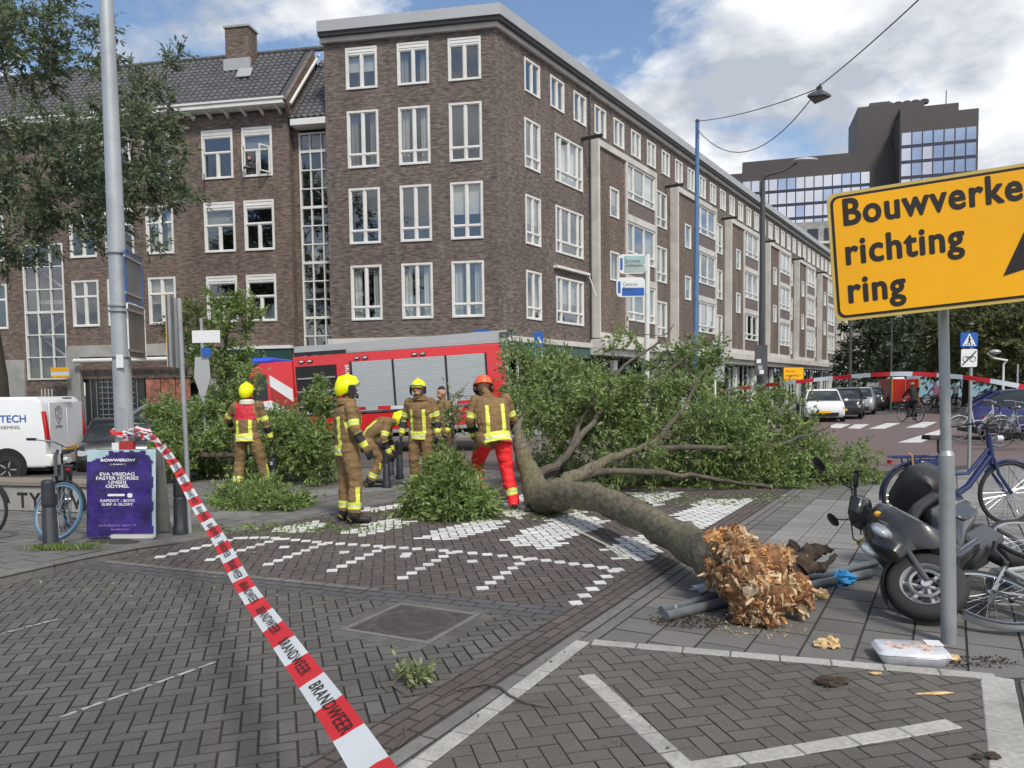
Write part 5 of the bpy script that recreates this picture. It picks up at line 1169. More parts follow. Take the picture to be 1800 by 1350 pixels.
for i in range(1300):
    px, py, d, r1, r2, r3 = LOB[i % len(LOB)]; lc_ = Vector(at(px, py, d)) - FB
    a = Vector((nr.normal(), nr.normal() - .3, nr.normal())).normalized(); c = lc_ + Vector((a.x * r1, a.y * r2, a.z * r3)) * 1.0
    if c.z < .02: continue
    dn = (AXD * rng.uniform(.1, 1.0) + Vector((nr.normal(), nr.normal(), nr.normal())) * .45 - a * .05 + Vector((0, 0, rng.choice([-.5, .35])))).normalized()
    if i < 300:
        b = MB(); slab(c, dn, a, rng.uniform(.07, .16), rng.uniform(.020, .045), rng.uniform(.014, .028), SLAB, b); b.build('torn_slab', SLAB if i % 3 else WOOD, ft, smooth=20)
    else: slab(c, dn, a, rng.uniform(.03, .10), rng.uniform(.004, .013), rng.uniform(.003, .008), SLAB, small)
me = small.mesh('splinters', SLAB, smooth=0); a_ = me.attributes.new('tone', 'FLOAT', 'FACE'); a_.data.foreach_set('value', [((i // 18) * .37) % 1 for i in range(len(me.polygons))]); tag(link('splinters', me, ft), kind='stuff')
# torn crown of splinters at the top left
sh = MB()
for i in range(26):
    p = at(1262 + rng.uniform(-22, 26), 950, 5.6) - FB; q = p + Vector((rng.uniform(-.03, .07), rng.uniform(-.05, .05), rng.uniform(.04, .13)))
    sh.tube([p, (p + q) / 2 + Vector((rng.uniform(-.02, .02), 0, 0)), q], [.03, .02, .004], 5)
tag(sh.build('splinters', WOOD, ft, smooth=0), kind='stuff')
# dark root stubs to the right
rt = MB()
for (P_, R_) in (([at(1375, 1010, 5.5), at(1410, 985, 5.6), at(1440, 965, 5.65), at(1465, 970, 5.7)], [.11, .085, .05, .014]), ([at(1400, 1000, 5.5), at(1415, 975, 5.55), at(1420, 958, 5.6)], [.09, .06, .03]), ([at(1395, 990, 5.6), at(1398, 968, 5.65), at(1390, 957, 5.7)], [.06, .045, .02]), ([at(1420, 990, 5.5), at(1445, 995, 5.5), at(1470, 975, 5.5)], [.06, .035, .01])):
    rt.tube([p - FB for p in P_], R_, 9)
bm = MB()
for (P_, R_) in (([at(1375, 1010, 5.5), at(1405, 988, 5.6), at(1435, 965, 5.65), at(1468, 968, 5.7)], [.12, .085, .045, .012]), ([at(1400, 1000, 5.5), at(1418, 975, 5.55), at(1422, 955, 5.6)], [.09, .06, .022]), ([at(1395, 990, 5.6), at(1396, 968, 5.65), at(1386, 955, 5.7)], [.07, .05, .03]), ([at(1415, 995, 5.5), at(1445, 998, 5.5), at(1472, 972, 5.5)], [.06, .035, .01]), ([at(1390, 1000, 5.5), at(1360, 975, 5.6), at(1345, 968, 5.6)], [.06, .045, .02])):
    P_ = [p - FB for p in P_]; pts, rs = [], []
    for i in range(len(P_) - 1):
        for q in range(8): pts.append(P_[i].lerp(P_[i + 1], q / 8)); rs.append((R_[i] * (1 - q / 8) + R_[i + 1] * q / 8) * rng.uniform(.82, 1.2))
    bm.tube(pts, rs, 14)
me = bm.mesh('roots', M['root'], smooth=50)
for v in me.vertices:
    c_ = v.co.copy(); v.co += Vector((noise.noise(c_ * 22), noise.noise(c_ * 22 + Vector((9, 0, 0))), noise.noise(c_ * 22 + Vector((0, 9, 0))))) * .022
tag(link('roots', me, ft))

# ------------------------------------------------------------------ torn-off leafy branches lying about
def heap(label, els, base, natt, per, leaf, mat_, sticks, group='torn leafy branches on the paving', spread=.28):
    t = thing('branch_heap', label, 'branches', base, group=group); b = MB(); nodes = []
    for P_, R_ in sticks:
        pts = [(p - base) for p in P_]; b.tube(pts, R_, 6)
        for i in range(len(pts) - 1):
            for q in range(4): nodes.append((np.array(pts[i].lerp(pts[i + 1], q / 4)), R_[i]))
    b.build('branch', M['bark2'], t); A_ = []; vol = [(e[3] * e[4] * e[5]) ** .75 for e in els]
    for e, v in zip(els, vol):
        p = at(*e[:3]) - base; q = ell(p.x, p.y, p.z, e[3], e[4], e[5], max(5, int(natt * v / sum(vol))), .1); q[:, 2] = np.maximum(q[:, 2], .05); A_.append(q)
    l_ = MB(); tips, dirs, PA = grow(nodes, np.concatenate(A_), l_, rmin=.004, step=.25, radfac=.5, n=4); tag(l_.build('twigs', M['bark2'], t), kind='stuff')
    T_, D_ = spray(tips, dirs, per, spread); k = nr.rand(len(T_)) < .12
    leaves('foliage', T_[~k], D_[~k], leaf, mat_, t); leaves('foliage_underside', T_[k], D_[k], leaf, M['leafy'], t); return t
hb = G(480, 850)
heap('large heap of leafy branches between the fire engine and the firefighters', [(520, 785, 14.2, .65, .6, .55), (445, 790, 14.6, .8, .7, .5), (350, 775, 15, .85, .7, .7), (300, 730, 15.5, .4, .5, .35), (560, 720, 15.6, .3, .4, .3), (490, 740, 16.0, .4, .5, .2), (440, 665, 17.4, .2, .3, .25), (560, 800, 13.6, .35, .5, .45), (410, 710, 16.3, .6, .4, .35), (320, 800, 14.3, .6, .5, .4), (560, 682, 17.2, .16, .2, .18)],
     hb, 330, 150, .085, M['leaf'], [([at(310, 845, 13.9), at(360, 790, 14.4), at(430, 760, 15), at(540, 730, 15.3)], [.05, .04, .03, .015]), ([at(340, 800, 14.2), at(420, 800, 14.2), at(500, 790, 14.2), at(560, 760, 14.6)], [.05, .04, .03, .015]), ([at(480, 770, 16), at(500, 730, 16.6), at(540, 700, 17.2)], [.03, .02, .01])])
hb = G(455, 900)
heap('low tuft of leafy twigs on the tiles before the red-shouldered firefighter', [(450, 885, 11.2, .62, .55, .16), (500, 893, 11.0, .35, .35, .1), (410, 878, 11.6, .4, .4, .12), (455, 862, 11.7, .4, .3, .15)], hb, 75, 110, .08, M['leaf'], [([at(385, 893, 11.3), at(450, 893, 11.3), at(520, 895, 11.2)], [.02, .015, .008])])
hb = G(805, 905)
heap('rounded bushy branch standing before the firefighter in red trousers', [(780, 872, 10.1, .38, .35, .22), (790, 840, 10.5, .26, .3, .3), (750, 885, 10.2, .3, .3, .15), (835, 888, 9.9, .24, .25, .12), (795, 897, 9.8, .42, .22, .09)], hb, 110, 150, .075, M['leaf'], [([at(800, 908, 9.9), at(795, 870, 10.2), at(795, 825, 10.6)], [.03, .02, .01])])
hb = G(812, 800)
heap('thin leafy bough hanging between two standing firefighters', [(798, 725, 12.6, .14, .15, .28), (770, 790, 12.8, .2, .2, .2)], hb, 18, 70, .08, M['leafy'], [([at(800, 800, 12.6), at(795, 720, 12.6), at(790, 690, 12.6)], [.02, .015, .006])])
hb = G(725, 1222)
t = heap('small green leafy twig dropped on the grey bricks of the road', [(725, 1210, 4.25, .09, .06, .015)], hb, 14, 26, .045, M['leafy'], [([G(690, 1205, .01), G(715, 1222, .02), G(755, 1212, .02)], [.005, .004, .003])], spread=.06)
def lying(name, label, cat, P_, R_, m_, **k):
    b = MB(); pts = []
    base = Vector(P_[0]).copy(); base.z = 0
    b.tube([Vector(p) - base for p in P_], R_, 6); return tag(b.build(name, m_, loc=base), label, cat, **k)
lying('twig', 'long bare curved twig across the kerb stones and white blocks', 'twig', [G(765, 1232, .008), G(810, 1210, .012), G(850, 1202, .012), G(880, 1208, .014), G(895, 1222, .014), G(925, 1235, .014), G(968, 1243, .01)], [.003, .005, .006, .007, .007, .006, .003], M['bark2'])
lying('twig', 'short bent twig left of the small green leaf tuft', 'twig', [G(665, 1188, .008), G(672, 1205, .01), G(682, 1216, .008)], [.003, .005, .003], M['bark2'])
lying('twig', 'short bent twig on the brown strip near the bottom edge', 'twig', [G(712, 1272, .008), G(714, 1300, .01), G(700, 1314, .008)], [.003, .005, .003], M['bark2'])
lying('stick', 'thin pale debarked stick lying on the white brick triangles', 'stick', [G(1010, 930, .02), G(1060, 955, .03), G(1098, 975, .03)], [.012, .012, .01], pm('pale_stick', (.6, .56, .42), .7))
# bits of broken wood
def chunk(label, px, py, sizes, m_, seed, name='wood_chunk', cat='wood'):
    p = G(px, py); b = MB()
    for i, (dx, dy, r) in enumerate(sizes):
        v_, f_ = rough_ball(Vector((dx, dy, r[2] * .75)), r, 3, .45, 1.9, seed + i * 3); b.add(v_, f_)
    for i, v in enumerate(b.v):
        if v[2] < .002: b.v[i] = (v[0], v[1], .002)
    tag(b.build(name, m_, loc=(p.x, p.y, .002), smooth=30), label, cat, group='broken wood on the paving')
PW = pm('pale_broken_wood', (.66, .47, .24), .8, var=.35, scale=22, bump=1, bscale=60, dirt=((.28, .14, .05), .7, 14))
chunk('two-lobed lump of pale broken wood on the tiles in front of the root ball', 1456, 1138, [(-.045, 0, (.045, .03, .03)), (.025, -.01, (.04, .035, .032)), (.02, .02, (.02, .02, .04))], PW, 3)
chunk('yellowish wedge of broken wood beside the fallen grey tube', 1445, 1053, [(0, 0, (.05, .03, .045))], PW, 9)
chunk('dark knotty root piece on the worn bay bricks', 1462, 1204, [(-.03, 0, (.06, .03, .025)), (.05, .01, (.05, .025, .02)), (-.02, -.02, (.03, .03, .015))], M['root'], 15, 'root_piece', 'root')
chunk('pale wood splinter lump lying at the foot of the sign pole', 1662, 1161, [(0, 0, (.07, .025, .022)), (.05, .0, (.03, .02, .015))], PW, 22)
chunk('thin pale wood flake on the white block row', 1538, 1186, [(0, 0, (.03, .015, .008))], PW, 25)
chunk('flat split wood slivers on the bay bricks right of the dark root', 1645, 1221, [(0, 0, (.075, .008, .006)), (.03, .012, (.06, .007, .005))], PW, 28)
chunk('small clod of dark bark at the bottom right on the white blocks', 1745, 1334, [(0, 0, (.03, .02, .015)), (-.07, 0, (.02, .015, .012))], M['root'], 31, 'root_piece', 'root')
# crumbs of bark, soil and torn leaves
def crumbs(label, cx, cy, rx, ry, n, s_, m_):
    p = G(cx, cy); ang = nr.rand(n) * 6.283; r_ = np.sqrt(nr.rand(n)); c = np.stack([r_ * rx * np.cos(ang), r_ * ry * np.sin(ang), .006 + 0 * ang], 1)
    o = leaves('litter', c, nr.normal(0, 1, (n, 3)) * np.array([1, 1, .15]), s_, m_, asp=.5, droop=0); o.location = (p.x, p.y, .003)
crumbs('', 1215, 1095, .28, .14, 420, .02, M['root']); crumbs('', 1240, 1085, .4, .12, 260, .022, M['bark2']); crumbs('', 1700, 1165, .3, .1, 260, .02, M['root']); crumbs('', 1330, 1105, .35, .2, 160, .018, PW)
crumbs('', 830, 905, 1.6, .5, 500, .05, M['leaf']); crumbs('', 520, 930, 1.4, .4, 420, .05, M['leaf']); crumbs('', 1180, 880, 2.2, .6, 600, .05, M['leaf']); crumbs('', 420, 1000, 2.5, 1.2, 90, .03, M['leafy']); crumbs('', 900, 1250, 1.6, .9, 160, .02, M['bark2'])
for (cx, cy, rx) in ((85, 978, .16), (135, 978, .22)):
    p = G(cx, cy); n = 300; c = np.stack([nr.normal(0, rx * .5, n), nr.normal(0, .06, n), np.zeros(n) + .08], 1); o = leaves('weeds', c, np.tile([0, 0, 1.0], (n, 1)), .05, M['leaf'], droop=0, asp=.25); o.location = (p.x, p.y, -.0)
print('trees ok', len(bpy.data.objects))
# ------------------------------------------------------------------ poles, signs, bollards
def pole(mb, h_, r0, r1, n=16): mb.tube([(0, 0, 0), (0, 0, h_)], [r0, r1], n)
# big lamp column at the left (its head is above the picture)
lb = G(212, 952); lb = Vector((-4.55, 8.9, 0))
lb = at(216, 684, 8.9); lb.z = 0
lc = thing('lamp_column', 'thick pale grey steel column with signs clamped to its right side', 'lamp column', lb)
lean = at(187, 5, 8.9) - Vector((lb.x, lb.y, 0))
b = MB(); b.tube([(0, 0, 0), (0, 0, .95)], [.125, .12], 20); b.tube([(0, 0, .95), (lean.x * .14, 0, 1.1), (lean.x * .5, 0, 3.3), (lean.x, 0, 6.1), (lean.x * 1.35, 0, 8.5)], [.118, .104, .094, .075, .06], 20); b.build('column', M['palu'], lc)
b = MB(); b.box((.02, -.125, .6), (.1, -.112, 1.5)); b.build('service_door', M['palu'], lc, bevel=.003)
b = MB(); b.box((-.0, -.126, 1.95), (.08, -.113, 2.1)); b.build('sticker', M['swhite'], lc)
for z_ in (3.26, 2.66, 2.6, 2.08): b = MB(); b.lathe([(.112, z_ - .012), (.118, z_ - .008), (.118, z_ + .008), (.112, z_ + .012)], 18); b.build('clamp_band', M['galv'], lc, loc=(lean.x * z_ / 6.1, 0, 0))
def side_sign(px0, px1, py0, py1, d, face, label, slant=.18):
    """sign seen from behind at an angle, clamped to the column"""
    a, c = at(px0, (py0 + py1) / 2, d), at(px1, (py0 + py1) / 2, d); z0, z1 = at(px0, py1, d).z, at(px0, py0, d).z
    w_ = .62; rt_ = (px1 - PCX) / FPX
    ang = min((R(q) for q in range(60, 150)), key=lambda q: abs((a.x + w_ * math.cos(q)) / (a.y + w_ * math.sin(q)) - c.x / c.y)); t = thing('traffic_sign', label, 'traffic sign', (a.x, a.y, z0), ang)
    h_ = z1 - z0; b = MB(); b.prism(rrect(w_, h_, .03, 3, w_ / 2, h_ / 2), 0, .004, 'y'); b.build('panel', M['signback'], t)
    b = MB(); b.prism(rrect(w_, h_, .03, 3, w_ / 2, h_ / 2), .0045, .006, 'y'); b.build('face', face, t)
    b = MB(); P_ = [(p[0], .0, p[1]) for p in rrect(w_, h_, .03, 3, w_ / 2, h_ / 2)]; b.tube(P_, .009, 6, closed=True); b.build('rim', face, t)
    for zz_ in (.08, h_ - .08): b = MB(); b.box((-.08, -.02, zz_ - .012), (w_ * .9, -.001, zz_ + .012)); b.build('bracket', M['galv'], t)
    return t
side_sign(221, 250, 438, 528, 8.8, M['sblue'], 'blue rimmed sign seen from behind, upper one on the pale column')
side_sign(225, 254, 532, 628, 8.8, M['swhite'], 'white rimmed sign seen from behind, lower one on the pale column')
# thin pole with back of a yellow sign, behind the tape
tb = at(325, 684, 9.0); tb.z = 0
t = thing('sign_post', 'thin grey post with the grey back of a large yellow edged sign', 'sign post', tb)
b = MB(); b.tube([(0, 0, 0), (-.03, 0, 2.75)], .027, 12); b.build('post', M['galv'], t)
b = MB(); b.M = Matrix.Translation((-.17, -.03, at(300, 645, 9).z)) @ Matrix.Rotation(R(97), 4, 'Z')
zt0 = at(320, 518, 9).z - at(320, 645, 9).z
b.box((0, 0, 0), (.58, .006, zt0)); b.build('sign_panel', M['signback'], t)
b = MB(); b.M = Matrix.Translation((-.17, -.03, at(300, 645, 9).z)) @ Matrix.Rotation(R(97), 4, 'Z'); b.box((0, .0065, 0), (.585, .012, zt0)); b.box((.575, -.01, 0), (.585, .0064, zt0)); b.build('sign_face', M['syel'], t)
b = MB(); b.M = Matrix.Translation((-.17, -.03, at(300, 645, 9).z)) @ Matrix.Rotation(R(97), 4, 'Z')
for q in (.04, .28): b.box((q, -.03, 0), (q + .035, -.002, zt0))
b.build('stiffener', M['galv'], t, kind='stuff')
# post with two street arms and the back of a yield sign
tb = at(358, 684, 15); tb.z = 0; t = thing('sign_post', 'slim post carrying street name arms and the back of a yield triangle', 'sign post', tb)
b = MB(); b.tube([(0, 0, 0), (0, 0, 3.1)], .03, 10); b.build('post', M['galv'], t)
b = MB(); b.box((-.18, -.03, 2.62), (.36, 0, 2.86)); b.build('name_board', M['swhite'], t, bevel=.004)
b = MB(); b.box((.02, -.1, 2.36), (.2, -.07, 2.52)); b.build('name_board', M['sblue'], t)
b = MB(); b.prism([(-.13, 2.35), (-.16, 1.95), (0, 1.45), (.16, 1.95), (.13, 2.35)], -.05, -.035, 'y'); b.build('sign_back', M['zinc'], t, bevel=.004)

# the yellow "Bouwverkeer" sign near the camera
D0 = 4.85; sb = G(1668, 1130); t = thing('sign_post', 'galvanised pole with wider sleeve at its foot holding the large yellow sign', 'sign pole', sb)
d_ = at(1655, 555, sb.y); dx = d_.x - sb.x
b = MB(); zc = at(1665, 800, sb.y).z; b.tube([(0, 0, 0), (dx * .45, 0, zc)], [.046, .046], 20); b.tube([(dx * .45, 0, zc), (dx * .47, 0, zc + .03)], [.046, .031], 20)
b.tube([(dx * .47, 0, zc + .02), (dx * 1.05, 0, 2.45)], [.031, .031], 16); b.build('pole', M['galv'], t)
# corners of the board from the photograph, taken as a flat board tilted in its own plane
cTL, cBL = at(1463, 341, 4.62), at(1468, 566, 4.66); yb = 4.74
W_, H_ = 1.62, (cTL - cBL).length
xdir = (at(1800, 283, 4.30) - cTL).normalized(); xdir2 = (at(1800, 532, 4.36) - cBL).normalized(); xd = (xdir + xdir2).normalized()
zd = (cTL - cBL).normalized(); zd = (zd - xd * zd.dot(xd)).normalized(); yd = zd.cross(xd).normalized()
SM = Matrix(((xd.x, yd.x, zd.x, cBL.x), (xd.y, yd.y, zd.y, cBL.y), (xd.z, yd.z, zd.z, cBL.z), (0, 0, 0, 1)))
ys_ = thing('direction_sign', 'large orange-yellow roadworks sign reading Bouwverkeer richting ring with black arrow', 'road sign', (0, 0, 0)); ys_.matrix_world = SM
sgn = -1 if yd.y > 0 else 1      # local -y should face the camera
print('sign', W_, H_, yd)
def sprism(r_, ins, y0, y1, name, m_):
    b = MB(); b.prism(rrect(W_ - 2 * ins, H_ - 2 * ins, r_, 5, W_ / 2, H_ / 2), y0, y1, 'y'); return b.build(name, m_, ys_, smooth=30)
sprism(.05, 0, 0, .012, 'board', M['sedge']); sprism(.045, .018, -.002, -.0005, 'border', pm('sign_black_border', (.018, .012, .01), .4)); sprism(.035, .033, -.004, -.0025, 'face', M['syel'])
SB = pm('sign_black', (.022, .016, .014), .5)
hh = H_
ty = [(hh * .745, .205), (hh * .44, .205), (hh * .14, .205)]
for (z_, s_), tx in zip(ty, ('Bouwverkeer', 'richting', 'ring')):
    link('lettering', text_mesh(tx, .215, SB, depth=.0006, spacing=1.1, sx=.86, fat=.0062), ys_, (.075, -.0052, z_), (R(90), 0, 0))
b = MB(); ax_ = 1.04
b.prism([(ax_ - .045, .06), (ax_ + .045, .06), (ax_ + .045, .175), (ax_ + .155, .15), (ax_, .47), (ax_ - .155, .15), (ax_ - .045, .175)], -.0058, -.0045, 'y'); b.build('arrow', SB, ys_, smooth=0)
for q in (.2, .75): b = MB(); b.box((.05, .013, H_ * q), (W_ - .05, .04, H_ * q + .03)); b.build('rail', M['galv'], ys_)

# zebra crossing signs on a post, right
def flat_sign(px0, px1, py0, py1, d, m_, par, base, yoff=-.04):
    a, c = at(px0, py1, d) - base, at(px1, py0, d) - base; b = MB(); cx, cz = (a.x + c.x) / 2, (a.z + c.z) / 2
    b.prism(rrect(c.x - a.x, c.z - a.z, .03, 3, cx, cz), yoff - .012, yoff, 'y'); return b.build('panel', m_, par), cx, cz, (c.x - a.x), (c.z - a.z)
def zebra(par, cx, cz, s_, y):
    b = MB(); b.prism([(cx - s_ * .42, cz - s_ * .36), (cx + s_ * .42, cz - s_ * .36), (cx, cz + s_ * .40)], y - .004, y - .001, 'y'); b.build('triangle', M['swhite'], par, smooth=0)
    b = MB(); P = lambda x, z: (cx + x * s_, y - .008, cz + z * s_)
    b.tube([P(-.02, .12), P(0, -.06)], s_ * .045, 6); b.ball(P(.0, .19), s_ * .045, 8, 6); b.tube([P(0, -.06), P(-.1, -.24)], s_ * .03, 6); b.tube([P(0, -.06), P(.1, -.24)], s_ * .03, 6); b.tube([P(-.01, .09), P(.1, -.01)], s_ * .02, 6)
    for k in range(4): b.cbox((cx + (-.24 + .16 * k) * s_, y - .006, cz - .3 * s_), (.08 * s_, .003, .05 * s_))
    b.build('pictogram', M['black'], par)
zb = at(1706, 684, 14.2); zb.z = 0; t = thing('zebra_crossing_sign', 'blue zebra crossing sign above a white struck-out bicycle sign on a post', 'traffic sign', zb)
b = MB(); b.tube([(0, 0, 0), (0, 0, 2.55)], .03, 10); b.build('post', M['galv'], t)
o, cx, cz, sw, sh_ = flat_sign(1691, 1722, 584, 610, 14.1, M['sblue'], t, zb); zebra(t, cx, cz, sw * .95, -.053)
o, cx, cz, sw, sh_ = flat_sign(1692, 1721, 613, 645, 14.1, M['swhite'], t, zb)
b = MB()
for q in (-.26, .2): b.tube([(cx + (q + .03) * sw + .17 * sw * math.cos(a_ * .628), -.055, cz - .06 * sw + .17 * sw * math.sin(a_ * .628)) for a_ in range(10)], .006, 5, closed=True)
b.tube([(cx - .2 * sw, -.055, cz - .02), (cx - .05 * sw, -.055, cz + .1 * sw), (cx + .2 * sw, -.055, cz)], .006, 5); b.tube([(cx - .42 * sw, -.058, cz - .42 * sw), (cx + .42 * sw, -.058, cz + .42 * sw)], .012, 5)
b.build('struck_bicycle_mark', M['dkgrey'], t)
# the small one in front of the corner block
zb = at(947, 684, 19); zb.z = 0; t = thing('zebra_crossing_sign', 'small blue zebra crossing sign rising behind the fallen crown near the corner', 'traffic sign', zb)
b = MB(); b.tube([(0, 0, 0), (0, 0, 3.0)], .03, 10); b.build('post', M['galv'], t)
o, cx, cz, sw, sh_ = flat_sign(939, 955, 583, 612, 18.9, M['sblue'], t, zb); zebra(t, cx, cz + .0, sw * .95, -.053)
o, cx, cz, sw, sh_ = flat_sign(939, 955, 615, 655, 18.9, pm('teal_sign', (.10, .32, .42), .5), t, zb)
# cycle direction signs on a white mast
zb = at(1135, 684, 16); zb.z = 0; t = thing('signpost', 'white mast with two rounded blue and white cycle route boards', 'signpost', zb)
b = MB(); b.tube([(0, 0, 0), (.05, 0, at(1140, 447, 16).z)], [.055, .05], 12); b.build('mast', M['white'], t)
for (x0, x1, y0, y1, top, bot, l1, l2) in ((1088, 1136, 446, 481, 'swhite', 'swhite', 'Euromast', 'Delfshaven'), (1084, 1134, 487, 522, 'swhite', 'sblue', 'Centrum', 'Station')):
    a, c = at(x0, y1, 15.9) - zb, at(x1, y0, 15.9) - zb; b = MB(); w_, h_ = c.x - a.x, c.z - a.z; cx, cz = (a.x + c.x) / 2, (a.z + c.z) / 2
    b.prism(rrect(w_, h_, h_ * .22, 5, cx, cz), -.08, -.04, 'y'); bo = b.build('board', M['swhite'], t, smooth=30)
    b = MB(); b.prism(rrect(w_ * .78, h_ * .42, .02, 3, cx + w_ * .08, cz + h_ * .2), -.084, -.0805, 'y'); b.build('field', M['swhite'] if bot == 'sblue' else pm('pale_teal', (.35, .5, .5), .5), bo)
    b = MB(); b.prism(rrect(w_ * .78, h_ * .40, .02, 3, cx + w_ * .08, cz - h_ * .24), -.084, -.0805, 'y'); b.build('field', M['sblue'] if bot == 'sblue' else pm('pale_grey_green', (.38, .45, .43), .5), bo)
    b = MB(); b.box((cx - w_ * .45, -.0845, cz - h_ * .3), (cx - w_ * .36, -.081, cz + h_ * .3)); b.build('arrow_strip', M['sblue'], bo)
    for tx, zz_ in ((l1, .12), (l2, -.1)): link('lettering', text_mesh(tx, .1, M['dkgrey'], depth=.001, sx=.8), bo, (cx - w_ * .27, -.086, cz + h_ * zz_ - .02), (R(90), 0, 0))
# tall blue tram mast with overhead wires and hanging lamp
mb_ = at(1222, 684, 24); mb_.z = 0; mt_ = at(1226, 213, 24) - mb_; t = thing('tram_mast', 'tall slim blue mast holding the span wires of the hanging lamp', 'mast', mb_)
b = MB(); b.tube([(0, 0, 0), (mt_.x * .5, 0, mt_.z * .5), (mt_.x, 0, mt_.z)], [.095, .08, .06], 14); b.build('mast', M['bluep'], t); b = MB(); b.ball((mt_.x, 0, mt_.z), .07); b.build('cap', M['dkgrey'], t)
lp_ = at(1440, 168, 17); ta_ = mb_ + mt_; ext = at(1620, -5, 12)
hl_ = thing('hanging_lamp', 'grey diamond shaped street lamp hung on wires above the street', 'street lamp', lp_)
b = MB(); s_ = .27
b.loft([[(-s_ * 1.0, 0, -.03), (0, -s_, -.09), (s_ * 1.0, 0, -.03), (0, s_, -.09)], [(-s_ * .98, 0, 0.02), (0, -s_, -.04), (s_ * .98, 0, .02), (0, s_, -.04)], [(-.12, 0, .1), (0, -.12, .1), (.12, 0, .1), (0, .12, .1)]]); b.build('hood', M['dkgrey'], hl_, bevel=.015)
b = MB(); b.loft([[(-s_ * .85, 0, -.05), (0, -s_ * .85, -.1), (s_ * .85, 0, -.05), (0, s_ * .85, -.1)], [(-s_ * .8, 0, -.035), (0, -s_ * .8, -.08), (s_ * .8, 0, -.035), (0, s_ * .8, -.08)]]); b.build('lens', M['signback'], hl_)
b = MB(); b.cbox((0, 0, .14), (.1, .07, .1)); b.tube([(0, 0, .15), (.02, 0, .24)], .02, 6); b.build('clamp', M['black'], hl_)
def wire(name, label, P_, r_=.012):
    base = Vector(P_[0]); b = MB(); b.tube([Vector(p) - base for p in P_], r_, 5); return tag(b.build(name, M['dkgrey'], loc=base), label, 'cable')
def sagged(a, c, s_, n=14): return [a.lerp(c, i / n) - Vector((0, 0, s_ * 4 * (i / n) * (1 - i / n))) for i in range(n + 1)]
wire('span_wire', 'upper span wire from the blue mast to the hanging lamp', sagged(ta_, lp_ + Vector((0, 0, .16)), .12)); wire('power_cable', 'slack lower cable drooping between blue mast and lamp', sagged(ta_ - Vector((0, 0, .25)), lp_ + Vector((-.08, 0, .05)), .95))
wire('span_wire', 'span wire rising from the hanging lamp to the upper right', sagged(lp_ + Vector((0, 0, .2)), ext + (ext - lp_) * .3, .06))
# grey lamp columns down the street
def lampcol(label, px, pyt, d, arm, r_=.1, col='dkgrey', plate=None, group=None):
    bs = at(px, 684, d); bs.z = 0; tp_ = at(px, pyt, d).z; t = thing('lamp_column', label, 'lamp column', bs, group=group)
    b = MB(); b.tube([(0, 0, 0), (0, 0, tp_ * .5), (0, 0, tp_)], [r_, r_ * .85, r_ * .6], 12)
    if arm: b.tube([(0, 0, tp_ - .02), (.08, -.1, tp_ + .15), (arm * .6, -.3, tp_ + .25), (arm, -.5, tp_ + .45)], [.05, .045, .04, .03], 8)
    b.build('column', M[col], t)
    if arm:
        b = MB(); b.M = Matrix.Translation((arm + .25, -.6, tp_ + .5)) @ Matrix.Scale(.42 if abs(arm) > .99 and r_ > .08 else .22, 4, (1, 0, 0)) ; b.ball((0, 0, 0), (1, .22, .1), 12, 8); b.build('lamp_head', M['zinc'], t)
    return t, bs
lampcol('dark grey lamp column with curved arm in front of the long facade', 1339, 318, 27, 1.0, .13)
t, bs = lampcol('dark post with grey notice boards and posters before the shops', 1341, 560, 26.9, 0, .05)
a, c = at(1328, 660, 26.5) - bs, at(1350, 606, 26.5) - bs; b = MB(); b.box((a.x, -.35, a.z), (c.x, -.3, c.z)); b.build('notice_board', M['dkgrey'], t)
for k, (mm, zz_) in enumerate((('swhite', .42), ('palu', .2), ('swhite', .05))): b = MB(); b.box((a.x + .05 * (k + 1), -.36, a.z + zz_), (a.x + .2 + .05 * k, -.352, a.z + zz_ + .14)); b.build('poster', M[mm], t)
lampcol('slim grey mast behind the yellow sign near the end of the facade', 1494, 566, 50, 0, .12); lampcol('thin green lamp post standing before the far dark trees', 1566, 560, 45, 0, .07)
lampcol('white lamp post at the far right under the trees', 1763, 640, 33, -1.0, .06, 'white'); lampcol('pale square post near the right edge behind blue car', 1788, 640, 30, 0, .05, 'palu')
# white back of a board seen behind the crown, reddish-white pole, yellow notice down the street
t0 = at(1263, 684, 17); t0.z = 0; t = thing('notice_board', 'pale blank board on a post rising behind the fallen crown', 'board', t0, R(25)); b = MB(); b.box((-.14, 0, 1.75), (.17, .03, 2.6)); b.build('panel', M['palu'], t, bevel=.005)
b = MB(); b.tube([(-.1, .05, 0), (-.1, .05, 2.7)], .025, 8); b.build('post', M['white'], t)
lying('marker_post', 'red and white ranging pole standing upright in the fallen branches', 'pole', [at(1258, 735, 13.4), at(1257, 700, 13.4), at(1257, 668, 13.4)], [.02, .02, .02], M['white'])
t0 = at(1393, 684, 30); t0.z = 0; t = thing('roadworks_sign', 'small yellow text sign beside the shop fronts down the street', 'road sign', t0)
a, c = at(1377, 671, 30) - t0, at(1412, 646, 30) - t0; b = MB(); b.prism(rrect(c.x - a.x, c.z - a.z, .04, 3, (a.x + c.x) / 2, (a.z + c.z) / 2), -.03, 0, 'y'); b.build('face', M['syel'], t)
for k, tx in enumerate(('Rivium', 'omleiding', 'volg ring')): link('lettering', text_mesh(tx, .13, SB, depth=.001), t, (a.x + .08, -.032, c.z - .18 - .16 * k), (R(90), 0, 0))
b = MB(); b.tube([(a.x + .1, .02, 0), (a.x + .1, .02, a.z)], .03, 8); b.tube([(c.x - .1, .02, 0), (c.x - .1, .02, a.z)], .03, 8); b.build('posts', M['galv'], t, kind='stuff')

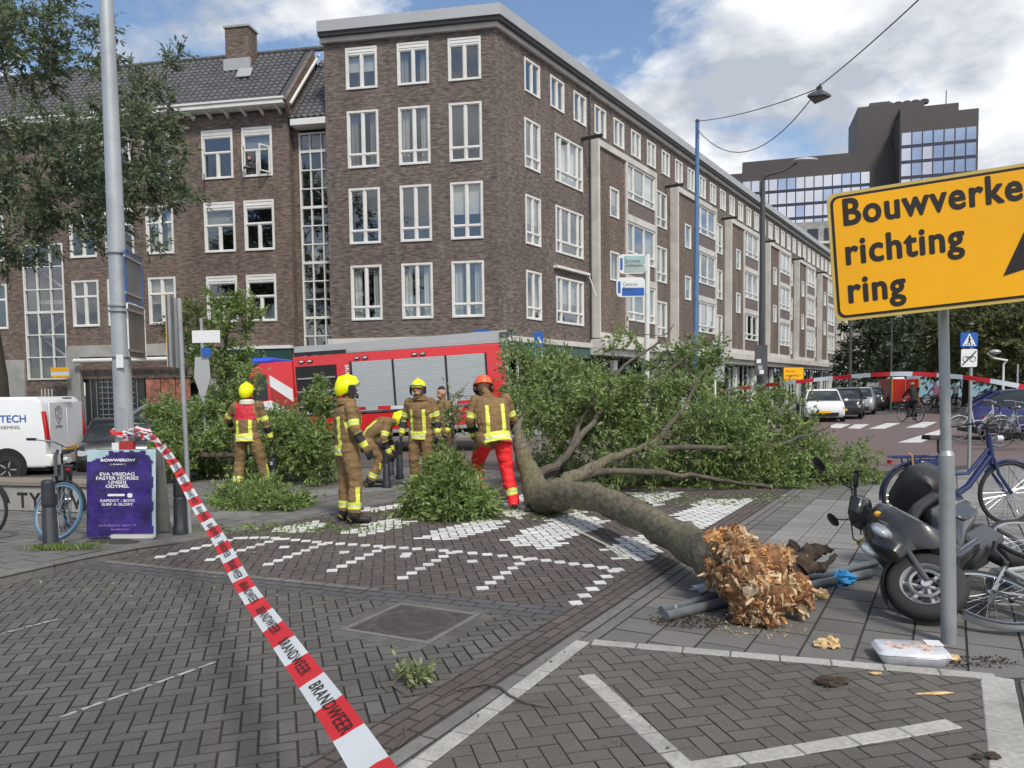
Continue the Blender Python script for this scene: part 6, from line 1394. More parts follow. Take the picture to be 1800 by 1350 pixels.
# bollards
bl = MB(); bl.prism([(-.085, -.085), (.085, -.085), (.085, .085), (-.085, .085)], -.05, 0)
def bollard_mesh(h_, r_=.075):
    b = MB(); b.tube([(0, 0, 0), (0, 0, .08), (0, 0, .1), (0, 0, h_ * .62), (0, 0, h_ * .63), (0, 0, h_ * .66), (0, 0, h_ * .67), (0, 0, h_ - .04), (0, 0, h_ - .01), (0, 0, h_)], [r_ * 1.35, r_ * 1.3, r_ * 1.12, r_, r_ * .93, r_ * .93, r_, r_ * .93, r_ * .88, r_ * .5], 8); return b
def bollard(label, p, h_, r_=.075, face=False):
    t = thing('bollard', label, 'bollard', (p.x, p.y, 0), rng.uniform(-.2, .2), group='dark iron bollards')
    bollard_mesh(h_, r_).build('post', M['boll'], t, bevel=.003, smooth=30)
    if face: b = MB(); b.box((-.02, -r_ - .004, h_ * .78), (.02, -r_ + .004, h_ * .9)); b.build('reflector', M['swhite'], t)
    return t
p = G(90, 975); p.z = .0; bollard('dark bollard at the left kerb in front of the bicycle wheel', p, .78, .072)
p = G(318, 938); bollard('dark bollard at the foot of the thin signpost beside the tape', p, .68, .072)
p = G(481, 858, 0); bollard('dark bollard with white mark beside the red-shouldered firefighter', p, .52, .07, True)
p = G(680, 858); bollard('dark bollard just right of the firefighter with the yellow helmet in profile', p, .66, .06)
p = G(687, 835); bollard('second dark bollard behind the nearer one below the fire engine', p, .75, .06)
p = G(703, 842); bollard('dark bollard touching the glove of the front-facing firefighter', p, .72, .06)
for k, (px, py, hh_) in enumerate(((1417, 737, .75), (1430, 738, .78), (1443, 738, .8), (1402, 736, .75), (1469, 738, .7))):
    p = G(px, py); bollard('%s dark bollard in the row before the white car' % ('left middle,middle,right middle,leftmost,rightmost'.split(',')[k]), p, hh_, .09)

# sandwich board with torn poster
ab = G(213, 948); t = thing('advertising_board', 'pavement board with a torn purple concert poster and pale blue edge', 'advertising board', (ab.x, ab.y, .0), R(-3))
w_, h_ = .80, 1.02
b = MB(); b.M = Matrix.Rotation(R(-4), 4, 'X'); b.box((-w_ / 2, 0, .02), (w_ / 2, .02, h_)); b.build('panel', pm('pale_blue_board', (.42, .58, .62), .4, dirt=((.3, .35, .33), .5, 4)), t, bevel=.004)
b = MB(); b.M = Matrix.Translation((0, .35, 0)) @ Matrix.Rotation(R(6), 4, 'X'); b.box((-w_ / 2, 0, .02), (w_ / 2, .02, h_)); b.build('back_panel', M['signback'], t, bevel=.004)
b = MB(); b.M = Matrix.Rotation(R(-4), 4, 'X'); b.cbox((.06, .03, h_ + .05), (.16, .06, .1)); b.build('clip', M['redd'], t); b = MB(); b.M = Matrix.Rotation(R(-4), 4, 'X'); b.cbox((-.07, .03, h_ + .04), (.08, .05, .08)); b.build('clip', M['white'], t)
PP = pm('purple_poster', (.045, .022, .19), .35, var=.55, scale=5, bump=.9, bscale=9, tone=None, dirt=((.02, .014, .055), .85, 5))
# poster: crumpled sheet with torn outline
b = MB(); nx_, nz_ = 46, 56; idx = {}; vs_ = []
def inside(u, v):
    if v > .955: return .33 < u < .86 and v < .99 + .01 * math.sin(u * 40)
    if v > .86: return u > .30 - .33 * (v < .93) * (.93 - v) / .07 + .02 * math.sin(v * 130) - .02 and (u < .90 + .06 * (.955 - v) / .095 * 1.2)
    if v < .035: return u < .36 + .05 * math.sin(u * 30) or (v > .02 and u < .4)
    return u > .005 and u < .965 + .012 * math.sin(v * 22)
for i in range(nx_ + 1):
    for j in range(nz_ + 1):
        u, v = i / nx_, j / nz_; x, z = -w_ / 2 + u * w_, .03 + v * (h_ - .04)
        y = -.006 - .012 * abs(noise.noise(Vector((x * 5, z * 4, 1)))) - .005 * abs(noise.noise(Vector((x * 16, z * 13, 4)))); vs_.append((x, y, z))
fs = []
for i in range(nx_):
    for j in range(nz_):
        if inside((i + .5) / nx_, (j + .5) / nz_): a = i * (nz_ + 1) + j; fs.append((a, a + nz_ + 1, a + nz_ + 2, a + 1))
b.M = Matrix.Rotation(R(-4), 4, 'X'); b.add(vs_, fs); po = b.build('poster', PP, t)
def ptext(tx, s_, u, v, sx=1.35, bold=.0006, m_=None):
    o = link('lettering', text_mesh(tx, s_, m_ or M['swhite'], depth=.0004, align='CENTER', sx=sx, bold=bold), po); o.matrix_local = Matrix.Rotation(R(-4), 4, 'X') @ Matrix.Translation((-w_ / 2 + u * w_, -.021, .03 + v * (h_ - .04))) @ Matrix.Rotation(R(90), 4, 'X')
PV = pm('poster_violet_print', (.32, .2, .6), .5)
ptext('ROWWEROW', .042, .47, .875, 1.5, .002); ptext('(  presents  )', .025, .47, .835)
for k, tx in enumerate(('EVA VRIJDAG', 'FASTER HORSES', 'UNEDJ', 'ODYMEL')): ptext(tx, .052, .46, .71 - k * .047, 1.35, .0012)
b = MB(); b.M = Matrix.Rotation(R(-4), 4, 'X'); b.prism(rrect(.2, .026, .012, 4, -.045, .505), -.022, -.0205, 'y'); b.prism(rrect(.06, .05, .02, 4, .115, .50), -.022, -.0205, 'y'); b.build('printed_bar', M['swhite'], po)
for k, tx in enumerate(('RAPIDXT - BOYS', 'SURF A GLORY')): ptext(tx, .042, .46, .405 - k * .042, 1.3, .0008)
ptext('SATURDAY MAY 17', .034, .46, .12, 1.5, .0003, PV); ptext('MAASPOORT', .03, .5, .075, 1.2, .0002, PV)
b = MB(); b.M = Matrix.Rotation(R(-4), 4, 'X'); b.box((-w_ / 2 + .36 * w_, -.012, .01), (w_ / 2 - .02, -.004, .055)); b.build('torn_edge', M['cream'], t)
# low concrete bench wall with graffiti
bw0, bw1 = at(-90, 684, 11.2), at(150, 684, 10.6); cxm = (bw0 + bw1) / 2; ang_ = math.atan2(bw1.y - bw0.y, bw1.x - bw0.x); L2 = (bw1 - bw0).length / 2
t = thing('concrete_bench', 'low grey concrete bench wall with black graffiti and a timber top', 'bench', (cxm.x, cxm.y, 0), ang_)
b = MB(); b.box((-L2, 0, 0), (L2, .4, .36)); b.build('wall', M['concrete'], t, bevel=.015); b = MB(); b.box((-L2, -.03, .365), (L2, .42, .43)); b.build('seat', pm('weathered_timber', (.22, .19, .15), .85, var=.3, scale=6, stretch=(.5, 8, 8)), t, bevel=.008)
link('lettering', text_mesh('TYTNV', .3, SB, depth=.001, bold=.006, spacing=1.25), t, (L2 - 1.25, -.004, .06), (R(90), 0, 0))

# barrier tapes
def ribbon(name, label, P_, w_, seg, txt=None, twist=None, thick=False, side=None, phase=0):
    """red and white tape through the given points; twist gives the roll in degrees along it"""
    base = Vector(P_[0]); P_ = [Vector(p) - base for p in P_]
    # smooth curve by Catmull-Rom
    C_ = []
    for i in range(len(P_) - 1):
        p0, p1, p2, p3 = P_[max(0, i - 1)], P_[i], P_[i + 1], P_[min(len(P_) - 1, i + 2)]
        for q in range(24):
            s_ = q / 24; C_.append(.5 * ((2 * p1) + (p2 - p0) * s_ + (2 * p0 - 5 * p1 + 4 * p2 - p3) * s_ * s_ + (3 * p1 - p0 - 3 * p2 + p3) * s_ ** 3))
    C_.append(P_[-1]); ln = [0]
    for i in range(1, len(C_)): ln.append(ln[-1] + (C_[i] - C_[i - 1]).length)
    tot = ln[-1]
    def fr(s_):
        j = max(1, min(len(C_) - 1, int(np.searchsorted(ln, s_)))); q = (s_ - ln[j - 1]) / max(1e-9, ln[j] - ln[j - 1]); p = C_[j - 1].lerp(C_[j], q); T = (C_[j] - C_[j - 1]).normalized()
        up = side if side else Vector((0, 0, 1)); sd_ = (up - T * up.dot(T)).normalized(); a = R(twist(s_ / tot)) if twist else 0
        n_ = T.cross(sd_); return p, sd_ * math.cos(a) + n_ * math.sin(a), -sd_ * math.sin(a) + n_ * math.cos(a)
    t = thing(name, label, 'barrier tape', base); n = int(tot / .02)
    for bi in range(int((tot + phase) / seg) + 1):
        b = MB(); vs_, fs = [], []; col = bi % 2; a0, a1 = max(0, bi * seg - phase), min(tot, (bi + 1) * seg - phase); n = max(2, int((a1 - a0) / .02))
        if a1 - a0 < .003: continue
        for i in range(n):
            s0, s1 = a0 + (a1 - a0) * i / n, a0 + (a1 - a0) * (i + 1) / n
            k = len(vs_)
            for s_ in (s0, s1):
                p, sd_, n_ = fr(s_)
                for v in (-.5, -.17, .17, .5): vs_.append(p + sd_ * v * w_ + n_ * (.0012 * math.sin(v * 9 + s_ * 7)))
            fs += [(k + q, k + q + 1, k + q + 5, k + q + 4) for q in range(3)]
        b.add(vs_, fs); b.build('red_band' if col else 'white_band', M['tapered'] if col else M['tapewhite'], t)
    if txt:
        me = text_mesh(txt, w_ * .64, SB, depth=0, sx=1.3, spacing=1.1, bold=.0004)
        bm = bmesh.new(); bm.from_mesh(me); bmesh.ops.triangulate(bm, faces=bm.faces); bmesh.ops.subdivide_edges(bm, edges=bm.edges, cuts=2); bmesh.ops.triangulate(bm, faces=bm.faces); bm.to_mesh(me); bm.free(); wd_ = max(v.co.x for v in me.vertices) + .1; k = 0; s_ = .0
        while s_ + wd_ < tot:
          for sd in (1, -1):
            m2 = me.copy()
            for v in m2.vertices:
                u, q = v.co.x + s_, v.co.y - w_ * .22; p, sd_, n_ = fr(u); v.co = p + sd_ * q + n_ * (float(np.interp(q / w_, [-.5, -.17, .17, .5], [.0012 * math.sin(k_ * 9 + u * 7) for k_ in (-.5, -.17, .17, .5)])) + .0022 * sd)
            link('lettering', m2, t)
          s_ += wd_
    return t
FL = [1, -1, False]
M['tapered'] = pm('tape_red', (.78, .035, .045), .35, var=.06, transl=.25); M['tapewhite'] = pm('tape_white', (.78, .82, .85), .35, var=.06, transl=.25)
TPp = [at(228, 757, 8.5), at(262, 766, 7.7), at(300, 806, 6.5), at(345, 886, 5.2), at(385, 948, 4.3), at(426, 1024, 3.35), at(502, 1132, 2.4), at(592, 1257, 1.75), at(668, 1372, 1.36), at(730, 1470, 1.12)]
nrm = Vector((.75, .35, .35))
ribbon('barrier_tape', 'red and white fire service tape running from the grey column to the lower edge', TPp, .075, .22, 'BRANDWEER', twist=lambda s_: 70 * math.sin(s_ * 60) * max(0, .42 - s_) * 2.2 + 3 * math.sin(s_ * 24), side=nrm)
ribbon('barrier_tape', 'red and white tape stretched in front of the fire engine shutters', [at(540, 726, 18), at(640, 718, 17), at(720, 715, 16.5), at(800, 708, 16), at(860, 704, 15.5)], .075, .33, twist=lambda s_: 10 * math.sin(s_ * 20), phase=.1)
ribbon('barrier_tape', 'red and white tape arching over the street at the right', [at(1236, 690, 16), at(1375, 674, 14), at(1480, 663, 13), at(1590, 657, 12), at(1700, 664, 11.3), at(1800, 680, 10.8), at(1900, 700, 10.4)], .068, .36, twist=lambda s_: 14 * math.sin(s_ * 26))
# knot of tape round the column
b = MB(); kn = lb + Vector((0, 0, at(216, 760, 8.9).z))
for k in range(3):
    P_ = [Vector((math.cos(a_) * .135, math.sin(a_) * .135, .02 * k - .03 + .02 * math.sin(a_ * 2 + k))) for a_ in [j * .42 for j in range(15)]]; b.tube(P_, [.022] * 15, 5, closed=True)
for k in range(9):
    a_ = rng.uniform(-.5, .5); P_ = [Vector((.1, -.12, 0)), Vector((.18 + .05 * k * .4, -.16 + a_ * .1, rng.uniform(-.03, .06))), Vector((.26 + .05 * rng.random() * 3, -.2, rng.uniform(-.12, .03)))]; b.tube(P_, [.02, .03, .012], 4)
b.m = 0; me = b.mesh('barrier_tape', [M['tapered'], M['tapewhite']])
for p_ in me.polygons: p_.material_index = 1 if (int(p_.center.x * 22) + int(p_.center.z * 30)) % 2 else 0
tag(link('barrier_tape', me, None, kn), 'crumpled knot of red and white tape round the grey column', 'barrier tape')
# fallen grey tubes under the root ball
P0, P1 = G(1165, 1085), G(1530, 1010)
M['tube'] = pm('dull_steel_tube', (.19, .21, .225), .45, .4, var=.2, scale=6, dirt=((.09, .085, .08), .5, 6))
def tubes(off_, r_, pts, label): 
    b = MB(); P_ = [Vector(p) + Vector((0, 0, r_)) + off_ for p in pts]; base = Vector((P_[0].x, P_[0].y, 0)); b.tube([p - base for p in P_], r_, 14); return tag(b.build('steel_tube', M['tube'], loc=base), label, 'steel tube')
tubes(Vector(), .036, [G(1170, 1092), G(1290, 1062), G(1420, 1038), G(1530, 1015)], 'nearer of two parallel grey tubes trapped under the root ball')
tubes(Vector((0, .0, .0)), .03, [G(1162, 1080), G(1290, 1047), G(1430, 1020), G(1540, 995)], 'farther thinner grey tube trapped under the root ball')
b = MB(); p = G(1188, 1083); b.tube([p + Vector((-.01, -.07, .035)), p + Vector((0, -.0, .075)), p + Vector((.02, .07, .04))], .012, 6); tag(b.build('clamp', M['galv']), 'bright clamp round the open ends of the two fallen tubes', 'clamp')
# plastic salad box, blue bag, bottle scrap
p = G(1600, 1160); t = thing('food_box', 'crushed clear plastic food box with leftovers lying by the sign pole', 'food box', (p.x, p.y, 0), R(-12))
b = MB(); b.loft([[(x * .9, y * .9, 0) for x, y in rrect(.38, .24, .04, 3)], [(x, y, .055) for x, y in rrect(.4, .25, .045, 3)]]); b.build('tray', M['plast'], t, bevel=.003)
b = MB(); b.loft([[(x, y, .058) for x, y in rrect(.41, .26, .045, 3)], [(x * .92, y * .92, .085) for x, y in rrect(.4, .25, .045, 3)]]); b.build('lid', M['plast'], t, bevel=.003)
b = MB()
for k in range(16): b.ball((rng.uniform(-.12, .14), rng.uniform(-.07, .07), .086), (.03 * rng.uniform(.5, 1), .02 * rng.uniform(.5, 1), .005), 8, 5)
tag(b.build('leftovers', pm('food_scraps', (.5, .28, .2), .6, var=.6, scale=30, dirt=((.7, .68, .6), .9, 30)), t), kind='stuff')
b = MB(); b.box((.1, .02, .088), (.19, .115, .092)); b.build('label', M['swhite'], t)
p = at(1482, 992, 6.3); v_, f_ = rough_ball(Vector((0, 0, .05)), (.09, .07, .06), 3, .5, 1.8, 50); b = MB(); b.add(v_, f_); tag(b.build('plastic_bag', M['bagb'], loc=(p.x, p.y, .0)), 'crumpled bright blue plastic bag between roots and scooter', 'plastic bag')
p = G(1240, 1040); v_, f_ = rough_ball(Vector((0, 0, .03)), (.09, .03, .03), 3, .6, 2.5, 60); b = MB(); b.add(v_, f_); tag(b.build('plastic_scrap', M['plast'], loc=(p.x, p.y, .0)), 'white plastic scrap on the tiles beside the trunk', 'plastic scrap')
print('furniture ok', len(bpy.data.objects))
# ------------------------------------------------------------------ fire engine (front to the left, nose down)
fe_c = at(665, 684, 20.6); FEL = 7.25
fe = thing('fire_engine', 'red fire engine with aluminium roller shutters and ladder on the roof', 'fire engine', (fe_c.x, fe_c.y, -.02), rot=(0, R(-3.0), R(-2)))
# local: x right (rear), y away from the camera, side facing us at y = 0
x0, x1 = -3.62, 3.5; YB = 2.45
b = MB(); b.prism([(x0 + 1.45, .95), (x1 - .05, .95), (x1, 1.1), (x1 - .1, 2.72), (x0 + 1.45, 2.72)], 0.02, YB, 'y'); b.build('body', M['red'], fe, bevel=.03, seg=2)
cab = [(x0 + .02, .55), (x0 + 1.44, .55), (x0 + 1.44, 2.62), (x0 + .62, 2.62), (x0 + .28, 2.45), (x0 + .0, 1.6)]
b = MB(); b.prism(cab, 0.0, YB, 'y'); cb2 = b.build('cab', M['red'], fe, bevel=.05, seg=2)
b = MB(); b.prism([(x0 + .3, 1.62), (x0 + .72, 1.62), (x0 + .72, 2.3), (x0 + .47, 2.3)], -.012, -.002, 'y'); b.build('window', M['cglass'], cb2)
b = MB(); b.add([(x0 - .012, .15, 1.68), (x0 + .27, .15, 2.42), (x0 + .27, YB - .15, 2.42), (x0 - .012, YB - .15, 1.68)], [(0, 1, 2, 3)]); b.build('windscreen', M['cglass'], cb2, smooth=0)
b = MB(); b.box((x0 + .3, .1, 2.625), (x0 + .85, YB - .1, 2.76)); b.build('blue_light_bar', pm('blue_lamp', (.03, .10, .75), .15, coat=.5), cb2, bevel=.04, seg=3)
b = MB(); b.box((x0 - .02, -.01, .45), (x0 + .3, YB, .85)); b.build('bumper', M['swhite'], cb2, bevel=.05)
b = MB(); b.M = Matrix.Translation((x0 + .02, -.2, 2.05)); b.cbox((0, 0, 0), (.1, .16, .32)); b.tube([(0, .05, .1), (.05, .2, .2)], .015, 6); b.build('mirror', M['black'], cb2, bevel=.02)
# diagonal white and red marks
for k, (mm, P_) in enumerate((('swhite', [(.80, 2.28), (1.40, 1.86), (1.40, 1.52), (.80, 1.98)]), ('redd', [(.80, 1.97), (1.40, 1.51), (1.40, 1.22), (.80, 1.64)]), ('swhite', [(.40, 1.56), (.79, 1.6), (1.40, 1.21), (1.40, .92), (.9, 1.2), (.4, 1.3)]), ('bluep', [(.3, 1.25), (.9, 1.1), (1.4, .80), (1.4, .66), (.3, .95)]))):
    b = MB(); b.prism([(x0 + q[0], q[1]) for q in P_], -.008, -.001, 'y'); b.build('warning_stripe', M[mm], fe, smooth=0)
# open locker with shelves, then three roller shutters
b = MB(); b.box((x0 + 1.52, -.004, 1.12), (x0 + 2.62, .018, 2.45)); lk = b.build('locker_opening', M['blackm'], fe)
for z_ in (1.35, 1.75, 2.1): b = MB(); b.box((x0 + 1.56, -.03, z_), (x0 + 2.58, -.006, z_ + .04)); b.build('shelf', M['galv'], lk)
for k in range(7):
    b = MB(); xx = x0 + 1.6 + k * .13; b.box((xx, -.02, 1.4), (xx + .09, -.005, 1.4 + rng.uniform(.15, .3))); b.build('equipment', rng.choice([M['galv'], M['dkgrey'], M['redd'], M['syel']]), lk)
sx_ = [x0 + 3.0, x0 + 4.13, x0 + 5.55, x0 + 6.62]
for i in range(3):
    a, c = sx_[i] + .045, sx_[i + 1] - .01; b = MB(); n = 44
    prof = [(a, 0)]; zs = [1.12 + 1.36 * j / n for j in range(n + 1)]; vs_ = []
    for j, z_ in enumerate(zs): vs_ += [(a, -.006 - (.002 if j % 2 else 0), z_), (c, -.006 - (.002 if j % 2 else 0), z_)]
    b.add(vs_, [(2 * j, 2 * j + 1, 2 * j + 3, 2 * j + 2) for j in range(n)]); sh_o = b.build('roller_shutter', M['alum'], fe, smooth=0)
    b = MB(); b.box((a, -.03, 1.10), (c, -.0, 1.16)); b.box((a + .2, -.045, 1.12), (a + .3, -.031, 1.16)); b.box((c - .3, -.045, 1.12), (c - .2, -.031, 1.16)); b.build('handle_bar', M['dkgrey'], sh_o)
    b = MB(); b.box((a - .05, -.03, 1.1), (a - .004, .01, 2.5)); b.build('shutter_post', M['black'], fe)
b = MB(); b.box((sx_[3] - .005, -.03, 1.1), (sx_[3] + .04, .01, 2.5)); b.build('shutter_post', M['black'], fe)
link('lettering', text_mesh('BRANDWEER', .15, M['swhite'], depth=.001, bold=.002), fe, (x0 + 2.86, -.004, 2.42), (R(90), R(90), 0))
for k in (1.7, 1.92, 3.2, 3.42, 4.75, 4.97):
    b = MB(); b.prism(rrect(.16, .07, .03, 4, x0 + k, 2.58), -.02, .01, 'y'); l2 = b.build('side_lamp', M['black'], fe); b = MB(); b.prism(rrect(.11, .035, .015, 4, x0 + k, 2.58), -.026, -.021, 'y'); b.build('lens', M['lampw'], l2)
b = MB(); b.box((x0 + 1.46, -.005, .62), (x1 - .25, .25, 1.09)); b.build('lower_panel', M['red'], fe, bevel=.02)
b = MB(); b.box((x0 + 3.0, -.06, .52), (x1 - .3, .3, .615)); b.build('step', M['galv'], fe, bevel=.01)
def wheel(par, x, z, r_, w_, y=0.0, name='wheel'):
    b = MB(); b.lathe([(r_ * .6, w_ * .5), (r_ * .93, w_ * .5), (r_, w_ * .32), (r_, -w_ * .32), (r_ * .93, -w_ * .5), (r_ * .6, -w_ * .5)], 28, 'y', ring=True); o = b.build(name, M['rubber'], par, loc=(x, y, z), smooth=40)
    b = MB(); b.lathe([(0, -w_ * .30), (r_ * .18, -w_ * .32), (r_ * .2, -w_ * .18), (r_ * .5, -w_ * .22), (r_ * .62, -w_ * .42), (r_ * .64, -w_ * .36), (r_ * .6, w_ * .4), (0, w_ * .4)], 24, 'y')
    for k in range(5): a_ = k * 1.2566; b.tube([(r_ * .15 * math.cos(a_), -w_ * .33, r_ * .15 * math.sin(a_)), (r_ * .6 * math.cos(a_), -w_ * .36, r_ * .6 * math.sin(a_))], r_ * .07, 5)
    b.build('rim', M['zinc'], o, smooth=35); return o
for xx in (x0 + .95, x0 + 5.0): wheel(fe, xx, .5, .5, .3, .14)
for xx in (x0 + .95, x0 + 5.0): wheel(fe, xx, .5, .5, .3, YB - .2)
b = MB(); b.box((x0 + .5, .3, .4), (x1 - .4, YB - .3, .94)); b.build('chassis', M['blackm'], fe)
# ladders and roof gear
b = MB(); L0, L1 = x0 + 1.5, x1 + .12
for yy in (.12, .62):
    b.box((L0, yy, 2.86), (L1, yy + .05, 3.0)); 
lad = b.build('ladder_rail', M['zinc'], fe, kind='stuff')
b = MB(); b.add([(L0, .08, 2.76), (L1, .08, 2.80), (L1, .08, 3.06), (L0 + .5, .08, 2.99), (L0, .08, 2.9)], [(0, 1, 2, 3, 4)]); b.box((L0 + .1, .085, 2.74), (L1 - .1, .11, 2.8)); b.build('ladder_side', M['zinc'], fe)
for k in range(22): q = L0 + .2 + k * .25; b = MB(); b.tube([(q, .14, 2.93), (q, .64, 2.93)], .018, 6); b.build('rung', M['zinc'], fe)
b = MB(); b.box((x0 + 1.5, .03, 2.73), (x0 + 2.9, .06, 2.83)); b.build('roof_rail', M['black'], fe)
# rear face with pipes and steps
b = MB()
for z_ in (1.2, 1.6, 2.0, 2.4): b.tube([(x1 + .02, .05, z_), (x1 + .12, .05, z_), (x1 + .12, .5, z_), (x1 + .02, .5, z_)], .02, 6)
b.tube([(x1 + .06, .12, 1.0), (x1 + .08, .12, 2.9)], .025, 8); b.tube([(x1 + .06, .45, 1.0), (x1 + .08, .45, 2.9)], .025, 8); b.build('rear_ladder', M['galv'], fe, kind='stuff')
b = MB(); b.cbox((x1 + .05, .2, 2.95), (.25, .35, .12)); b.ball((x1 + .2, .1, 3.05), .07); b.tube([(x1 + .15, .2, 2.6), (x1 + .25, .2, 2.8), (x1 + .2, .2, 3.0)], .02, 6); b.build('ladder_head', M['dkgrey'], fe)
for z_ in (1.3, 1.9): b = MB(); b.cbox((x1 - .03, -.01, z_), (.07, .03, .2)); b.build('tail_lamp', M['lampred'], fe)

# ------------------------------------------------------------------ generic car
def car(label, loc, rz, paint, L_=4.1, W_=1.76, H_=1.45, kind='hatch', group=None, cat='car', face='front', plate=False):
    """nose towards local -y"""
    t = thing('parked_car', label, cat, loc, rz, group=group); hw = W_ / 2; zg = .2; zb = H_ * .62; b = MB()
    prof = {'hatch': [(-.5, .36, .84, .42), (-.47, .20, .96, .60), (-.30, .18, 1, .64), (-.10, .18, 1, .655), (.22, .18, 1, .67), (.42, .2, .98, .68), (.48, .24, .93, .66), (.5, .34, .88, .5)]}['hatch']
    rings = []
    for (y, z0, wf, zt_) in prof:
        Y = y * L_; w_ = hw * wf; T = zt_ * H_ ; zz_ = z0 if z0 > .3 else zg
        rings.append([(-w_ * .9, Y, zz_), (w_ * .9, Y, zz_), (w_, Y, zz_ + .12), (w_, Y, (zz_ + T) / 2 + .05), (w_ * .94, Y, T - .03), (w_ * .8, Y, T), (-w_ * .8, Y, T), (-w_ * .94, Y, T - .03), (-w_, Y, (zz_ + T) / 2 + .05), (-w_, Y, zz_ + .12)])
    b.loft(rings); b.build('body', paint, t, bevel=.02, smooth=50)
    g_ = MB(); rr = []
    for (y, wf, z) in ((-.26, .86, .64), (-.10, .70, .97), (.02, .70, 1.0), (.28, .68, .98), (.46, .80, .67)):
        Y = y * L_; w_ = hw * wf; rr.append([(-hw * .88, Y * 1.0, H_ * .62), (hw * .88, Y, H_ * .62), (w_, Y, z * H_), (-w_, Y, z * H_)])
    g_.loft(rr); g_.build('glasshouse', M['cglass'], t, bevel=.02)
    r_ = MB(); rr = []
    for (y, wf, z) in ((-.115, .70, .965), (.0, .71, 1.004), (.2, .70, .998), (.31, .69, .965)): Y = y * L_; w_ = hw * wf; rr.append([(-w_, Y, z * H_ - .03), (w_, Y, z * H_ - .03), (w_ * .97, Y, z * H_ + .012), (-w_ * .97, Y, z * H_ + .012)])
    r_.loft(rr); r_.build('roof', paint, t, bevel=.012)
    for s_ in (-1, 1):
        b = MB()
        b.tube([(s_ * hw * .88, -.26 * L_, H_ * .63), (s_ * hw * .71, -.10 * L_, H_ * .97)], .028, 5); b.tube([(s_ * hw * .89, .05 * L_, H_ * .63), (s_ * hw * .715, .06 * L_, H_ * .98)], .03, 5); b.tube([(s_ * hw * .86, .46 * L_, H_ * .66), (s_ * hw * .69, .30 * L_, H_ * .97)], .045, 5)
        tag(b.build('pillars', paint, t), kind='stuff')
        b = MB(); b.ball((s_ * (hw + .1), -.2 * L_, H_ * .66), (.1, .05, .065), 10, 6); b.build('door_mirror', paint, t)
        b = MB(); b.prism([(s_ * hw * .48, .50), (s_ * hw * .93, .56), (s_ * hw * .92, .68), (s_ * hw * .5, .60)], -.5 * L_ + .02, -.5 * L_ + .16, 'y'); b.build('headlight', M['lampw'], t, bevel=.01)
        b = MB(); b.prism([(s_ * hw * .6, .72), (s_ * hw * .9, .72), (s_ * hw * .9, .9), (s_ * hw * .6, .86)], .5 * L_ - .12, .5 * L_ + .004 - .06, 'y'); b.build('tail_lamp', M['lampred'], t)
        for y in (-.31, .31):
            o = wheel(t, s_ * (hw - .08), .31, .31, .2, 0); o.location = (s_ * (hw - .09), y * L_, .31); o.rotation_euler = (0, 0, R(90) if s_ > 0 else R(-90))
            b = MB(); b.lathe([(.37, -.02), (.37, .02)], 20, 'x'); b.v = [(v[0] + s_ * (hw - .015), v[1] + y * L_, v[2] + .33) for v in b.v]; b.build('wheel_arch', M['blackm'], t)
    b = MB(); b.prism([(-hw * .62, .24), (hw * .62, .24), (hw * .7, .42), (-hw * .7, .42)], -.5 * L_ - .012, -.5 * L_ + .1, 'y'); b.build('grille', M['blackm'], t, bevel=.01)
    b = MB(); b.box((-.26, -.5 * L_ - .022, .40), (.26, -.5 * L_ - .0125, .50)); b.build('number_plate', M['syel'], t)
    return t
FA = math.atan2(FD.y, FD.x) - R(90)
grp = 'cars parked along the kerb before the shops'
p = at(1451, 684, 34.8); car('white hatchback at the head of the parked row behind small bollards', (p.x + .5, p.y + 1.6, 0), FA + R(14), M['wpaint'], group=grp)
for (px, d, mt, lb_) in ((1500, 38, 'bpaint', 'black car directly behind the white hatchback'), (1524, 43.5, 'gpaint', 'grey car third in the parked row'), (1543, 49.5, 'bpaint', 'black tall car fourth in the parked row before the red lorry'), (1552, 56, 'bpaint', 'dark car last in the row beside the red lorry')):
    p = at(px, 684, d); car(lb_, (p.x, p.y + 1, 0), FA + R(6), M[mt], H_=1.5, group=grp)
p = at(1548, 684, 60); t = thing('parked_van', 'dark van with pale windscreen behind the parked cars', 'van', (p.x, p.y, 0), FA); b = MB(); b.loft([[(-1, -2.4, .3), (1, -2.4, .3), (1, -2.4, 1.1), (-1, -2.4, 1.1)], [(-1, -1.9, .3), (1, -1.9, .3), (.95, -1.7, 1.3), (-.95, -1.7, 1.3)], [(-1, -1.3, .3), (1, -1.3, .3), (.9, -1.0, 2.1), (-.9, -1.0, 2.1)], [(-1, 2.5, .3), (1, 2.5, .3), (.9, 2.4, 2.1), (-.9, 2.4, 2.1)]]); b.build('body', M['bpaint'], t, bevel=.05)
b = MB(); b.add([(-.8, -1.72, 1.35), (.8, -1.72, 1.35), (.75, -1.06, 2.0), (-.75, -1.06, 2.0)], [(0, 1, 2, 3)]); b.build('windscreen', M['gpaint'], t)
p = at(1580, 684, 52); t = thing('red_lorry', 'red box lorry body standing at the end of the parked cars', 'lorry', (p.x, p.y, 0), R(-12))
b = MB(); b.box((-.85, -1.5, .45), (.85, 1.8, 2.0)); b.build('box_body', M['rdpaint'], t, bevel=.04)
for k in range(2): b = MB(); b.box((-.8 + k * .81, -1.53, .5), (-.02 + k * .81, -1.505, 1.95)); b.build('door', M['rdpaint'], t, bevel=.01)
for k in range(3): b = MB(); b.box((-.82 + k * .8, -1.545, .48), (-.79 + k * .8, -1.531, 1.97)); b.build('door_bar', M['syel'] if k != 1 else M['galv'], t)
b = MB(); b.box((-.85, -1.53, .35), (.85, -1.4, .445)); b.build('bumper', M['blackm'], t)
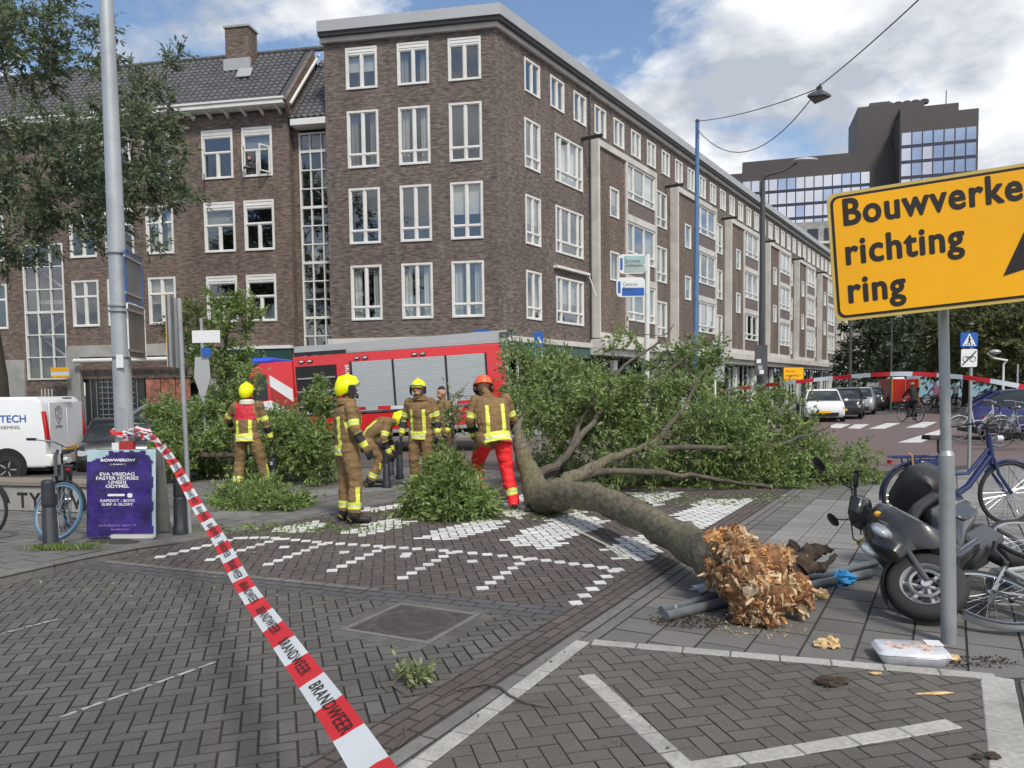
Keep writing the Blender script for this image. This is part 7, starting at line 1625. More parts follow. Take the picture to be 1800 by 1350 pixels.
for s_ in (-1, 1): o = wheel(t, s_ * .95, .42, .42, .28); o.location = (s_ * .72, -.6, .42); o.rotation_euler = (0, 0, R(90))
# buses/trucks far off: pale blue-white vehicle
p = at(1672, 684, 58); t = thing('parked_lorry', 'pale blue and white lorry beyond the cyclists', 'lorry', (p.x, p.y, 0), R(-20)); b = MB(); b.box((-3, 0, .6), (3, 2.2, 2.5)); b.build('body', pm('pale_blue_paint', (.3, .5, .62), .4), t, bevel=.05); b = MB(); b.box((-4.4, .1, .5), (-3.05, 2.1, 2.2)); b.build('cab', M['wpaint'], t, bevel=.15)
b = MB(); b.box((-4.2, .08, 1.4), (-3.3, .095, 2.0)); b.build('window', M['cglass'], t)
for k in (-3.7, -1.6, 2): wheel(t, k, .45, .45, .3, .15)
p = at(1800, 684, 19.5); car('dark blue car at the right edge behind the parked bicycles', (p.x + 2.6, p.y + 3.0, 0), R(66), M['blpaint'])
# silver car behind the street heap, dark car behind the van
p = at(345, 684, 20.2); car('silver car mostly hidden behind the branch heap and sign post', (p.x - .2, p.y + .9, 0), R(97), M['gpaint'], H_=1.42)
p = at(165, 684, 16.6); car('dark grey car between the white van and the lamp column', (p.x - .25, p.y + 1.7, -.22), R(24), M['bpaint'], H_=1.3, L_=3.6)
# white delivery van, rear towards the right
vp = at(83, 825, 15.9); t = thing('delivery_van', 'white delivery van with blue TECH lettering and shield mark on its rear doors', 'van', (vp.x, vp.y, at(83, 828, 15.9).z - .02), R(180 + 4))
# local x points away from the rear towards the nose, the side we see is at y = 0, the body extends to +y?
t.rotation_euler = (0, 0, R(-176)); VH = 1.68
t.location.z = -.18; VH = 1.80
def vprof(ins=0): return [(0.02, .32), (4.2, .32), (4.25, .75), (4.1, 1.0), (3.2, 1.12), (2.75, VH - .06), (2.5, VH), (.18, VH), (.08, VH - .1), (.0, 1.05)]
b = MB(); b.prism(vprof(), -1.68, 0.0, 'y'); vb_ = b.build('body', M['wpaint'], t, bevel=.07, seg=3, smooth=45)
for (xx) in (.78, 3.35):
    o = wheel(t, xx, .30, .30, .2, -.0); o.location = (xx, -.075, .30); o.rotation_euler = (0, 0, R(180)); b = MB(); b.lathe([(0, -.004), (.37, -.004), (.39, .006), (0, .006)], 26, 'y'); b.build('wheel_arch', M['blackm'], t, loc=(xx, .001, .36))
b = MB(); b.box((.0, -1.6, .26), (4.1, -.08, .33)); b.build('underbody', M['blackm'], t)
b = MB(); b.box((-.09, -1.66, .34), (.08, -.02, .60)); b.build('bumper', M['white'], t, bevel=.03)
for yy in (-.06, -1.62): b = MB(); b.M = Matrix.Translation((0, yy, 0)); b.prism([(-.05, .86), (.03, .86), (.09, 1.5), (.02, 1.5)], -.06, .055, 'y'); b.build('tail_lamp', M['lampred'], t, bevel=.02)
for a_, c_ in ((-.84, -.14), (-1.55, -.85)): b = MB(); b.box((-.022, a_ + .005, .62), (-.004, c_ - .005, VH - .12)); b.build('rear_door', M['wpaint'], t, bevel=.008)
b = MB(); b.cbox((-.05, -.84, VH - .04), (.05, .3, .03)); b.build('brake_lamp', M['blackm'], t)
b = MB(); b.box((-.1, -1.1, .62), (-.088, -.6, .73)); b.build('number_plate', M['syel'], t)
b = MB(); b.box((2.2, .003, 1.15), (2.68, .008, VH - .14)); b.build('side_window', M['cglass'], t)
for xx in (1.55, 2.1): b = MB(); b.box((xx, .001, .4), (xx + .006, .004, VH - .1)); b.build('door_gap', M['dkgrey'], t)
BT = pm('blue_van_lettering', (.02, .10, .38), .4)
link('lettering', text_mesh('ECOTECH', .21, BT, depth=.001, bold=.003, align='RIGHT'), t, (.36, .006, 1.28), (R(90), 0, R(180)))
link('lettering', text_mesh('VERWARMING', .10, M['dkgrey'], depth=.001, align='RIGHT'), t, (.50, .006, 1.14), (R(90), 0, R(180)))
# shield on the rear doors
b = MB(); cy, cz = -.50, 1.42; P_ = [(cy - .12, cz + .12), (cy, cz + .18), (cy + .12, cz + .12), (cy + .11, cz - .06), (cy, cz - .2), (cy - .11, cz - .06)]
b.tube([(-.026, y, z) for y, z in P_], .007, 5, closed=True); b.tube([(-.026, cy + .07, cz + .08), (-.026, cy, cz + .12), (-.026, cy - .06, cz + .06), (-.026, cy + .05, cz - .03), (-.026, cy, cz - .1), (-.026, cy - .06, cz - .06)], .009, 5); b.build('shield_mark', M['dkgrey'], t)
link('lettering', text_mesh('ZEKERTEC', .06, M['dkgrey'], depth=.001, align='CENTER'), t, (-.026, -.5, 1.14), (R(90), 0, R(90)))
# low containers and parasols in the street near the shops are hidden by foliage; a green box shows
p = at(1290, 684, 20); t = thing('planter_box', 'dark green container half hidden behind the fallen crown', 'container', (p.x, p.y, 0), R(-20)); b = MB(); b.box((-.5, 0, 0), (.6, .8, 1.15)); b.build('body', pm('green_container', (.03, .09, .075), .5), t, bevel=.03); b = MB(); b.box((-.55, -.03, 1.155), (.65, .83, 1.25)); b.build('lid', M['dkgrey'], t, bevel=.02)
print('vehicles ok', len(bpy.data.objects))
# ------------------------------------------------------------------ people
def fold_head(): pass
def person(label, loc, heading, J, H_=1.8, cloth='fire', helmet='yellow', group=None, seat=False, build=1.0, helmet_tilt=0, voxel=.0085, extra=None, trousers=None, yoke=False, glv=True, cat='person', top=None):
    """J: joints in the person's frame (x to the right, y forward, z up) for a 1.8 m figure"""
    t = thing('person', label, cat, loc, heading, group=group); s_ = H_ / 1.8
    D = dict(pelvis=(0, 0, .98), waist=(0, 0, 1.1), chest=(0, .01, 1.33), neck=(0, 0, 1.52), head=(0, .02, 1.66),
             shL=(-.19, 0, 1.45), shR=(.19, 0, 1.45), elL=(-.27, -.02, 1.17), elR=(.27, -.02, 1.17), wrL=(-.28, .06, .92), wrR=(.28, .06, .92),
             hiL=(-.1, 0, .94), hiR=(.1, 0, .94), knL=(-.12, .02, .52), knR=(.12, .02, .52), anL=(-.13, -.02, .1), anR=(.13, -.02, .1), toL=(-.15, .16, .04), toR=(.15, .16, .04))
    D.update(J); P = {k: Vector(v) for k, v in D.items()}; B_ = build
    b = MB(); bones = []
    def cap(a, c, r0, r1, kind, n=12, reg=True):
        A, C = (P[a] if isinstance(a, str) else a), (P[c] if isinstance(c, str) else c); b.capsule(A, C, r0, r1, n)
        if reg: bones.append((A, C, (r0 + r1) / 2, kind))
    fire = cloth == 'fire'; th = 1.18 if fire else 1.0
    side = (P['shR'] - P['shL']).normalized(); up = (P['neck'] - P['pelvis']).normalized(); fwd = up.cross(side) * -1
    def ring(c, rx, ry, n=16): return [c + side * (rx * math.cos(2 * math.pi * k / n)) + fwd * (ry * math.sin(2 * math.pi * k / n)) for k in range(n)]
    pe, wa, ch, ne = P['pelvis'], P['waist'], P['chest'], P['neck']; hem = pe - up * (.14 if fire else .05)
    b.loft([ring(hem, .185 * B_, .145 * B_), ring(pe, .18 * B_, .14 * B_), ring(wa, .165 * B_ * th, .125 * B_ * th), ring(ch - up * .02, .185 * B_ * th, .135 * B_ * th), ring(ch + up * .09, .19 * B_ * th, .12 * B_ * th), ring(ne - up * .05, .12, .09), ring(ne, .075, .075)])
    bones.append((pe - up * .16, ne - up * .02, .16, 'torso'))
    cap('neck', 'head', .058, .06, 'skin')
    hd_ = P['head']; b.ball(hd_ + Vector((0, .0, .03)), (.077, .096, .115), 16, 12); b.ball(hd_ + Vector((0, .03, -.05)), (.055, .065, .06), 12, 8); b.ball(hd_ + Vector((0, .102, -.0)), (.014, .022, .022), 8, 6)
    for q in (-1, 1): b.ball(hd_ + Vector((q * .08, 0, .0)), (.014, .022, .034), 8, 6)
    b.ball(hd_ + Vector((0, .088, -.048)), (.026, .014, .009), 8, 6); bones.append((hd_ - Vector((0, 0, .05)), hd_ + Vector((0, 0, .1)), .09, 'skin'))
    for q in 'LR':
        cap('sh' + q, 'el' + q, .072 * th, .056 * th, 'arm' + q); cap('el' + q, 'wr' + q, .055 * th, .042 * th, 'fore' + q)
        cap('hi' + q, 'kn' + q, .1 * B_ * th, .075 * th, 'thigh' + q); cap('kn' + q, 'an' + q, .077 * th, .068 * th if fire else .05, 'shin' + q)
        b.ball(P['kn' + q] + Vector((0, .015, 0)), (.078 * th,) * 3, 12, 8)
        # boots
        an, to = P['an' + q], P['to' + q]; cap(an + (an - to) * .25 - Vector((0, 0, .05)), to, .05, .042, 'boot'); cap(an, an - Vector((0, 0, .03)), .062, .058, 'boot')
        # hand with palm, four fingers and a thumb
        w_, e_ = P['wr' + q], P['el' + q]; fd = (w_ - e_).normalized(); sd = 1 if q == 'R' else -1; sv = fd.cross(Vector((0, 1, 0)))
        if sv.length < .3: sv = fd.cross(Vector((1, 0, 0)))
        sv.normalize(); nv = sv.cross(fd).normalized(); g_ = 1.12 if glv else 1
        # sv spans across the knuckles, nv is palm normal
        pc = w_ + fd * .05
        for k in range(4):
            o_ = nv * ((k - 1.5) * .021 * g_); base = w_ + fd * .075 + o_; cap(w_ + fd * .01 + o_ * .6, base, .0155 * g_, .014 * g_, 'hand')
            l_ = (.034, .04, .037, .029)[k]; m1 = base + fd * l_ - sv * sd * .01; m2 = m1 + fd * l_ * .7 - sv * sd * .022; m3 = m2 + fd * l_ * .25 - sv * sd * .022
            cap(base, m1, .0115 * g_, .0105 * g_, 'hand', 7); cap(m1, m2, .0105 * g_, .0098 * g_, 'hand', 7); cap(m2, m3, .0098 * g_, .009 * g_, 'hand', 7)
        tb0 = w_ + fd * .03 + nv * .02 * 1.5; tb1 = tb0 + fd * .03 + nv * .025 - sv * sd * .015; cap(tb0, tb1, .014 * g_, .0125 * g_, 'hand', 7); cap(tb1, tb1 + fd * .03 - sv * sd * .008, .0125 * g_, .0105 * g_, 'hand', 7)
    if extra: extra(b, P, bones, cap)
    me = b.mesh('tmp', M['skin']); o = bpy.data.objects.new('tmp', me); COL.objects.link(o); md = o.modifiers.new('r', 'REMESH'); md.mode = 'VOXEL'; md.voxel_size = voxel; md.use_smooth_shade = True
    sm = o.modifiers.new('s', 'SMOOTH'); sm.iterations = 2; sm.factor = .5
    dg = bpy.context.evaluated_depsgraph_get(); m2 = bpy.data.meshes.new_from_object(o.evaluated_get(dg)); bpy.data.objects.remove(o)
    # nearest bone of every vertex
    n = len(m2.vertices); co = np.empty(n * 3); m2.vertices.foreach_get('co', co); co = co.reshape(-1, 3); best = np.full(n, 1e9); which = np.zeros(n, int); tt = np.zeros(n)
    for i, (A, C, r_, kd) in enumerate(bones):
        a, d = np.array(A), np.array(C - A); L2_ = max(1e-9, d @ d); t_ = np.clip((co - a) @ d / L2_, 0, 1); ds = np.linalg.norm(co - a - t_[:, None] * d, axis=1) - r_
        k = ds < best; best[k] = ds[k]; which[k] = i; tt[k] = t_[k]
    nrm_ = np.empty(n * 3); m2.vertices.foreach_get('normal', nrm_); nrm_ = nrm_.reshape(-1, 3); kinds = np.array([q[3] for q in bones])[which]
    # folds in the cloth
    clothy = ~np.isin(kinds, ['skin', 'hand', 'boot']); amp = .011 if fire else .006
    for i in np.nonzero(clothy)[0]:
        v = Vector(co[i]); f = noise.noise(Vector((v.x * 6, v.y * 6, v.z * 15))) + .5 * noise.noise(Vector((v.x * 16 + 3, v.y * 16, v.z * 30))); co[i] += nrm_[i] * amp * f
    m2.vertices.foreach_set('co', co.ravel()); m2.update()
    jack, tro = (M['khaki'], trousers or M['khaki']) if fire else (top or M['black'], trousers or M['dkgrey'])
    mats = [jack, tro, M['glove'] if glv else M['skin'], M['boot'], M['skin'], M['stripe'], M['redyoke'], M['glove'], M['stripes'], M['blackm']]
    m2.materials.clear()
    for q in mats: m2.materials.append(q)
    fv = np.array([list(p.vertices)[:4] if len(p.vertices) >= 4 else list(p.vertices) + [p.vertices[0]] for p in m2.polygons]); fc = co[fv].mean(axis=1); mi = []
    hemz = (hem - up * .0)
    for i in range(len(fv)):
        v = fv[i][0]; kd = kinds[v]; t_ = tt[fv[i]].mean(); c = Vector(fc[i]); q = 0
        if kd == 'skin':
            q = 4
            if c.z > hd_.z + .075 and not helmet: q = 9
            r_ = c - hd_
            if r_.y > .06 and abs(abs(r_.x) - .032) < .014 and abs(r_.z - .022) < .009: q = 9
            if (c - ne).dot(up) < .03: q = 0
        elif kd == 'torso':
            h_ = (c - pe).dot(up); l_ = (c - pe).dot(side); q = 0 if h_ > -.145 else 1
            if fire:
                if -.06 < h_ < .0 or -.125 < h_ < -.085 or -.085 < h_ < -.06 and yoke: q = 5
                if -.088 <= h_ <= -.06: q = 8
                if .0 < h_ < .36 and abs(abs(l_) - .105) < .024: q = 5
                if yoke and h_ > .22: q = 6
        elif kd.startswith('arm'): q = 5 if fire and .58 < t_ < .70 or fire and .74 < t_ < .84 else 0; q = 8 if fire and .70 <= t_ <= .74 else q
        elif kd.startswith('fore'): q = (7 if (glv and fire and t_ > .05 and t_ < .62) else 0) if fire else 0; q = 5 if fire and .66 < t_ < .92 else q
        elif kd.startswith('thigh'):
            q = 1
            if (c - pe).dot(up) > -.12 and fire: q = 0
        elif kd.startswith('shin'):
            q = 1
            if fire: q = 5 if .60 < t_ < .68 or .73 < t_ < .80 else q; q = 8 if .68 <= t_ <= .73 else q
            if fire and trousers is None:
                ax = P['kn' + kd[-1]]; ox_ = (c.x - ax.x) * (1 if kd[-1] == 'R' else -1)
                if ox_ > .045 and t_ < .6 and abs(c.y - ax.y - .0) < .028: q = 5
                if .9 < t_: q = 3
            elif not fire and t_ > .93: q = 3
        elif kd == 'hand': q = 2
        elif kd == 'boot': q = 3
        mi.append(q)
    m2.polygons.foreach_set('material_index', mi); m2.name = 'body'; m2.shade_smooth()
    bo = link('body', m2, t, sc=(s_, s_, s_))
    def sub(mb, name, mt, **k): o = mb.build(name, mt, t, **k); o.scale = (s_, s_, s_); return o
    if helmet:
        hc = hd_ + Vector((0, -.005, .055)); T_ = Matrix.Translation(hc) @ Matrix.Rotation(R(helmet_tilt), 4, 'X')
        if helmet == 'yellow':
            h = MB(); h.M = T_; rings = []
            for k in range(11):
                a_ = R(-38 + 128 * k / 10); z_ = .128 * math.sin(a_); w_ = max(.004, math.cos(a_)); rings.append([(math.cos(q * .3142) * .122 * w_, math.sin(q * .3142) * .152 * w_ - .01 + (-.012 if k < 3 else 0), z_ - (.045 * max(0, -math.sin(q * .3142)) if k < 2 else 0) + (max(0, .085 - .034 * k) * max(0, math.sin(q * .3142)) ** .6 if k < 3 else 0)) for q in range(20)])
            h.loft(rings); h.tube([(0, -.15, .02), (0, -.11, .1), (0, 0, .132), (0, .1, .1), (0, .14, .03)], [.012, .018, .02, .018, .012], 6); sub(h, 'helmet', M['yellow2'] if not extra else M['yellow2'], smooth=50)
            h = MB(); h.M = T_; h.prism(rrect(.09, .13, .03, 3, .015, -.05), -.128, -.118, 'x'); h.prism(rrect(.09, .13, .03, 3, .015, -.05), .118, .128, 'x'); h.tube([(-.12, .02, -.05), (-.09, .1, -.12), (0, .12, -.15), (.09, .1, -.12), (.12, .02, -.05)], .012, 6); sub(h, 'ear_pads', M['black'])
            h = MB(); h.M = T_; P_ = [(math.sin(R(q)) * .128, math.cos(R(q)) * .158 - .01, .03 if abs(q) < 60 else .01) for q in range(-75, 76, 15)]; h.tube(P_, [.011] * len(P_), 6); sub(h, 'visor', M['galv'])
            h = MB(); h.M = Matrix.Translation(P['neck']); h.lathe([(.085, -.05), (.125, -.03), (.12, .02), (.085, .05)], 16); sub(h, 'collar', M['stripes'] if yoke else M['khaki'])
        else:
            h = MB(); h.M = T_; rings = []
            for k in range(10):
                a_ = R(-5 + 95 * k / 9); z_ = .125 * math.sin(a_); w_ = max(.004, math.cos(a_)); rings.append([(math.cos(q * .3142) * .118 * w_, math.sin(q * .3142) * .145 * w_, z_) for q in range(20)])
            h.loft(rings); h.lathe([(.12, -.015), (.142, -.018), (.142, -.008), (.12, .0)], 20)
            for q in (-.05, 0, .05): h.tube([(q, -.115, .06), (q, 0, .128 - abs(q) * .3), (q, .115, .06)], .01, 5)
            sub(h, 'helmet', M['orange'], smooth=50)
            h = MB(); h.M = T_
            for q in (-1, 1): h.ball((q * .115, -.0, -.07), (.028, .042, .055), 10, 8); h.tube([(q * .12, 0, -.03), (q * .13, .0, .02)], .008, 5)
            h.prism([(.12, -.03), (.13, .05), (.17, -.08), (.14, -.13)], -.1, .1, 'x'); sub(h, 'ear_muffs', M['black'])
    return t
def at_g(px, py, z=0): return G(px, py, z)
# 1 back view with red shoulders
p = G(437, 866); person('firefighter with red shoulders and yellow helmet seen from behind at the branch heap', (p.x, p.y, 0), R(-4),
    dict(pelvis=(0, .0, .96), chest=(0, .06, 1.3), neck=(-.02, .1, 1.49), head=(-.03, .14, 1.63), shL=(-.2, .05, 1.42), shR=(.2, .05, 1.42), elL=(-.36, .12, 1.22), wrL=(-.38, .3, 1.05), elR=(.29, .1, 1.14), wrR=(.33, .18, .9), knL=(-.15, .05, .52), anL=(-.17, -.05, .1), knR=(.2, .08, .5), anR=(.27, .1, .1), toL=(-.18, .14, .04), toR=(.3, .28, .04), hiR=(.1, 0, .92), hiL=(-.1, 0, .92)), H_=1.80, yoke=True)
# 2 profile to the right
p = G(614, 918); person('nearest standing firefighter with bright helmet turned right with his back half towards us', (p.x, p.y, 0), R(-62),
    dict(elL=(-.26, -.04, 1.17), wrL=(-.27, .04, .92), elR=(.28, .02, 1.18), wrR=(.31, .14, .95), knR=(.12, .06, .52), anR=(.14, .02, .1), toR=(.16, .2, .04), knL=(-.12, .0, .52), head=(0, .03, 1.66)), H_=1.80, build=1.06)
# 3 stooping one behind
p = at(652, 684, 13.2); person('stooping firefighter with bright yellow shoulder bands behind the nearest one', (p.x, p.y, 0), R(-80),
    dict(pelvis=(0, -.1, .82), waist=(0, -.02, .94), chest=(0, .18, 1.08), neck=(0, .38, 1.16), head=(0, .52, 1.14), shL=(-.2, .28, 1.14), shR=(.2, .28, 1.14), elL=(-.26, .3, .86), elR=(.3, .2, .86), wrL=(-.24, .36, .62), wrR=(.3, .3, .6), hiL=(-.1, -.08, .8), hiR=(.1, -.08, .8), knL=(-.14, .16, .5), knR=(.15, .14, .5), anL=(-.14, -.05, .1), anR=(.15, -.05, .1)), H_=1.75)
# 4 facing us
p = G(742, 862); person('firefighter facing the camera with arms hanging and yellow helmet beside the bushy branch', (p.x, p.y, 0), R(180 - 14),
    dict(elL=(-.28, -.02, 1.18), wrL=(-.3, .05, .93), elR=(.29, -.02, 1.18), wrR=(.32, .05, .93), head=(.02, .04, 1.65)), H_=1.80, build=1.05)
# 5 bare-headed
p = at(778, 684, 14.1); person('bare headed firefighter with dark hair half hidden behind his colleague', (p.x, p.y, 0), R(120),
    dict(elR=(.3, .02, 1.17), wrR=(.31, .14, .95)), H_=1.72, helmet=None)
# 6 chainsaw man
p = G(880, 895); person('firefighter with orange helmet and red chainsaw trousers bending beside the trunk', (p.x - .08, p.y + .05, 0), R(8),
    dict(pelvis=(.02, -.02, .98), waist=(0, .0, 1.1), chest=(-.02, .1, 1.32), neck=(-.06, .2, 1.5), head=(-.10, .3, 1.6), shL=(-.22, .14, 1.43), shR=(.18, .14, 1.44), elL=(-.3, .14, 1.16), wrL=(-.24, .26, .95), elR=(.28, .2, 1.18), wrR=(.22, .36, .98),
         hiL=(-.11, 0, .93), hiR=(.11, 0, .93), knL=(-.2, .28, .60), anL=(-.22, .12, .2), toL=(-.24, .3, .12), knR=(.16, -.0, .52), anR=(.24, -.12, .1), toR=(.26, .06, .04)), H_=1.88, helmet='orange', trousers=M['redtr'], build=1.12, helmet_tilt=-18)
# someone leaning out of the open window
p_ = at(437, 292, 29.9)
person('person in dark clothes leaning out of the open upper window', (p_.x, p_.y + .26, p_.z - 1.12), R(180), dict(elR=(.3, .18, 1.2), wrR=(.12, .34, 1.2), elL=(-.3, .16, 1.2), wrL=(-.1, .34, 1.18), chest=(0, .1, 1.3), neck=(0, .14, 1.48), head=(0, .18, 1.62)), H_=1.6, cloth='plain', helmet=None, glv=False, voxel=.012)

# ------------------------------------------------------------------ bicycles
def bike(name, label, loc, rot, frame='dkgrey', tyre='rubber', step=True, group=None, r_=.34, rack=True, basket=False, spokes=28, scale=1.0, saddle_z=.95, fat=False, parts=True):
    """forward is +x, up is +z; wheels 1.08 m apart"""
    t = thing(name, label, 'bicycle', loc, rot=rot, group=group); t.scale = (scale,) * 3; fm = M[frame]; F, Rr_ = (1.08, r_), (0.0, r_); bb_ = (.45, r_ - .05)
    k = 1.6 if fat else 1; b = MB(); T = lambda P_, r0: b.tube([(x, 0, z) for x, z in P_], r0 * k, 8)
    T([(bb_[0], bb_[1]), (.30, saddle_z - .12)], .017)
    if step: T([(bb_[0], bb_[1] + .02), (.62, .42), (.86, .74)], .022); T([(.38, .55), (.62, .56), (.86, .84)], .013)
    else: T([(bb_[0], bb_[1]), (.87, .76)], .02); T([(.31, .84), (.85, .86)], .017)
    T([(.835, .98), (.88, .72)], .02)
    for q in (-.05, .05):
        b.tube([(bb_[0], q * .6, bb_[1]), (0, q, r_)], .010 * k, 6); b.tube([(.33, q * .4, .80), (0, q, r_)], .008 * k, 6); b.tube([(.885, q * .6, .72), (.93, q, .55), (F[0], q, r_)], .012 * k, 6)
    b.build('frame', fm, t)
    for (cx, nm) in ((0, 'rear'), (F[0], 'front')):
        w_ = MB(); w_.M = Matrix.Translation((cx, 0, r_)); w_.tube([(math.cos(a_ * .196) * (r_ - .018), 0, math.sin(a_ * .196) * (r_ - .018)) for a_ in range(32)], .018 * (1.3 if fat else 1), 7, closed=True); wo = w_.build('wheel', M[tyre], t)
        w_ = MB(); w_.M = Matrix.Translation((cx, 0, r_)); w_.tube([(math.cos(a_ * .196) * (r_ - .04), 0, math.sin(a_ * .196) * (r_ - .04)) for a_ in range(32)], .010, 6, closed=True); w_.build('rim', M['chrome'], wo)
        w_ = MB(); w_.M = Matrix.Translation((cx, 0, r_))
        for s_ in range(spokes):
            a_ = s_ * 2 * math.pi / spokes; a2 = a_ + (.5 if s_ % 2 else -.5); q = .025 if s_ % 4 < 2 else -.025; w_.tube([(math.cos(a2) * .025, q, math.sin(a2) * .025), (math.cos(a_) * (r_ - .045), 0, math.sin(a_) * (r_ - .045))], .0013 if scale == 1 else .003, 3, cap=False)
        w_.tube([(0, -.045, 0), (0, .045, 0)], .028, 8); tag(w_.build('spokes', M['chrome'], wo), kind='stuff')
        w_ = MB(); w_.M = Matrix.Translation((cx, 0, r_)); A_ = range(20, 200, 12) if nm == 'rear' else range(10, 150, 12)
        rr = [[((r_ + .022) * math.cos(R(a_)), y, (r_ + .022) * math.sin(R(a_)) + dz) for (y, dz) in ((-.026, -.01), (0, .004), (.026, -.01))] for a_ in A_]
        w_.add([p for q in rr for p in q], [(3 * i + j, 3 * i + j + 1, 3 * i + j + 4, 3 * i + j + 3) for i in range(len(rr) - 1) for j in range(2)]); w_.build('mudguard', fm if frame != 'dkgrey' else M['black'], t)
    b = MB(); b.loft([[(-.13 + .0, y * .09, z) for y, z in ((-1, 0), (1, 0), (.8, .05), (-.8, .05))], [(.0, y * .07, z) for y, z in ((-1, 0), (1, 0), (.8, .045), (-.8, .045))], [(.14, y * .02, z) for y, z in ((-1, .0), (1, .0), (.8, .03), (-.8, .03))]]); b.v = [(x + .27, y, z + saddle_z) for x, y, z in b.v]; b.tube([(.28, 0, saddle_z - .14), (.275, 0, saddle_z)], .014, 8); b.build('saddle', M['saddle'], t, bevel=.015, seg=2)
    b = MB(); hz = 1.07; b.tube([(.83, 0, .97), (.815, 0, hz)], .013, 8); b.tube([(.62, -.29, hz - .02), (.74, -.27, hz), (.85, -.14, hz + .02), (.86, 0, hz), (.85, .14, hz + .02), (.74, .27, hz), (.62, .29, hz - .02)], .011, 8); ho = b.build('handlebar', M['chrome'] if frame != 'bikeblue' else M['black'], t)
    for s_ in (-1, 1): b = MB(); b.tube([(.62, s_ * .29, hz - .02), (.73, s_ * .272, hz)], .016, 8); b.build('grip', M['black'], ho)
    b = MB(); b.tube([(.93, 0, .93), (.99, 0, .93)], [.03, .035], 10); b.build('front_lamp', M['lampw'], t)
    if rack:
        b = MB(); rz_ = r_ * 2 + .07
        for q in (-.06, .06): b.tube([(-.25, q, rz_), (.22, q, rz_)], .007 * k, 5); b.tube([(0, q, r_), (-.1, q, rz_)], .006 * k, 5); b.tube([(0, q, r_), (.05, q, rz_)], .006 * k, 5)
        for q in range(5): b.tube([(-.25 + q * .11, -.06, rz_), (-.25 + q * .11, .06, rz_)], .005 * k, 5)
        b.build('rack', fm if frame == 'bikeblue' else M['dkgrey'], t); b = MB(); b.cbox((-.26, 0, rz_ - .05), (.02, .07, .035)); b.build('rear_lamp', M['lampred'], t)
    b = MB(); b.tube([(bb_[0], -.07, bb_[1]), (bb_[0], .07, bb_[1])], .018, 8); b.tube([(bb_[0], .07, bb_[1]), (bb_[0] + .11, .08, bb_[1] - .12)], .009, 6); b.tube([(bb_[0], -.07, bb_[1]), (bb_[0] - .11, -.08, bb_[1] + .12)], .009, 6); b.cbox((bb_[0] + .11, .125, bb_[1] - .12), (.08, .08, .02)); b.cbox((bb_[0] - .11, -.125, bb_[1] + .12), (.08, .08, .02)); b.lathe([(.09, -.04), (.09, -.036)], 20, 'y'); b.v[-40:] = [(x + bb_[0], y, z + bb_[1]) for x, y, z in b.v[-40:]]; b.build('cranks', M['dkgrey'], t)
    b = MB(); b.prism([(-.06, r_ - .04), (-.06, r_ + .05), (bb_[0], bb_[1] + .1), (bb_[0] + .1, bb_[1]), (bb_[0], bb_[1] - .09)], -.06, -.045, 'y'); b.build('chain_case', fm if frame == 'bikeblue' else M['black'], t, bevel=.01)
    if basket:
        b = MB(); b.loft([[(x, y, .80) for x, y in rrect(.26, .36, .03, 3, 1.06, 0)], [(x, y, 1.03) for x, y in rrect(.32, .42, .04, 3, 1.08, 0)]], cap=False); b.build('basket', M['black'], t)
    return t
# left bicycle, front wheel turned to us beside the board
lbk = G(112, 955); hd2 = R(-66)
lbike = bike('bicycle', 'bicycle with blue-edged front tyre parked between bollard and poster board', (lbk.x - .15 - 1.08 * math.cos(hd2), lbk.y - 1.08 * math.sin(hd2) + .12, .0), (0, 0, hd2), 'dkgrey', 'tyreblue', saddle_z=.93, scale=1.0)
sax = Vector((-.25, 0, .60)).normalized(); pv2 = Vector((.93, 0, .60)); S2 = Matrix.Translation(pv2) @ Matrix.Rotation(R(52), 4, sax) @ Matrix.Translation(-pv2); fr_n = {'wheel': 0, 'mudguard': 0}
for o in sorted(lbike.children, key=lambda o: o.name):
    k = o.name.split('.')[0]
    if k in ('handlebar', 'front_lamp'): o.matrix_local = S2
    elif k in fr_n:
        fr_n[k] += 1
        if fr_n[k] == 2: o.matrix_local = S2
p = G(5, 945); bike('bicycle', 'black bicycle cut off by the left edge of the view', (p.x - 1.22, p.y + .15, .02), (0, 0, R(-12)), 'black', 'rubber')
# blue sturdy rental-like bicycle on the right
p0 = G(1600, 925); bike('bicycle', 'sturdy dark blue bicycle standing with its rear rack towards the fallen crown', (p0.x + .02, p0.y, 0), (0, 0, R(4)), 'bikeblue', 'rubber', fat=True, saddle_z=.93, scale=1.08, basket=False)
b = MB(); t = [o for o in bpy.data.objects if o.get('label', '').startswith('sturdy dark blue')][0]
b.tube([(-.02, -.075, .42), (-.06, -.08, .77), (-.05, .0, .79)], .012, 5); b.build('luggage_strap', M['tan'], t); b = MB(); b.cbox((.12, 0, .66), (.3, .11, .12)); b.build('battery', M['bikeblue'], t, bevel=.02)
# lying bicycle with its wheel to us at the right edge
p0 = G(1785, 1112)
bk = bike('bicycle', 'silver framed bicycle lying on its side against the sign pole', (p0.x + .0, p0.y + .12, .10), (0, 0, 0), 'galv', 'rubber', saddle_z=.95)
f_ = Vector((.72, .62, .22)).normalized(); n_ = Vector((-.18, -.46, .86)); n_ = (n_ - f_ * n_.dot(f_)).normalized(); u_ = n_.cross(f_) * 1
Rm = Matrix((f_, n_, f_.cross(n_))).transposed(); bk.matrix_world = Matrix.Translation((p0.x - .02, p0.y + .24, .17)) @ Rm.to_4x4() @ Matrix.Translation((0, 0, -.34))
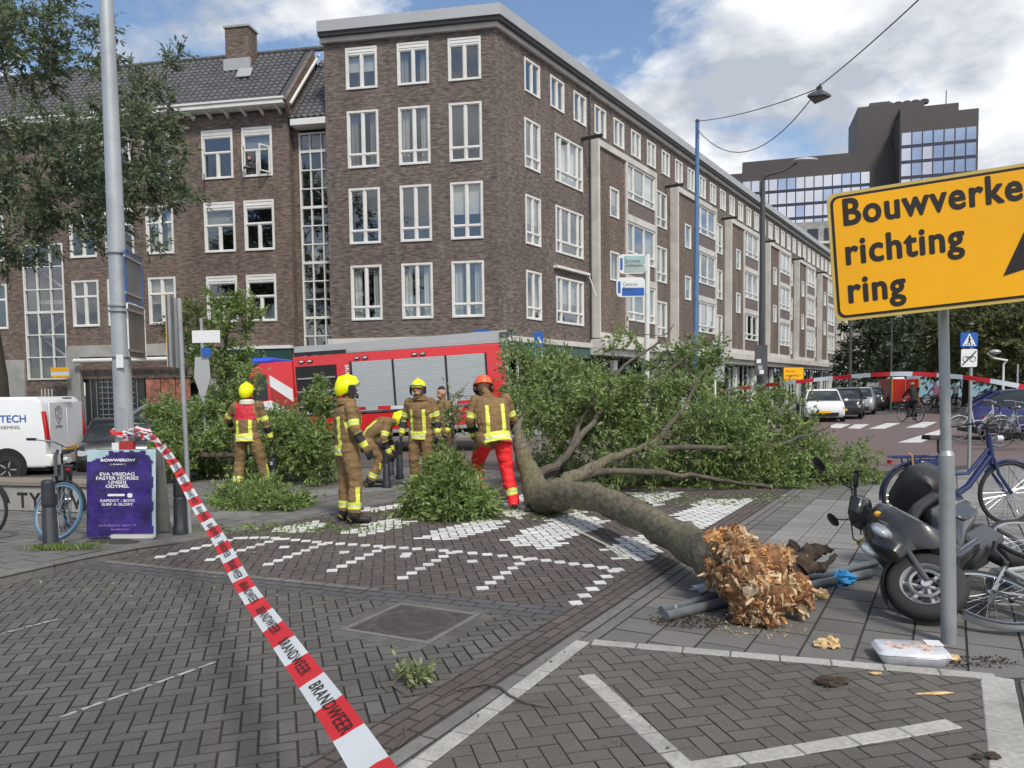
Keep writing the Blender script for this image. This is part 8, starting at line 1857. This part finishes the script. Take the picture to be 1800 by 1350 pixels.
# distant bicycles at the right
for (px, d, rz, fr2, lb_) in ((1716, 21.5, -4, 'white', 'white bicycle leaning before the blue car near the right edge'), (1770, 20.5, 20, 'galv', 'second pale bicycle in front of the dark blue car'), (1795, 19, -10, 'galv', 'pale bicycle cut by the right edge in front of the blue car')):
    p = at(px, 684, d); bike('bicycle', lb_, (p.x - .5, p.y, .05), (R(8), 0, R(rz)), fr2, 'dkgrey', scale=1.02, spokes=10, group='bicycles parked on the far pavement')
p = at(1775, 684, 20.8); p.z = 0
p = G(1775, 762); bike('bicycle', 'black bicycle lying flat on the far pavement', (p.x, p.y, .1), (R(84), 0, R(20)), 'black', 'rubber', spokes=8)
# cyclists
def cyclist(px, d, heading, lb1, lb2, top, tr, hair=True):
    p = at(px, 684, d); hz = R(heading); bx, by = p.x - math.cos(hz + R(90)) * .3, p.y - math.sin(hz + R(90)) * .3
    bike('bicycle', lb2, (bx, by, 0), (0, 0, hz + R(90)), 'black', 'rubber', spokes=8)
    person(lb1, (p.x, p.y, .04), hz, dict(pelvis=(0, 0, .98), chest=(0, .08, 1.32), neck=(0, .12, 1.5), head=(0, .15, 1.64), hiL=(-.1, 0, .95), hiR=(.1, 0, .95), knL=(-.12, .26, .62), anL=(-.12, .12, .28), toL=(-.12, .26, .22), knR=(.12, .16, .50), anR=(.12, .06, .14), toR=(.12, .2, .1), elL=(-.28, .22, 1.2), wrL=(-.26, .42, 1.06), elR=(.28, .22, 1.2), wrR=(.26, .42, 1.06)), H_=1.76, cloth='plain', helmet=None, glv=False, voxel=.014, top=top, trousers=tr)
cyclist(1607, 33, 8, 'cyclist in long dark clothes riding away over the crosswalk', 'dark bicycle under the rider in dark clothes', M['blackm'], M['blackm'])
cyclist(1646, 44, 0, 'cyclist with pink top riding away down the street', 'bicycle of the rider in the pink top', pm('pink_cloth', (.62, .25, .34), .8), M['dkgrey'])
cyclist(1680, 50, 4, 'small distant cyclist in grey clothes beside the pole', 'small distant bicycle of the grey rider', M['concrete'], M['dkgrey'])

# ------------------------------------------------------------------ fallen scooter
sc = thing('motor_scooter', 'dark grey scooter with top case lying on its side against the bicycles', 'scooter', (0, 0, 0))
# local: x forward, z up, y left
def sring(x, zc, w_, h_, n=14, p_=.6):
    o_ = []
    for k in range(n):
        a_ = 2 * math.pi * k / n; c, s_ = math.cos(a_), math.sin(a_); o_.append((x, w_ * math.copysign(abs(c) ** p_, c), zc + h_ * math.copysign(abs(s_) ** p_, s_)))
    return o_
def sb_(mb, name, mt, **k): return mb.build(name, M[mt] if isinstance(mt, str) else mt, sc, **k)
b = MB(); b.loft([sring(-.92, .66, .06, .05), sring(-.80, .64, .13, .11), sring(-.5, .60, .17, .16), sring(-.2, .56, .17, .18), sring(-.02, .46, .15, .14), sring(.08, .36, .12, .08)]); sb_(b, 'rear_body', 'scoot', smooth=60)
b = MB(); b.loft([sring(-.82, .78, .10, .03), sring(-.5, .82, .15, .05), sring(-.15, .78, .14, .05), sring(.02, .72, .09, .035)]); sb_(b, 'seat', 'black', smooth=60)
b = MB(); b.loft([sring(-.1, .30, .17, .045), sring(.3, .28, .17, .045), sring(.42, .34, .17, .07)]); sb_(b, 'footboard', 'scoot', smooth=50)
b = MB()       # leg shield: curved plate
rows = []
for (x, z, w_) in ((.36, .30, .17), (.44, .45, .22), (.50, .62, .235), (.46, .80, .20), (.38, .93, .13)):
    rows.append([(x - .10 * (abs(q) ** 2), q * w_, z) for q in (-1, -.66, -.33, 0, .33, .66, 1)] + [(x - .06 - .10 * (abs(q) ** 2), q * w_ * .96, z) for q in (1, .66, .33, 0, -.33, -.66, -1)])
b.loft(rows); sb_(b, 'leg_shield', 'scoot2', smooth=55)
b = MB(); b.loft([sring(.40, .66, .13, .20, p_=.75), sring(.54, .64, .11, .18, p_=.75), sring(.64, .60, .05, .1, p_=.75)]); sb_(b, 'front_cowl', 'scoot', smooth=60)
for s_ in (-1, 1):
    b = MB(); b.M = Matrix.Translation((.585, s_ * .085, .72)) @ Matrix.Rotation(R(s_ * 18), 4, 'Z'); b.ball((0, 0, 0), (.045, .034, .07), 12, 8); sb_(b, 'headlight', 'lampw'); b = MB(); b.M = Matrix.Translation((.572, s_ * .087, .72)) @ Matrix.Rotation(R(s_ * 18), 4, 'Z'); b.ball((0, 0, 0), (.045, .046, .088), 12, 8); sb_(b, 'headlight_rim', 'galv')
b = MB(); b.loft([sring(.25, 1.0, .07, .05), sring(.33, 1.0, .16, .075), sring(.43, .97, .12, .06)]); sb_(b, 'handlebar_cowl', 'scoot', smooth=60)
b = MB(); b.tube([(.26, -.34, 1.04), (.31, -.16, 1.03), (.33, 0, 1.02), (.31, .16, 1.03), (.26, .34, 1.04)], .012, 8); hb_ = sb_(b, 'handlebar', 'dkgrey')
for s_ in (-1, 1):
    b = MB(); b.tube([(.23, s_ * .36, 1.042), (.29, s_ * .22, 1.033)], .019, 8); b.build('grip', M['black'], hb_); b = MB(); b.tube([(.34, s_ * .36, 1.03), (.35, s_ * .2, 1.02)], .006, 5); b.build('brake_lever', M['black'], hb_)
    b = MB(); b.tube([(.31, s_ * .2, 1.04), (.34, s_ * .28, 1.2), (.33, s_ * .33, 1.26)], .006, 6); b.ball((.33, s_ * .37, 1.30), (.018, .085, .055), 12, 8); sb_(b, 'mirror', 'black')
b = MB()
for s_ in (-1, 1): b.tube([(.46, s_ * .06, .56), (.62, s_ * .06, .30), (.64, s_ * .06, .26)], [.02, .022, .018], 8)
sb_(b, 'fork', 'dkgrey')
def swheel(cx, r_, w_, nm):
    b = MB(); b.lathe([(r_ * .62, w_ * .5), (r_ * .85, w_ * .5), (r_ * .97, w_ * .3), (r_, 0), (r_ * .97, -w_ * .3), (r_ * .85, -w_ * .5), (r_ * .62, -w_ * .5)], 30, 'y', ring=True); o = b.build('wheel', M['rubber'], sc, loc=(cx, 0, r_), smooth=50)
    b = MB(); b.lathe([(r_ * .60, -.05), (r_ * .66, -.045), (r_ * .66, .045), (r_ * .60, .05), (r_ * .56, .03), (r_ * .56, -.03)], 28, 'y', ring=True)
    for k in range(6): a_ = k * 1.047; b.tube([(r_ * .1 * math.cos(a_), 0, r_ * .1 * math.sin(a_)), (r_ * .58 * math.cos(a_ + .15), 0, r_ * .58 * math.sin(a_ + .15))], .014, 6)
    b.tube([(0, -.06, 0), (0, .06, 0)], .03, 10); b.build('rim', M['zinc'], o)
    for q in (-.055, .055): b = MB(); b.tube([(math.cos(a_ * .314) * r_ * .38, q, math.sin(a_ * .314) * r_ * .38) for a_ in range(20)], .012, 4, closed=True); b.build('brake_disc', M['galv'], o)
swheel(.66, .265, .11, 'front'); swheel(-.62, .25, .12, 'rear')
b = MB(); rr = [[((.285) * math.cos(R(a_)) + .66, y, .285 * math.sin(R(a_)) + .265 + dz) for (y, dz) in ((-.075, -.03), (-.05, 0), (0, .01), (.05, 0), (.075, -.03))] for a_ in range(25, 165, 12)]
b.add([p for q in rr for p in q], [(5 * i + j, 5 * i + j + 1, 5 * i + j + 6, 5 * i + j + 5) for i in range(len(rr) - 1) for j in range(4)]); sb_(b, 'mudguard', 'black')
b = MB(); b.loft([sring(-.98 + .0, .98, .17, .13, p_=.5), sring(-.93, 1.0, .21, .17, p_=.5), sring(-.62, 1.0, .21, .17, p_=.5), sring(-.57, .98, .17, .13, p_=.5)]); tcb = sb_(b, 'top_case', 'black', smooth=50)
b = MB(); b.loft([sring(-.95, 1.0, .214, .012, p_=.5), sring(-.6, 1.0, .214, .012, p_=.5)]); b.build('lid_seam', M['dkgrey'], tcb)
b = MB(); b.box((-.55, -.16, .22), (-.1, .14, .42)); sb_(b, 'engine', 'dkgrey', bevel=.03); b = MB(); b.tube([(-.2, -.17, .26), (-.8, -.19, .34)], [.035, .06], 10); sb_(b, 'exhaust', 'galv')
b = MB(); b.box((-.95, -.06, .58), (-.9, .06, .64)); sb_(b, 'tail_lamp', 'lampred')
for s_ in (-1, 1):
    b = MB(); b.tube([(-.85, s_ * .145, .66), (-.5, s_ * .182, .64), (-.2, s_ * .182, .58), (-.02, s_ * .155, .46)], .005, 5); sb_(b, 'body_seam', 'galv')
    b = MB(); b.prism(rrect(.34, .16, .05, 4, -.42, .56), s_ * .158, s_ * .186, 'y'); sb_(b, 'side_panel', 'scoot2', bevel=.012)
    b = MB(); b.prism(rrect(.07, .03, .012, 3, .47, .84), s_ * .12, s_ * .15, 'y'); sb_(b, 'indicator', 'syel')
b = MB(); b.tube([(.36, .1, 1.0), (.50, .14, .9), (.52, .1, .7)], .006, 5); b.tube([(.36, -.1, 1.0), (.52, -.12, .88), (.53, -.1, .68)], .006, 5); sb_(b, 'cables', 'black', kind='stuff')
RE = Vector((.80, .66, .07)).normalized(); Fw = -RE; SU = Vector((-.80, .36, .42)); SU = (SU - Fw * SU.dot(Fw)).normalized(); Lf = SU.cross(Fw)
Mx = Matrix((Fw, Lf, SU)).transposed().to_4x4()
# the handlebar is turned: wheel, fork, mudguard and bars swing about the steering axis
ax_ = Vector((-.28, 0, .96)).normalized(); pv = Vector((.50, 0, .60)); ST = Matrix.Translation(pv) @ Matrix.Rotation(R(-42), 4, ax_) @ Matrix.Translation(-pv)
for o in list(sc.children):
    if o.name.split('.')[0] in ('fork', 'mudguard', 'handlebar', 'handlebar_cowl', 'mirror') or (o.name.startswith('wheel') and o.location.x > 0): o.matrix_local = ST @ Matrix.Translation(o.location) @ o.rotation_euler.to_matrix().to_4x4()
wp = at(1628, 1032, 5.3)     # centre of the front wheel
wl_ = ST @ Vector((.66, 0, .265)); sc.matrix_world = Matrix.Translation(wp) @ Mx @ Matrix.Translation(-wl_)
print('scooter fwd', Fw, 'up', SU)
print('people ok', len(bpy.data.objects))
